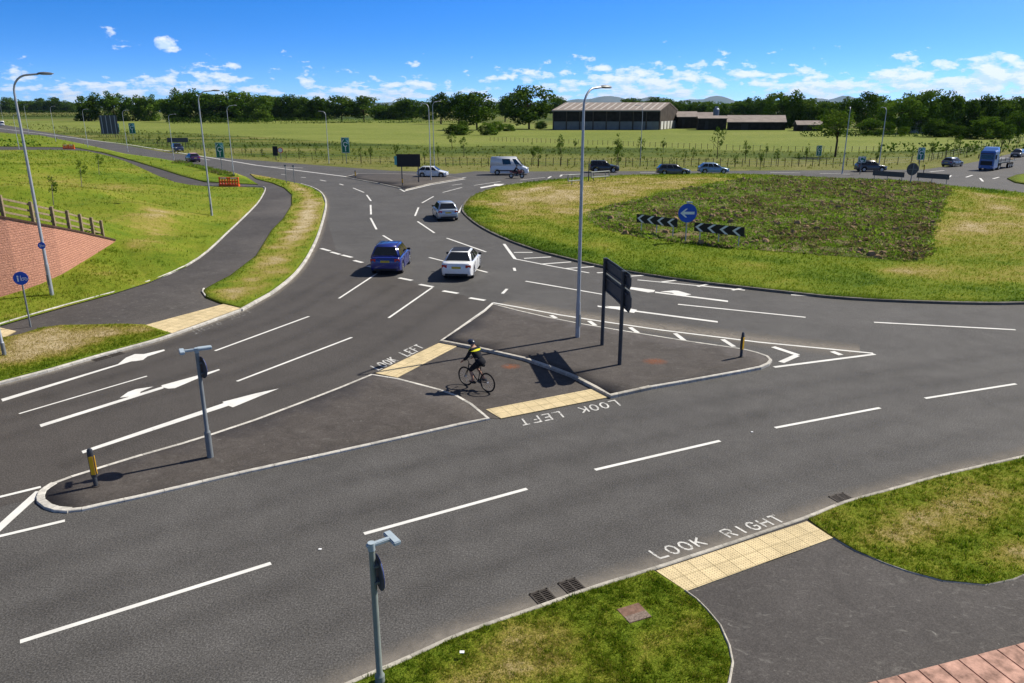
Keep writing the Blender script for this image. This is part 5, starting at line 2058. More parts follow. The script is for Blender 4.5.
def rider(label, P, rz, J, mats, helmet=None, hi=False, scale=1.0, motorbike=False):
    """J: joint positions in the bike's own frame (x forward, z up)"""
    root = thing('person', label, 'person', P, rz)
    pel, chest, neck, head = [Vector(J[k]) for k in ('pelvis', 'chest', 'neck', 'head')]
    joints = [(pel, (.145, .125)), (pel.lerp(chest, .45), (.135, .115)), (chest, (.165, .125)), (neck, .058), (head, (.085, .095)), (head + (head - neck).normalized() * .085, (.06, .07))]
    bones = [(0, 1), (1, 2), (2, 3), (3, 4), (4, 5)]

    def add(p, r, to):
        joints.append((Vector(p), r))
        bones.append((to, len(joints) - 1))
        return len(joints) - 1
    for sg, sd in ((1, 'l'), (-1, 'r')):
        sh = add(chest + Vector((.0, sg * .17, .04)), .062, 2)
        el = add(J['elbow_' + sd], .045, sh)
        wr = add(J['wrist_' + sd], .030, el)
        f = (Vector(J['wrist_' + sd]) - Vector(J['elbow_' + sd])).normalized()
        pm = add(Vector(J['wrist_' + sd]) + f * .06, (.036, .022), wr)
        base = Vector(J['wrist_' + sd]) + f * .085
        for k, ln in enumerate((.030, .036, .034, .026)):      # four fingers curled over the grip
            b0 = base + Vector((0, (k - 1.5) * .019, 0))
            q = add(b0 + f * ln * .6, .0085, pm)
            q = add(b0 + f * ln * 1.1 + Vector((0, 0, -.028)), .008, q)
            add(b0 + f * ln * .4 + Vector((0, 0, -.046)), .0075, q)
        q = add(Vector(J['wrist_' + sd]) + f * .05 + Vector((0, -sg * .035, -.01)), .010, pm)
        add(Vector(J['wrist_' + sd]) + f * .075 + Vector((0, -sg * .030, -.035)), .008, q)
        hp = add(pel + Vector((.02, sg * .10, -.03)), .095, 0)
        kn = add(J['knee_' + sd], .062, hp)
        an = add(J['ankle_' + sd], .042, kn)
        add(Vector(J['ankle_' + sd]) + Vector((.17, 0, -.045)), (.042, .035), an)
    b = skin_body('body', joints, bones, M['skin'], root)
    # face
    fd = Vector(J.get('face', (1, 0, 0))).normalized()
    sidev = Vector((-fd.y, fd.x, 0))
    up = (head - neck).normalized()
    MB().tube([head + fd * .09 + up * .02, head + fd * .118 - up * .012], [.010, .014], 6).build('nose', M['skin'], b, smooth=True)
    for sg in (1, -1):
        MB().disc(head + fd * .088 + sidev * sg * .033 + up * .028, fd, .011, .01, 8).build('eye', M['trim'], b)
        MB().disc(head + sidev * sg * .092, sidev, .028, .016, 8).build('ear', M['skin'], b)
    MB().box(head + fd * .088 - up * .05, (.01, .045, .01), rz=math.atan2(fd.y, fd.x)).build('mouth', M['cloth_red'], b)
    # clothes: a slightly larger skin over torso and arms, another over hips and thighs
    jj = [(pel, (.16, .14)), (pel.lerp(chest, .45), (.155, .135)), (chest, (.185, .145)), (neck.lerp(chest, .35), .085)]
    bb = [(0, 1), (1, 2), (2, 3)]
    for sg, sd in ((1, 'l'), (-1, 'r')):
        jj.append((chest + Vector((0, sg * .18, .045)), .078))
        bb.append((2, len(jj) - 1))
        jj.append((Vector(J['elbow_' + sd]), .060))
        bb.append((len(jj) - 2, len(jj) - 1))
        jj.append((Vector(J['wrist_' + sd]).lerp(Vector(J['elbow_' + sd]), .12), .044))
        bb.append((len(jj) - 2, len(jj) - 1))
    skin_body('jacket', jj, bb, mats[0], root)
    tr = MB()
    ax = (chest - pel).normalized()
    rings = []
    for t, rx, ry in ((-.13, .05, .07), (-.10, .12, .15), (-.03, .15, .185), (.05, .15, .18), (.12, .135, .16)):
        c = pel + ax * t
        rings.append([c + Vector((rx * math.cos(a), ry * math.sin(a), -.25 * rx * math.cos(a))) for a in [2 * math.pi * k / 14 for k in range(14)]])
    tr.loft(rings)
    for sg, sd in ((1, 'l'), (-1, 'r')):
        hp = pel + Vector((0, sg * .095, -.03))
        k = Vector(J['knee_' + sd])
        an = Vector(J['ankle_' + sd])
        pts, rd = [hp, hp.lerp(k, .4), hp.lerp(k, .92), k], [.115, .105, .08, .072]
        if motorbike:
            pts += [k.lerp(an, .3), k.lerp(an, .97)]
            rd += [.07, .055]
        tr.tube(pts, rd, 12)
    tr.build('trousers' if motorbike else 'shorts', mats[1], root, smooth=True)
    for sd in 'lr':
        a = Vector(J['ankle_' + sd])
        MB().loft([[(a.x + x, a.y + w * math.cos(t), a.z - .055 + h * math.sin(t)) for t in [2 * math.pi * k / 10 for k in range(10)]] for x, w, h in ((-.09, .03, .03), (-.05, .045, .05), (.06, .05, .045), (.17, .045, .03), (.21, .02, .015))]).build('shoe', M['trim'], root, smooth=True)
    if helmet:
        rings = []
        for t, r in ((-.02, .112), (.03, .122), (.08, .108), (.12, .07), (.14, .02)):
            c = head + up * t
            rings.append([c + fd * r * 1.15 * math.cos(a) + sidev * r * math.sin(a) for a in [2 * math.pi * k / 16 for k in range(16)]])
        MB().loft(rings).build('helmet', helmet, root, smooth=True)
    if hi:
        sh = chest + Vector((.02, 0, .08))
        rings = [[chest.lerp(neck, t) + Vector((r * math.cos(a) * .8, r * 1.15 * math.sin(a), 0)) for a in [2 * math.pi * k / 16 for k in range(16)]] for t, r in ((.15, .215), (.45, .19), (.8, .11))]
        MB().loft(rings).build('shoulder_band', M['cloth_hi'], root, smooth=True)
    return root


# ------------------------------------------------------------------ bicycle and cyclist
def bicycle():
    F, B = at(464.8, 384.8, .02), at(488.6, 392.3, .02)
    d = F - B
    rz = math.atan2(d.y, d.x)
    k = d.length / 1.03
    print('wheelbase', d.length)
    root = thing('bicycle', 'dark road bicycle ridden across the traffic island', 'bicycle', ((F.x + B.x) / 2, (F.y + B.y) / 2, 0.014), rz)
    xr, xf, r = -.515, .515, .345
    for x in (xr, xf):
        mb = MB()
        n = 40
        rings = []
        for i in range(n):
            a = 2 * math.pi * i / n
            rings.append([((r - .017 + .019 * math.cos(t)) * math.cos(a), .019 * math.sin(t), (r - .017 + .019 * math.cos(t)) * math.sin(a)) for t in [2 * math.pi * q / 8 for q in range(8)]])
        rings.append(rings[0])
        w = mb.loft(rings, caps=False).build('wheel', M['rubber'], root, smooth=True)
        w.location = (x, 0, r)
        sp = MB()
        for q in range(20):
            a = 2 * math.pi * q / 20
            sp.tube([(0, .02 * (-1) ** q, 0), (math.cos(a) * (r - .035), 0, math.sin(a) * (r - .035))], .0022, 4, cap=False)
        sp.tube([(0, -.04, 0), (0, .04, 0)], .02, 8)
        sp.build('spokes', M['rim'], w)
        rm = MB()
        rr = r - .045
        rings = []
        for i in range(n + 1):
            a = 2 * math.pi * i / n
            rings.append([((rr + dx) * math.cos(a), dy, (rr + dx) * math.sin(a)) for dx, dy in ((-.01, -.01), (.012, -.012), (.012, .012), (-.01, .01))])
        rm.loft(rings, caps=False).build('rim', M['trim'], w)
    bb, st, hd0, hd1 = (-.08, 0, .29), (-.22, 0, .86), (.37, 0, .70), (.345, 0, .83)
    fr = MB()
    for a, b_, rr in ((bb, st, .017), (bb, hd0, .021), ((-.20, 0, .78), hd1, .018), (hd0, hd1, .022), (bb, (xr, .03, r), .011), (bb, (xr, -.03, r), .011), ((-.2, 0, .76), (xr, .03, r), .009), ((-.2, 0, .76), (xr, -.03, r), .009),
                       (hd0, (xf, .05, r), .013), (hd0, (xf, -.05, r), .013)):
        fr.tube([a, b_], rr, 8)
    fr.build('frame', M['trim'], root, smooth=True)
    MB().tube([(-.38, 0, .925), (-.3, 0, .94), (-.1, 0, .93), (-.06, 0, .92)], [.05, .07, .03, .015], 8).build('saddle', M['trim'], root, smooth=True)
    MB().tube([(-.22, 0, .86), (-.235, 0, .92)], .014, 8).build('seat_post', M['rim'], root)
    hb = MB().tube([(.345, 0, .83), (.35, 0, .93), (.42, 0, .96)], .014, 8)
    hb.tube([(.40, -.28, .97), (.43, -.1, .965), (.43, .1, .965), (.40, .28, .97)], .013, 8)
    hb.build('handlebar', M['trim'], root, smooth=True)
    ck = MB().tube([(bb[0], -.06, bb[2]), (bb[0], .06, bb[2])], .02, 8)
    ck.tube([(bb[0], -.065, bb[2]), (bb[0], -.055, bb[2])], .09, 18)
    ck.tube([(bb[0], .07, bb[2]), (.07, .07, .24)], .011, 6)
    ck.tube([(bb[0], -.07, bb[2]), (-.23, -.07, .34)], .011, 6)
    ck.build('crank', M['galv_dark'], root)
    for y, x, z in ((.115, .07, .235), (-.115, -.23, .335)):
        MB().box((x, y, z), (.1, .09, .022)).build('pedal', M['trim'], root)
    J = dict(pelvis=(-.20, 0, 1.04), chest=(.06, 0, 1.38), neck=(.13, 0, 1.50), head=(.20, 0, 1.615), face=(1, 0.1, -.2),
             elbow_l=(.22, .24, 1.13), wrist_l=(.37, .25, 1.02), elbow_r=(.22, -.24, 1.13), wrist_r=(.37, -.25, 1.02),
             knee_l=(.16, .13, .68), ankle_l=(.02, .12, .325), knee_r=(.12, -.13, .76), ankle_r=(-.28, -.12, .42))
    rider('cyclist in a black jacket with bright yellow shoulders riding across the island', root.location.copy(), rz, J, (M['cloth_black'], M['cloth_black']), M['helmet'], hi=True)


bicycle()


# ------------------------------------------------------------------ motorcycles
def motorcycle(label, rlabel, px, rz, body, cloth, helmet, top_box=False):
    P = at(px[0], px[1])
    root = thing('motorcycle', label, 'motorcycle', P, rz)
    for x in (-.72, .75):
        w = MB().tube([(x, -.07, .32), (x, -.05, .32), (x, .05, .32), (x, .07, .32)], [.28, .32, .32, .28], 20).build('wheel', M['rubber'], root, smooth=True)
        MB().tube([(x, -.075, .32), (x, .075, .32)], .18, 14).build('rim', M['rim'], w)
    MB().loft([[(x, w * math.cos(a), z + h * math.sin(a)) for a in [2 * math.pi * k / 12 for k in range(12)]] for x, w, z, h in ((-.95, .06, .86, .06), (-.6, .14, .82, .12), (-.1, .16, .74, .2), (.2, .2, .8, .24), (.5, .2, .86, .24), (.78, .14, .9, .16), (.9, .05, .86, .06))]).build('fairing', body, root, smooth=True)
    MB().box((0, 0, .45), (.62, .3, .34)).build('engine', M['galv_dark'], root, bevel=.04)
    MB().tube([(.62, 0, .85), (.75, 0, .32)], .04, 8).build('fork', M['galv'], root)
    MB().tube([(-.1, 0, .4), (-.72, 0, .32)], .04, 8).build('swing_arm', M['galv_dark'], root)
    MB().tube([(.42, -.36, 1.05), (.5, 0, 1.02), (.42, .36, 1.05)], .02, 8).build('handlebar', M['trim'], root)
    MB().box((.68, 0, 1.15), (.03, .3, .3), ry=-.5).build('screen', M['glass'], root)
    MB().box((-.35, 0, .92), (.62, .28, .1)).build('saddle', M['trim'], root, bevel=.03)
    MB().disc((.9, 0, .86), (1, 0, 0), .09, .04, 14).build('headlight', M['head'], root)
    if top_box:
        for sg in (1, -1):
            MB().box((-.7, sg * .28, .66), (.44, .2, .34)).build('pannier', body, root, bevel=.04)
    J = dict(pelvis=(-.25, 0, 1.03), chest=(-.05, 0, 1.40), neck=(-.02, 0, 1.52), head=(.03, 0, 1.66), face=(1, 0, -.1),
             elbow_l=(.16, .30, 1.2), wrist_l=(.36, .33, 1.09), elbow_r=(.16, -.30, 1.2), wrist_r=(.36, -.33, 1.09),
             knee_l=(.22, .22, .86), ankle_l=(-.02, .2, .42), knee_r=(.22, -.22, .86), ankle_r=(-.02, -.2, .42))
    rider(rlabel, P, rz, J, (cloth, M['cloth_black']), helmet, motorbike=True)


motorcycle('dark red motorcycle in front of the white van', 'rider in dark clothes on the motorcycle before the white van', (516.5, 178.2), R(-4), car_paint('dark_red', (0.14, 0.018, 0.02)), M['cloth_black'], M['helmet'])
car('dark purple car with a pale pink roof driving away on the left road', (193, 161.6), heading((200, 163.5), (170, 157)), 'hatch', car_paint('purple', (0.05, 0.018, 0.09)), name='purple_car', roof=simple('pale_pink_roof', (0.62, 0.42, 0.48), .5, .4))
# ------------------------------------------------------------------ trees
def crown_mesh(name, seed, mat, n_clump=26, leaves=70, leaf=0.055, shape='round', open_=0.0):
    """crown in a unit box (width 1, height 1, base at 0): leaf faces in many clumps, gaps between them"""
    g = np.random.default_rng(seed)
    C, Rr, T = [], [], []
    for i in range(n_clump):
        for _ in range(40):
            u = g.normal(size=3)
            u /= np.linalg.norm(u)
            rr = g.uniform(.35, 1.0) ** .5
            c = u * rr * np.array([.38, .38, .40]) + np.array([0, 0, .50])
            if shape == 'round' and c[2] < .12 and np.hypot(c[0], c[1]) > .25:
                continue
            if shape == 'bushy':
                c = np.array([g.uniform(-.40, .40), g.uniform(-.40, .40), g.uniform(.03, .92)])
                if np.hypot(c[0], c[1]) > .42 * min(1, 1.9 * (1.06 - c[2]) ** .7):
                    continue
            if shape == 'tall':
                c[0] *= .75
                c[1] *= .75
                c[:2] *= 1.15 - .5 * c[2]
            break
        C.append(c)
        Rr.append(g.uniform(.09, .17) * (1.0 if shape != 'wide' else 1.1))
        T.append(g.uniform(.1, .9))
    vs, tint = [], []
    for c, r, t in zip(C, Rr, T):
        m = int(leaves * (r / .13) ** 2)
        u = g.normal(size=(m, 3))
        u /= np.linalg.norm(u, axis=1)[:, None]
        rad = r * g.uniform(.55, 1.05, (m, 1))
        p = c + u * rad * np.array([1.15, 1.15, .85])
        nrm = u + g.normal(size=(m, 3)) * .55
        nrm /= np.linalg.norm(nrm, axis=1)[:, None]
        a = np.cross(nrm, g.normal(size=(m, 3)))
        a /= np.linalg.norm(a, axis=1)[:, None]
        b = np.cross(nrm, a)
        s = leaf * g.uniform(.6, 1.3, (m, 1))
        q = np.stack([p - a * s * .5, p - b * s * .35, p + a * s * .6, p + b * s * .35], 1)
        vs.append(q.reshape(-1, 3))
        tint.append(np.repeat(np.clip(t + g.normal(0, .16, m), 0, 1), 4))
    V = np.concatenate(vs)
    T = np.concatenate(tint)
    me = bpy.data.meshes.new(name)
    nf = len(V) // 4
    me.vertices.add(len(V))
    me.vertices.foreach_set('co', V.astype(np.float32).ravel())
    me.loops.add(nf * 4)
    me.loops.foreach_set('vertex_index', np.arange(nf * 4, dtype=np.int32))
    me.polygons.add(nf)
    me.polygons.foreach_set('loop_start', np.arange(0, nf * 4, 4, dtype=np.int32))
    me.update(calc_edges=True)
    set_attr(me, 'tint', T)
    me.materials.append(mat)
    return me, C


def trunk_mesh(name, seed, mat, C, crown_base=0.22, thick=0.022, n_limb=9):
    g = random.Random(seed)
    mb = MB()
    pts = [(0, 0, -.03), (g.uniform(-.01, .01), 0, crown_base), (g.uniform(-.03, .03), g.uniform(-.03, .03), .55), (g.uniform(-.04, .04), g.uniform(-.04, .04), .82)]
    mb.tube(pts, [thick * 1.25, thick, thick * .6, thick * .15], 8)
    for c in g.sample(C, min(n_limb, len(C))):
        z0 = g.uniform(crown_base * .9, .55)
        e = (c[0], c[1], crown_base + (1 - crown_base) * c[2])
        m = (e[0] * .45, e[1] * .45, (z0 + e[2]) / 2 + .02)
        mb.tube([(0, 0, z0), m, e], [thick * .5, thick * .32, thick * .08], 5)
    return mb.mesh(name, mat, True)


VAR = {}
for key, mat, kinds in (('dark', 'leaf_dark', 5), ('mid', 'leaf_mid', 3), ('light', 'leaf_light', 2)):
    VAR[key] = []
    for i in range(kinds):
        cm, C = crown_mesh('crown', 100 + 7 * i + len(key), M[mat], n_clump=44, leaves=80, leaf=.052, shape=('round', 'tall', 'round', 'wide', 'tall')[i % 5])
        VAR[key].append((cm, trunk_mesh('trunk', 30 + i, M['bark'], C)))


VAR['wood'] = []
for i in range(6):
    cm, C = crown_mesh('crown', 500 + i, M[('leaf_mid', 'leaf_dark', 'leaf_mid', 'leaf_light', 'leaf_dark', 'leaf_mid')[i]], n_clump=58, leaves=64, leaf=.06, shape='bushy')
    VAR['wood'].append((cm, trunk_mesh('trunk', 90 + i, M['bark'], C, .1)))
cm_, C_ = crown_mesh('crown', 777, M['leaf_light'], n_clump=30, leaves=42, leaf=.05, shape='wide')
VAR['airy'] = [(cm_, trunk_mesh('trunk', 78, M['bark'], C_, .36, .02, 12))]


def tree(label, x, ytop, ybase, width_px, key, var, group=None, cb=0.2, name='tree', cat='tree'):
    P = at(x, ybase, -0.06)
    h = height_at(P, ytop)
    k = (at(x + 1, ybase) - at(x, ybase)).length
    w = width_px * k * 1.3
    cm, tm = VAR[key][var % len(VAR[key])]
    root = thing(name, label, cat, P, random.uniform(0, 6.28), group)
    t = bpy.data.objects.new('trunk', tm)
    COL.objects.link(t)
    t.parent = root
    t.scale = (h, h, h)
    c = bpy.data.objects.new('crown', cm)
    COL.objects.link(c)
    c.parent = root
    c.location = (0, 0, h * cb)
    c.scale = (w, w, h * (1 - cb) * 1.08)
    return root


rt = random.Random(5)
# prominent trees first, then the rows
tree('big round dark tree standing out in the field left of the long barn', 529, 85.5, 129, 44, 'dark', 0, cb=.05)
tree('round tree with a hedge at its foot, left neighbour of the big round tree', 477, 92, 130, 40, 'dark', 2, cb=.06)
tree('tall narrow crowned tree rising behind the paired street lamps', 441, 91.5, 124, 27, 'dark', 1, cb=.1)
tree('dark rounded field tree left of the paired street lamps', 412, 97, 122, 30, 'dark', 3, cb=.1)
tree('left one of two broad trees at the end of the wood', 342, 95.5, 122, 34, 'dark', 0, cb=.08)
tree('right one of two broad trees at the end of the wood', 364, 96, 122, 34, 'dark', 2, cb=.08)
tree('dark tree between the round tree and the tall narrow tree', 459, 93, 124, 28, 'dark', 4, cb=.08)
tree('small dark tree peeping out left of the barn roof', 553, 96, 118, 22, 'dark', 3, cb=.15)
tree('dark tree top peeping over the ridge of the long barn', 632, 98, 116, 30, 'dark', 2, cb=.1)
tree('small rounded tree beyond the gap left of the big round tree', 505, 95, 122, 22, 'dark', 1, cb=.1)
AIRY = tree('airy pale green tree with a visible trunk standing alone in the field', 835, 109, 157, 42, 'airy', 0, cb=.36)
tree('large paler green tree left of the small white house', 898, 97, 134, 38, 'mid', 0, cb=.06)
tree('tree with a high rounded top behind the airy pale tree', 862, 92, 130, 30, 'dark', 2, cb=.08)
for x, w, yt in ((92, 22, 94), (115, 22, 93), (138, 20, 97), (152, 18, 96)):
    tree('tall dark tree of the clump behind the striped sign back', x, yt, 121, w, 'wood', rt.randrange(6), 'clump of trees behind the striped sign back', 0.0)
for x, w, yt in ((173, 22, 98), (184, 22, 91.5), (202, 26, 92), (222, 36, 92.5), (243, 30, 93), (258, 24, 94.5)):
    tree('dark tree of the dense stand behind the left lamp column', x, yt, 122, w, 'wood', rt.randrange(6), 'dense stand behind the left lamp column', 0.0)
for x in range(268, 332, 8):
    tree('mid green tree in the wood edge left of the two broad trees', x + rt.uniform(-2, 2), 96.5 + rt.uniform(-1, 3.5), 120.5, 18, 'wood', rt.randrange(6), 'wood edge left of the two broad trees', 0.0)
for x, w, yt in ((383, 18, 104), (394, 20, 105), (428, 14, 106), (380, 14, 108), (404, 14, 108)):
    tree('low distant tree in the gap between the field trees', x, yt, 120, w, 'wood', rt.randrange(6), 'low trees in the gap', 0.0)
for x in list(range(2, 84, 9)):
    tree('low distant tree on the left horizon', x, 103 + rt.uniform(-3.5, 2), 112.5, 17, 'wood', rt.randrange(6), 'trees on the left horizon', 0.0)
for x, yt in ((10, 97), (43, 98), (56, 97), (70, 103), (163, 98.5), (29, 101)):
    tree('taller distant tree sticking out of the left horizon row', x, yt, 113, 14, 'dark', rt.randrange(5), 'taller trees on the left horizon', .1)
for x, yt in ((652, 98), (662, 98), (672, 101), (684, 103), (696, 103), (708, 102), (720, 103), (731, 104), (742, 100), (752, 98), (763, 97)):
    tree('dark tree in the row behind the farm sheds', x, yt, 122, 19, 'wood', rt.randrange(6), 'trees behind the farm sheds', 0.0)
for x, yt, w in ((775, 94, 24), (790, 92.5, 26), (802, 98, 22), (815, 102, 22), (826, 101, 20), (846, 99, 22), (878, 97, 22)):
    tree('dark tree in the tall row between the sheds and the paler tree', x, yt, 128, w, 'wood', rt.randrange(6), 'tall row right of the sheds', 0.0)
for x, yt, w in ((914, 92.5, 26), (928, 91.5, 28), (944, 95, 26), (958, 99, 24), (972, 97, 26), (985, 97.5, 26), (1000, 100, 24), (1013, 98, 26), (1030, 97, 28), (1050, 96, 28)):
    tree('dark tree of the wood beyond the lorry at the right edge', x, yt, 133, w, 'wood', rt.randrange(6), 'wood beyond the lorry', 0.0)
for x, yt, yb, w, lb in ((869, 119, 135, 24, 'low rounded bush below the tree with the high rounded top'), (889, 122, 136, 14, 'small dark bush below the paler green tree, left one'), (903, 126, 136, 12, 'small dark bush below the paler green tree, right one'),
                         (934, 119, 137, 20, 'rounded bush right of the small white house'), (947, 124, 137, 16, 'smaller bush beside the rounded bush near the white house'), (984, 117, 139, 26, 'broad round bush behind the blue lorry'),
                         (1018, 109, 137, 22, 'paler tall bush at the right picture edge'), (1003, 124, 139, 16, 'small bush between the broad bush and the right edge'), (961, 126, 139, 14, 'small bush left of the broad round bush'),
                         (541, 121, 130, 14, 'pale bush at the foot of the big round tree'), (497, 121, 133, 16, 'spreading bush right of the round tree, nearer one'), (457, 124, 135, 22, 'low bush left of the round tree foot'), (488, 123, 135, 16, 'low bush at the right foot of the round tree'),
                         (508, 124, 131, 12, 'small bush left of the big round tree foot'), (463, 121, 132, 10, 'upright small bush left of the round tree trunk')):
    tree(lb, x, yt, yb, w, 'mid' if 'pale' in lb or 'spread' in lb else 'wood', rt.randrange(3), None, .02, name='bush', cat='bush')

# long hedges along the field's far edge
def hedge(label, x0, x1, yb, yt, mat, seed):
    A, B = at(x0, yb, -.06), at(x1, yb, -.06)
    h = height_at(A, yt)
    L = (B - A).length
    d = (B - A).normalized()
    g = np.random.default_rng(seed)
    m = int(L * h * 6)
    m = min(m, 11000)
    t = g.uniform(0, 1, m)
    hv = h * (0.72 + .5 * (fbm(t * L * .12, t * 0, seed, 3)))
    p = np.outer(1 - t, np.array(A)) + np.outer(t, np.array(B))
    p[:, 1] += g.uniform(-1.2, 1.2, m)
    p[:, 2] += g.uniform(0, 1, m) ** 1.2 * hv
    nrm = g.normal(size=(m, 3)) + np.array([0, -.5, .5])
    nrm /= np.linalg.norm(nrm, axis=1)[:, None]
    a = np.cross(nrm, g.normal(size=(m, 3)))
    a /= np.linalg.norm(a, axis=1)[:, None]
    b = np.cross(nrm, a)
    s = g.uniform(.3, .75, (m, 1)) * max(1.0, L / 130)
    q = np.stack([p - a * s * .5, p - b * s * .4, p + a * s * .6, p + b * s * .4], 1).reshape(-1, 3)
    mb = MB()
    me = bpy.data.meshes.new('hedge')
    me.from_pydata(q.tolist(), [], [(4 * i, 4 * i + 1, 4 * i + 2, 4 * i + 3) for i in range(m)])
    set_attr(me, 'tint', np.repeat(np.clip(.45 + (fbm(t * L * .2, t * 0, seed + 3) - .5) * 1.2 + g.normal(0, .15, m), 0, 1), 4))
    me.materials.append(M[mat])
    o = bpy.data.objects.new('hedge', me)
    COL.objects.link(o)
    return tag(o, label, 'hedge')


hedge('pale hedge along the foot of the left wood', 168, 325, 123.5, 117.5, 'leaf_light', 1)
hedge('low hedge at the field end between the left wood and the field trees', 325, 470, 123, 118.5, 'leaf_mid', 2)
hedge('dark hedge along the field end right of the farm sheds', 800, 1040, 136.5, 128.5, 'leaf_dark', 3)
hedge('low dark hedge on the left horizon beyond the road', -60, 95, 117, 110, 'leaf_dark', 4)
hedge('leafy hedge along the right hand road behind the lorry', 880, 1050, 152, 141, 'leaf_mid', 5)
hedge('scrubby strip of bushes on the bank top at the left edge', -30, 40, 147, 139, 'leaf_mid', 6)

# far wood that reads as one mass, closing the gaps under the sky
def far_wood():
    g = np.random.default_rng(3)
    vs, ti = [], []
    for x0, x1, yb, yt, n in ((-250, 330, 110.5, 103.5, 5200), (330, 560, 112, 105, 2600), (640, 1300, 113, 102, 5600)):
        x = g.uniform(x0, x1, n)
        P = np.array([tuple(at(v, yb)) for v in x])
        top = height_at(at((x0 + x1) / 2, yb), yt)
        P[:, 1] += g.uniform(-30, 30, n)
        P[:, 2] = g.uniform(0, 1, n) * top * (.65 + .6 * fbm(x * .06, x * 0, 5, 3))
        nrm = g.normal(size=(n, 3)) + np.array([0, -.4, .4])
        nrm /= np.linalg.norm(nrm, axis=1)[:, None]
        a = np.cross(nrm, g.normal(size=(n, 3)))
        a /= np.linalg.norm(a, axis=1)[:, None]
        b = np.cross(nrm, a)
        s = g.uniform(2.5, 6, (n, 1))
        vs.append(np.stack([P - a * s * .5, P - b * s * .4, P + a * s * .6, P + b * s * .4], 1).reshape(-1, 3))
        ti.append(np.repeat(np.clip(.35 + (fbm(x * .05, x * 0, 8) - .5) + g.normal(0, .15, n), 0, 1), 4))
    V = np.concatenate(vs)
    me = bpy.data.meshes.new('distant_wood')
    me.from_pydata(V.tolist(), [], [(4 * i, 4 * i + 1, 4 * i + 2, 4 * i + 3) for i in range(len(V) // 4)])
    set_attr(me, 'tint', np.concatenate(ti))
    me.materials.append(M['leaf_dark'])
    o = bpy.data.objects.new('distant_wood', me)
    COL.objects.link(o)
    tag(o, 'distant band of dark woodland under the sky', 'wood', kind='stuff')


far_wood()

# ------------------------------------------------------------------ young trees in the rough grass, each a thing
SAP = []
for i in range(4):
    cm, C = crown_mesh('crown', 300 + i, M['leaf_light'], n_clump=12, leaves=26, leaf=.075, shape='tall' if i % 2 == 0 else 'round')
    SAP.append((cm, trunk_mesh('trunk', 60 + i, M['bark'], C, .3, .012, 6)))


def sapling(label, x, yb, h, w, group, var, zb=-.05, dark=False):
    P = at(x, yb, zb)
    cm, tm = SAP[var % 4]
    root = thing('sapling', label, 'young tree', P, rt.uniform(0, 6.28), group)
    t = bpy.data.objects.new('trunk', tm)
    COL.objects.link(t)
    t.parent = root
    t.scale = (h,) * 3
    c = bpy.data.objects.new('crown', cm)
    COL.objects.link(c)
    c.parent = root
    c.location = (0, 0, h * .28)
    c.scale = (w, w, h * .74)
    return root


rows = [
    ('young tree in the rough grass between the left road and the wood', 'young trees left of the splitter island', [(150, 133), (160, 137), (188, 139), (196, 143), (222, 147), (246, 149), (262, 148), (300, 150), (316, 148), (322, 151), (108, 126), (128, 129), (140, 135)], 3.2),
    ('young tree in the meadow behind the black sign board', 'young trees behind the splitter island', [(361, 155), (366, 152), (371, 156), (396, 150), (398, 146), (425, 157), (438, 152)], 4.0),
    ('young tree in the meadow between van and barn', 'young trees in front of the barn', [(533, 157), (538, 160), (561, 157), (560, 146), (575, 143), (618, 163), (640, 152), (663, 145), (685, 155), (693, 152), (735, 160), (745, 155), (760, 162)], 4.6),
    ('young tree in the meadow left of the airy pale tree', 'young trees left of the airy pale tree', [(776, 158), (798, 157), (806, 155), (766, 150)], 4.0),
    ('young tree along the right hand road verge', 'young trees along the right hand road', [(876, 158), (878, 150), (912, 153), (931, 153), (945, 150), (953, 147), (958, 150), (966, 150), (974, 148), (985, 146), (993, 143), (1000, 146), (1008, 140), (1016, 142)], 4.6),
]
for lb, gp, ps, h in rows:
    for i, (x, y) in enumerate(ps):
        hh = h * rt.uniform(.45, .95)
        sapling(lb, x, y + 8, hh, hh * rt.uniform(.36, .52), gp, rt.randrange(4))
sapling('dark leafy young tree in the meadow above the white hatchback, left of two', 452, 150, 4.4, 2.4, None, 1)
sapling('dark leafy young tree in the meadow above the white hatchback, right of two', 464, 157, 3.9, 2.2, None, 3)
sapling('taller young tree with a clear stem above the light blue hatchback', 717, 159, 6.0, 3.0, None, 3)
sapling('small dark tree with a clear stem in front of the barn', 617, 166, 5.6, 2.6, None, 2)
# three staked saplings on the bank
for x, yb, yt, zb, lb in ((56, 203, 174, 2.4, 'small staked sapling on the grass bank nearest to the timber fence'), (84, 184, 158, 2.1, 'small staked sapling on the grass bank in the middle of three'), (101, 172, 152, 1.4, 'small staked sapling on the grass bank farthest from the fence')):
    P = at(x, yb, zb)
    h = height_at(P, yt) - zb
    root = sapling(lb, x, yb, h, h * .45, None, 1, zb)
    root.children[1].location.z = h * .62
    root.children[1].scale = (h * .36, h * .36, h * .38)
    MB().tube([(.25, 0, -.3), (.1, 0, h * .62)], .035, 6).build('stake', M['bark_pale'], root)

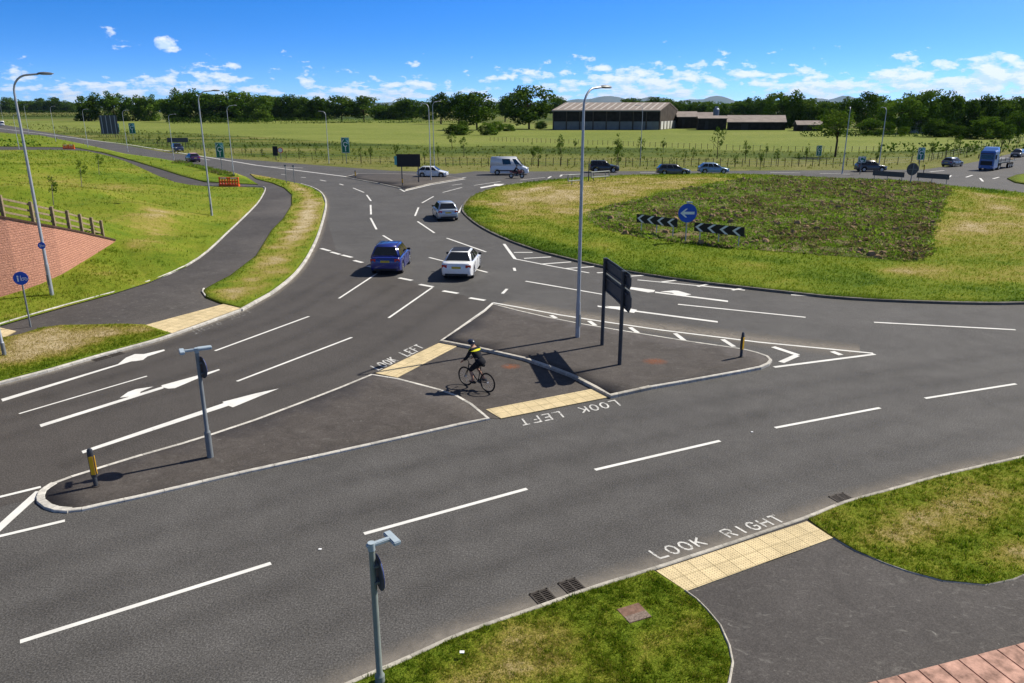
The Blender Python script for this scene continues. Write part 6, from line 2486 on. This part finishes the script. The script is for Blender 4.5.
# ------------------------------------------------------------------ wire fences: posts and strands
def wire_fence(label, pxs, n, h, mat='bark', wires=3):
    P = W(pxs, -.06)
    L = [0]
    for a, b in zip(P[:-1], P[1:]):
        L.append(L[-1] + (b - a).length)
    root = thing('wire_fence', label, 'fence', P[0])
    off = P[0]
    pts = []
    for k in range(n):
        s = L[-1] * k / (n - 1)
        i = max(j for j in range(len(L) - 1) if L[j] <= s + 1e-6)
        pts.append(P[i].lerp(P[i + 1], (s - L[i]) / (L[i + 1] - L[i])) - off)
    pm = MB().box((0, 0, h / 2 - .1), (.075, .075, h + .2)).mesh('post', M[mat])
    for p in pts:
        o = bpy.data.objects.new('post', pm)
        COL.objects.link(o)
        o.parent = root
        o.location = p + Vector((0, 0, rt.uniform(-.08, .05)))
        o.rotation_euler = (rt.uniform(-.04, .04), rt.uniform(-.04, .04), rt.uniform(0, 1))
    mb = MB()
    for q in range(wires):
        mb.tube([p + Vector((0, 0, h * (q + 1) / (wires + .3))) for p in pts], .012, 4, cap=False)
    mb.build('wire', M['galv_dark'], root)


wire_fence('post and wire fence along the meadow edge of the left road', [(60, 129), (150, 144), (200, 150.5), (256, 156), (330, 161.5), (420, 165.5)], 70, 1.3)
wire_fence('post and wire fence along the meadow edge of the far road', [(425, 165.6), (512, 166.3), (600, 166.5), (690, 166.8), (768, 166.8), (860, 166)], 62, 1.35)
wire_fence('post and wire fence across the middle of the field', [(490, 141), (560, 143.5), (640, 146.5), (720, 149.5), (800, 152), (880, 152)], 70, 1.2)
wire_fence('post and wire fence along the right hand road', [(870, 166), (915, 164), (950, 157), (985, 149), (1024, 141.5)], 40, 1.3)

# ------------------------------------------------------------------ grass blades and weeds (nobody could count them)
def tufts(name, poly, zf, n_try, blades_, h0, w0, mat, dfn, label, near=12.0, hpow=.75, holes=(), seed=1, lean=.5, hmax=9, edge=0.0, wide=1.0, tvar=.10, clump=0.0):
    g = np.random.default_rng(seed)
    pl = [(p[0], p[1]) for p in poly]
    arr = np.array(pl)
    lo, hi = arr.min(0), arr.max(0)
    P = g.uniform(lo, hi, (n_try, 2))
    P = P[inside(P, pl)]
    if edge:
        P = P[dist_line(P, pl, True) > edge * g.uniform(.4, 1.6, len(P))]
    for hq in holes:
        P = P[~inside(P, hq)]
    x, y = project(P, .1)
    P = P[(x > -260) & (x < 1300) & (y < 900)]
    d = np.hypot(P[:, 0], P[:, 1])
    P = P[g.uniform(0, 1, len(P)) < np.minimum(1, (near / d) ** 1.6)]
    d = np.hypot(P[:, 0], P[:, 1])
    n = len(P)
    z = zf(P)
    t = dfn(P) + g.normal(0, tvar, n)
    s = np.maximum(1, d / near) ** hpow * g.uniform(.55, 1.25, n)
    if clump:
        s = s * (.5 + 1.2 * fbm(P[:, 0] * clump, P[:, 1] * clump, 71, 2) ** 1.5)
    # lush tufts taller than the straw
    s = s * np.clip(1.25 - .6 * t, .55, 1.3)
    B = blades_
    base = np.repeat(np.column_stack([P, z]), B, 0)
    sc = np.repeat(s, B)
    a = g.uniform(0, 2 * np.pi, n * B)
    r = g.uniform(0, 1, n * B) * w0 * 2.2 * sc * wide
    base[:, 0] += np.cos(a) * r
    base[:, 1] += np.sin(a) * r
    a2 = g.uniform(0, 2 * np.pi, n * B)
    hh = h0 * sc * g.uniform(.6, 1.2, n * B)
    ww = w0 * sc * g.uniform(.6, 1.2, n * B)
    dx, dy = np.cos(a2), np.sin(a2)
    ln = g.uniform(.1, 1, n * B) * lean * hh
    A = base + np.column_stack([dx * ww / 2, dy * ww / 2, -.02 * np.ones(n * B)])
    Bv = base - np.column_stack([dx * ww / 2, dy * ww / 2, .02 * np.ones(n * B)])
    tip = base + np.column_stack([-dy * ln, dx * ln, hh])
    V = np.stack([A, Bv, tip], 1).reshape(-1, 3)
    nf = n * B
    me = bpy.data.meshes.new(name)
    me.vertices.add(nf * 3)
    me.vertices.foreach_set('co', V.astype(np.float32).ravel())
    me.loops.add(nf * 3)
    me.loops.foreach_set('vertex_index', np.arange(nf * 3, dtype=np.int32))
    me.polygons.add(nf)
    me.polygons.foreach_set('loop_start', np.arange(0, nf * 3, 3, dtype=np.int32))
    me.update(calc_edges=True)
    set_attr(me, 'tint', np.repeat(np.clip(np.repeat(t, B) + g.normal(0, .07, nf), 0, 1), 3))
    me.materials.append(mat)
    o = bpy.data.objects.new(name, me)
    COL.objects.link(o)
    print('TUFT', name, n, nf)
    return tag(o, label, 'grass', kind='stuff')


lz = lambda z, a=.02, f=1.5: lumpy(z, a, f)
cover = [(at(634 + dx, 612.5 + dy, .1).x, at(634 + dx, 612.5 + dy, .1).y) for dx, dy in ((-22, 2), (-4, -13), (21, -2), (4, 15))]
tufts('grass', VA, lz(.085), 80000, 5, .036, .013, M['blade'], dryness, 'short green and straw coloured grass of the near verge', near=12, holes=[cover], seed=1, edge=.025, tvar=.22, clump=6.0, lean=.9)
tufts('grass', VB, lz(.085), 98000, 5, .036, .013, M['blade'], dryness, 'short patchy grass of the verge right of the near path', near=12, seed=2, edge=.025, tvar=.22, clump=6.0, lean=.9)
tufts('grass', VF, lz(.10, .03), 30000, 5, .06, .016, M['blade'], dryness, 'dry grass of the lower left verge', near=24, seed=3, edge=.08)
tufts('grass', VE, lz(.12, .03), 60000, 5, .07, .018, M['blade'], dryness, 'straw coloured grass of the long left verge strip', near=30, seed=4, edge=.1)
tufts('grass', front, z_front, 24000, 4, .085, .02, M['blade'], lambda P: dryness(P, .36), 'green grass on the foot of the bank below the red wall', near=34, seed=5, edge=.22)
tufts('grass', back, z_back, 190000, 4, .10, .022, M['blade'], lambda P: dryness(P, .36), 'mown grass on the left bank', near=40, seed=6, edge=.2)
tufts('grass', VG, lz(.12, .05), 24000, 4, .2, .05, M['blade'], dryness, 'grass on the strip between far footpath and road', near=70, seed=7)
tufts('grass', ROUNDc, round_z, 280000, 4, .09, .022, M['blade'], island_dry, 'mown grass on the round island', near=42, holes=[BP], seed=8)


def weed_tint(P):
    x, y = P[:, 0], P[:, 1]
    return .27 + fbm(x * .22, y * .22, 41) * .75 + (fbm(x * 1.4, y * 1.4, 12) - .5) * .75


tufts('weeds', BEDc, lambda P: round_z(P) + .02, 60000, 6, .15, .17, M['weed'], weed_tint, 'weeds and rough clods in the planting bed of the round island', near=60, hpow=.4, seed=9, lean=2.2, wide=1.3, tvar=.24, clump=1.2)
MEAD = W([(-60, 117), (0, 123.4), (37, 130), (100, 140.3), (170, 152.3), (256, 159.5), (330, 165), (412, 169.5), (480, 169.5), (768, 169), (923, 167.5), (960, 160), (1100, 136), (1100, 132), (960, 149), (850, 152.5), (720, 150), (640, 148), (512, 146), (440, 147), (330, 141.5), (190, 133.5), (60, 126), (0, 121)])
tufts('meadow_grass', MEAD, flat(-.06), 170000, 5, .34, .10, M['meadow_blade'], lambda P: ground_dry(P) + (fbm(P[:, 0] * .05, P[:, 1] * .16, 55) - .5) * .5, 'rough tall meadow grass beyond the far road', near=120, hpow=.5, seed=10, lean=.6)


def clods():
    g = np.random.default_rng(21)
    arr = np.array(BP)
    P = g.uniform(arr.min(0), arr.max(0), (5500, 2))
    P = P[inside(P, BP)]
    P = P[fbm(P[:, 0] * .22, P[:, 1] * .22, 41) < .56]
    z = round_z(P)
    mb = MB()
    for (x, y), zz in zip(P, z):
        r = g.uniform(.07, .24) * (1 if g.random() > .1 else 1.6)
        ring = [(x + r * g.uniform(.7, 1.2) * math.cos(a), y + r * g.uniform(.7, 1.2) * math.sin(a), zz - .02) for a in (0, 1.05, 2.1, 3.14, 4.2, 5.25)]
        top = [(x + (p[0] - x) * .55, y + (p[1] - y) * .55, zz + r * g.uniform(.5, .9)) for p in ring]
        mb.add(ring + top, [(k, (k + 1) % 6, 6 + (k + 1) % 6, 6 + k) for k in range(6)] + [(6, 7, 8, 9, 10, 11)])
    M['clod'] = simple('dry_clod', (.30, .205, .12), .95, .05, var=.55, scale=1.3)
    tag(mb.build('clods', M['clod'], fix=False), 'dry soil clods in the planting bed of the round island', 'soil', kind='stuff')


clods()
WP = W([(172, 163), (200, 169.5), (214, 174), (232, 178), (236, 174), (212, 168.5), (196, 164.5), (178, 160.5)], .1)
tufts('weeds', WP, lz(.12, .05), 9000, 6, .28, .09, M['weed'], lambda P: .5 + (fbm(P[:, 0] * .5, P[:, 1] * .3, 61) - .5) * .9, 'leafy weeds on the strip beside the left road', near=90, hpow=.3, seed=12, lean=.8, wide=1.4)
# ------------------------------------------------------------------ farm buildings
M['roof_sheet'] = simple('fibre_cement_roof', (0.27, 0.23, 0.205), .9, .15, var=.25, scale=.4)
M['roof_light'] = simple('translucent_roof_sheet', (0.48, 0.45, 0.41), .7, .2, var=.15)
M['boards'] = simple('dark_boarding', (0.030, 0.026, 0.024), .9, .1, var=.5, scale=.6)
M['gable'] = simple('brown_gable_boarding', (0.085, 0.070, 0.058), .9, .1, var=.35, scale=.5)
M['plinth'] = simple('grey_concrete_panel', (0.17, 0.185, 0.20), .9, .15, var=.2, scale=.5)
M['white_wall'] = simple('white_render', (0.62, 0.61, 0.58), .9, .15, var=.12, scale=.5)
M['slate'] = simple('slate_roof', (0.07, 0.072, 0.08), .8, .2, var=.25)


def long_barn():
    A, B = at(553, 129.8), at(659, 129.8)       # front wall, left and right corner
    D = at(677, 129.3)
    d = (B - A)
    L = d.length
    root = thing('barn', 'long dark farm barn with a pale banded roof beyond the field', 'barn', A)
    dep = 26.0
    e = Vector((D.x - B.x, 0, 0)).length
    sk = Vector(((677 - 512) / FPX * (B.y + dep) * CP - B.x, dep, 0))                # the barn recedes to the right
    pl_h = height_at(A, 121.5)
    ev = height_at(A, 110.6)
    rg = height_at(A + sk * .5, 103.0)

    def P(u, v, z):
        q = Vector((L * u, 0, 0)) + sk * v
        return (q.x, q.y, z)
    MB().prism([P(0, 0, -.1), P(1, 0, -.1), P(1, 1, -.1), P(0, 1, -.1)], (0, 0, ev)).build('wall', M['boards'], root)
    pm = MB()
    for k in range(8):
        u0, u1 = k / 8 + .006, (k + 1) / 8 - .006
        q = P(u0, 0, 0)
        pm.box(((u0 + u1) / 2 * L, -.12, pl_h / 2), ((u1 - u0) * L, .2, pl_h))
    pm.build('plinth_panels', M['plinth'], root)
    po = MB()
    for k in range(9):
        po.box((k / 8 * L, -.2, ev / 2), (.4, .45, ev))
    po.build('stanchions', M['gable'], root)
    g = MB().prism([P(1.001, 0, 0), P(1.001, 1, 0), P(1.001, 1, ev), P(1.001, .5, rg - .3), P(1.001, 0, ev)], (.15, 0, 0)).build('gable_wall', M['gable'], root)
    wp = MB()
    for k in range(5):
        v0, v1 = .06 + k * .185, .06 + k * .185 + .12
        wp.prism([P(1.0, v0, 0.1), P(1.0, v1, 0.1), P(1.0, v1, pl_h), P(1.0, v0, pl_h)], (.35, 0, 0))
    wp.build('gable_panels', M['white_wall'], g)
    for v0, v1, nm in ((-.03, .5, 'roof'), (1.03, .5, 'roof')):
        a, b = P(-.008, v0, ev - .1), P(1.008, v0, ev - .1)
        c, d_ = P(1.008, v1, rg), P(-.008, v1, rg)
        r = MB().prism([a, b, c, d_], (0, 0, .25)).build(nm, M['roof_sheet'], root)
        st = MB()
        for k in range(15):
            u0 = .03 + k * .066
            q = [Vector(a).lerp(Vector(b), u0), Vector(a).lerp(Vector(b), u0 + .014), Vector(d_).lerp(Vector(c), u0 + .014), Vector(d_).lerp(Vector(c), u0)]
            q2 = [q[0].lerp(q[3], .1), q[1].lerp(q[2], .1), q[1].lerp(q[2], .95), q[0].lerp(q[3], .95)]
            st.prism([p + Vector((0, 0, .26)) for p in q2], (0, 0, .04))
        st.build('roof_lights', M['roof_light'], r)
    MB().tube([P(-.008, -.03, ev - .2), P(1.008, -.03, ev - .2)], .15, 6).build('gutter', M['galv_dark'], root)


long_barn()


def shed(label, x0, x1, yb, ye, yr, dep, wall_m, roof_m, white=False, skew=2.0, name='shed', door=True, wins=0):
    A, B = at(x0, yb), at(x1, yb)
    L = (B - A).length
    root = thing(name, label, name if name != 'farm_shed' else 'shed', A)
    ev = height_at(A, ye)
    rg = height_at(A + Vector((0, dep / 2, 0)), yr)
    MB().prism([(0, 0, -.1), (L, 0, -.1), (L + skew, dep, -.1), (skew, dep, -.1)], (0, 0, ev)).build('wall', wall_m, root)
    for s in (0, 1):
        x = L * s
        MB().prism([(x, 0, ev - .12), (x + skew, dep, ev - .12), (x + skew / 2, dep / 2, rg - .2)], (.12 if s else -.12, 0, 0)).build('gable', M['gable'] if not white else wall_m, root)
    for v0 in (-.04, 1.04):
        a, b = (-.4 + skew * v0, dep * v0, ev - .1), (L + .4 + skew * v0, dep * v0, ev - .1)
        c, d = (L + .4 + skew / 2, dep / 2, rg), (-.4 + skew / 2, dep / 2, rg)
        MB().prism([a, b, c, d], (0, 0, .2)).build('roof', roof_m, root)
    if door:
        MB().box((L * .3, -.06, ev * .4), (L * .12, .1, ev * .8)).build('door', M['trim'], root)
    for k in range(wins):
        MB().box((L * (k + .6) / (wins + .2), -.05, ev * .6), (L * .1, .1, ev * .3)).build('window', M['glass'], root)
    return root


shed('open fronted farm shed right beside the long barn', 677, 697, 128.5, 117, 111.8, 16, M['boards'], M['roof_sheet'], name='farm_shed')
shed('low farm shed with a rusty roof left of the hopper tower', 690, 716, 127, 119, 112.6, 16, M['boards'], M['roof_sheet'], name='farm_shed')
shed('black boxy shed below the hopper tower', 698, 726, 130, 118.5, 116, 12, M['boards'], M['roof_sheet'], name='farm_shed')
shed('long low shed with a pale rusty roof right of the hopper tower', 727, 785, 130, 122.2, 115.6, 22, M['boards'], M['roof_sheet'], skew=6, name='farm_shed')
shed('small dark shed between the long low shed and the airy tree', 797, 822, 131, 125, 121, 10, M['boards'], M['roof_sheet'], name='farm_shed')
shed('small white house half hidden in the right hand trees', 915, 928, 133, 122, 117.5, 9, M['white_wall'], M['slate'], True, 1, name='house', wins=2)
shed('white house among the trees on the left horizon', 158, 170, 112, 106.8, 104.2, 14, M['white_wall'], M['slate'], True, 1, name='house', wins=3)
P = at(715, 128.5)
root = thing('hopper_tower', 'grey blue feed hopper rising above the farm sheds', 'hopper', P)
z0, z1 = height_at(P, 117.5), height_at(P, 107.5)
k = (at(716, 128.5) - P).length
MB().tube([(0, 0, 0), (0, 0, z0), (0, 0, z0 + .6), (0, 0, z1 - .8), (0, 0, z1)], [k * 1.0, k * 1.0, k * 3, k * 3, k * 1.2], 12).build('bin', simple('hopper_steel', (.16, .20, .26), .5, .4, .2), root)
for a in range(4):
    MB().tube([(k * 2.6 * math.cos(a * 1.57 + .7), k * 2.6 * math.sin(a * 1.57 + .7), -.1), (k * 2.6 * math.cos(a * 1.57 + .7), k * 2.6 * math.sin(a * 1.57 + .7), z0 + .8)], .15, 6).build('leg', M['galv_dark'], root)
MB().box((0, 0, z1 + .2), (k * 3, k * 2, .5)).build('cap', M['sign_light'], root)

# ------------------------------------------------------------------ distant hills
def hills():
    xs = list(range(-400, 1500, 6))
    D = 30000
    mb = MB()
    peaks = [(600, 97.5, 24), (572, 101, 18), (640, 99, 22), (698, 97.8, 18), (676, 101, 18), (815, 96.8, 16), (790, 100, 22), (840, 100, 20), (420, 103.5, 60), (500, 103, 40), (740, 102, 30), (950, 102, 80), (250, 104, 80), (60, 103, 60)]
    rows = []
    for yoff, kf in ((0, 0), (900, 1.0), (2200, .8)):
        row = []
        for x in xs:
            t = max((107.0 - y) * .9 * math.exp(-((x - cx) / s) ** 2) for cx, y, s in peaks) + 1.6 + 1.2 * vnoise(np.array([x * .05]), np.array([yoff * .01]), 3)[0]
            X = (x - 512) / FPX * D / CP * 1.0
            row.append((X * (1 + yoff / D), D + yoff, max(0, t) * kf * D / FPX - 2))
        rows.append(row)
    n = len(xs)
    mb.add([p for r in rows for p in r], [(j * n + i, j * n + i + 1, (j + 1) * n + i + 1, (j + 1) * n + i) for j in range(2) for i in range(n - 1)])
    m, nt, out = new_mat('hill_moor')
    N = NT(nt)
    f = N.noise(.0016, 5, .6, N.pos())
    N.bsdf(out, N.ramp(f, [(.3, (.05, .075, .035)), (.7, (.12, .11, .06))]), .95, .05)
    o = mb.build('hills', m, smooth=True)
    tag(o, kind='structure')


hills()

# ------------------------------------------------------------------ sky, sun
SUN_EL, SUN_AZ = 45.5, 28.5           # azimuth anticlockwise from +X
world = bpy.data.worlds.new('World')
scene.world = world
world.use_nodes = True
nt = world.node_tree
nt.nodes.clear()
N = NT(nt)
wout = N.n('OutputWorld')
bg = N.n('Background')
bg.inputs['Strength'].default_value = 0.12
sky = N.n('TexSky', sky_type='NISHITA')
sky.sun_disc = False
sky.sun_elevation = R(SUN_EL)
sky.sun_rotation = R(90 - SUN_AZ)
sky.altitude = 100
sky.air_density = 1.0
sky.dust_density = 0.25
sky.ozone_density = 2.5
geo = N.n('TexCoord').outputs['Generated']
sep = N.n('SeparateXYZ')
N.link(geo, sep.inputs[0])
# the low sky of the photo is deep blue: read the sky model a little higher up
comb = N.n('CombineXYZ')
N.link(sep.outputs[0], comb.inputs[0])
N.link(sep.outputs[1], comb.inputs[1])
zz = N.math('ADD', N.math('MULTIPLY', N.math('MAXIMUM', sep.outputs[2], 0.0), 3.6), 0.10)
N.link(zz, comb.inputs[2])
nrm = N.n('VectorMath', operation='NORMALIZE')
N.link(comb.outputs[0], nrm.inputs[0])
N.link(nrm.outputs[0], sky.inputs['Vector'])
hsv = N.n('HueSaturation')
# strong blue low in the sky, plainer towards the zenith
up = N.ramp(sep.outputs[2], [(0.16, 0.0), (0.40, 1.0)])
N.link(N.math('SUBTRACT', 1.42, N.math('MULTIPLY', up, 0.52)), hsv.inputs['Saturation'])
N.link(N.math('SUBTRACT', 1.46, N.math('MULTIPLY', up, 0.90)), hsv.inputs['Value'])
hsv.inputs['Hue'].default_value = 0.509
N.link(sky.outputs[0], hsv.inputs['Color'])
# cumulus near the horizon
az = N.math('ARCTAN2', sep.outputs[0], sep.outputs[1])
el = N.math('ARCSINE', sep.outputs[2])
cv = N.n('CombineXYZ')
N.link(N.math('MULTIPLY', az, 1.0), cv.inputs[0])
elw = N.math('POWER', N.math('MAXIMUM', el, 0.0005), 0.72)
N.link(N.math('MULTIPLY', elw, 1.35), cv.inputs[1])
cv.inputs[2].default_value = CLOUD_SEED if 'CLOUD_SEED' in globals() else 3.3


def cloud_noise(dv):
    a = N.n('VectorMath', operation='ADD')
    N.link(cv.outputs[0], a.inputs[0])
    a.inputs[1].default_value = (dv * .6, dv, 0)
    big = N.noise(15.0, 2, .5, a.outputs[0])
    fine = N.noise(46.0, 7, .60, a.outputs[0], .1)
    return N.math('ADD', N.math('MULTIPLY', big, .5), N.math('MULTIPLY', fine, .62))


c0 = cloud_noise(0.0)
c1 = cloud_noise(0.012)
# cover falls with height, more cloud to the right
thr = N.ramp(N.math('MULTIPLY', el, 6.0), [(0.0, .53), (0.08, .518), (0.20, .545), (0.30, .62), (0.40, .70), (0.52, .80), (0.9, .90)])
side = N.math('MULTIPLY', N.math('SUBTRACT', az, 0.10), 0.085)
side = N.math('MINIMUM', N.math('MAXIMUM', side, -.02), .07)
dif = N.math('ADD', N.math('SUBTRACT', c0, thr), side)
# two lone puffs high on the left
for pa, pe, pr in ((-0.4530, 0.0722, .019), (-0.4070, 0.0668, .010), (0.115, 0.046, .010)):
    du = N.math('SUBTRACT', az, pa)
    dv = N.math('MULTIPLY', N.math('SUBTRACT', el, pe), 1.7)
    rr = N.math('SQRT', N.math('ADD', N.math('MULTIPLY', du, du), N.math('MULTIPLY', dv, dv)))
    bl = N.math('MULTIPLY', N.math('SUBTRACT', 1.0, N.math('MULTIPLY', rr, 1 / pr)), .13)
    bl = N.math('ADD', bl, N.math('MULTIPLY', N.math('SUBTRACT', c0, .56), .85))
    dif = N.math('MAXIMUM', dif, bl)
mask = N.ramp(dif, [(0.0, 0.0), (0.04, .50), (0.11, .88)])
lit = N.ramp(N.math('ADD', N.math('MULTIPLY', N.math('SUBTRACT', c0, c1), 5.0), .5), [(0.25, 0.0), (0.7, 1.0)])
ccol = N.mix(lit, (4.5, 5.7, 7.4), (6.6, 6.9, 7.3))
cf = N.n('MixRGB')
N.link(mask, cf.inputs[0])
N.link(hsv.outputs[0], cf.inputs[1])
N.link(ccol, cf.inputs[2])
N.link(cf.outputs[0], bg.inputs['Color'])
N.link(bg.outputs[0], wout.inputs['Surface'])

sd = bpy.data.lights.new('sun', 'SUN')
sd.energy = 5.0
sd.angle = R(0.53)
sd.color = (1.0, 0.94, 0.83)
so = bpy.data.objects.new('sun', sd)
COL.objects.link(so)
v = Vector((math.cos(R(SUN_EL)) * math.cos(R(SUN_AZ)), math.cos(R(SUN_EL)) * math.sin(R(SUN_AZ)), math.sin(R(SUN_EL))))
so.rotation_euler = v.to_track_quat('Z', 'Y').to_euler()
so.location = v * 60

vs_ = scene.view_settings
scene.display_settings.display_device = 'sRGB'
vs_.view_transform = 'Standard'
vs_.look = 'None'
vs_.exposure = 0.40
vs_.gamma = 1.0
vs_.use_curve_mapping = False
scene.cycles.use_denoising = True
scene.cycles.max_bounces = 6
scene.cycles.diffuse_bounces = 3
scene.cycles.transparent_max_bounces = 8

# ------------------------------------------------------------------ summer air between here and the hills
def haze():
    m, nt, out = new_mat('haze')
    N = NT(nt)
    v = N.n('VolumePrincipled')
    v.inputs['Color'].default_value = (0.45, 0.68, 1.0, 1)
    v.inputs['Density'].default_value = HAZE
    v.inputs['Anisotropy'].default_value = 0.2
    N.link(v.outputs[0], out.inputs['Volume'])
    o = MB().box((0, 16000, 250), (76000, 40000, 502.4)).build('haze', m)
    tag(o, kind='stuff')


HAZE = 0.000016
haze()
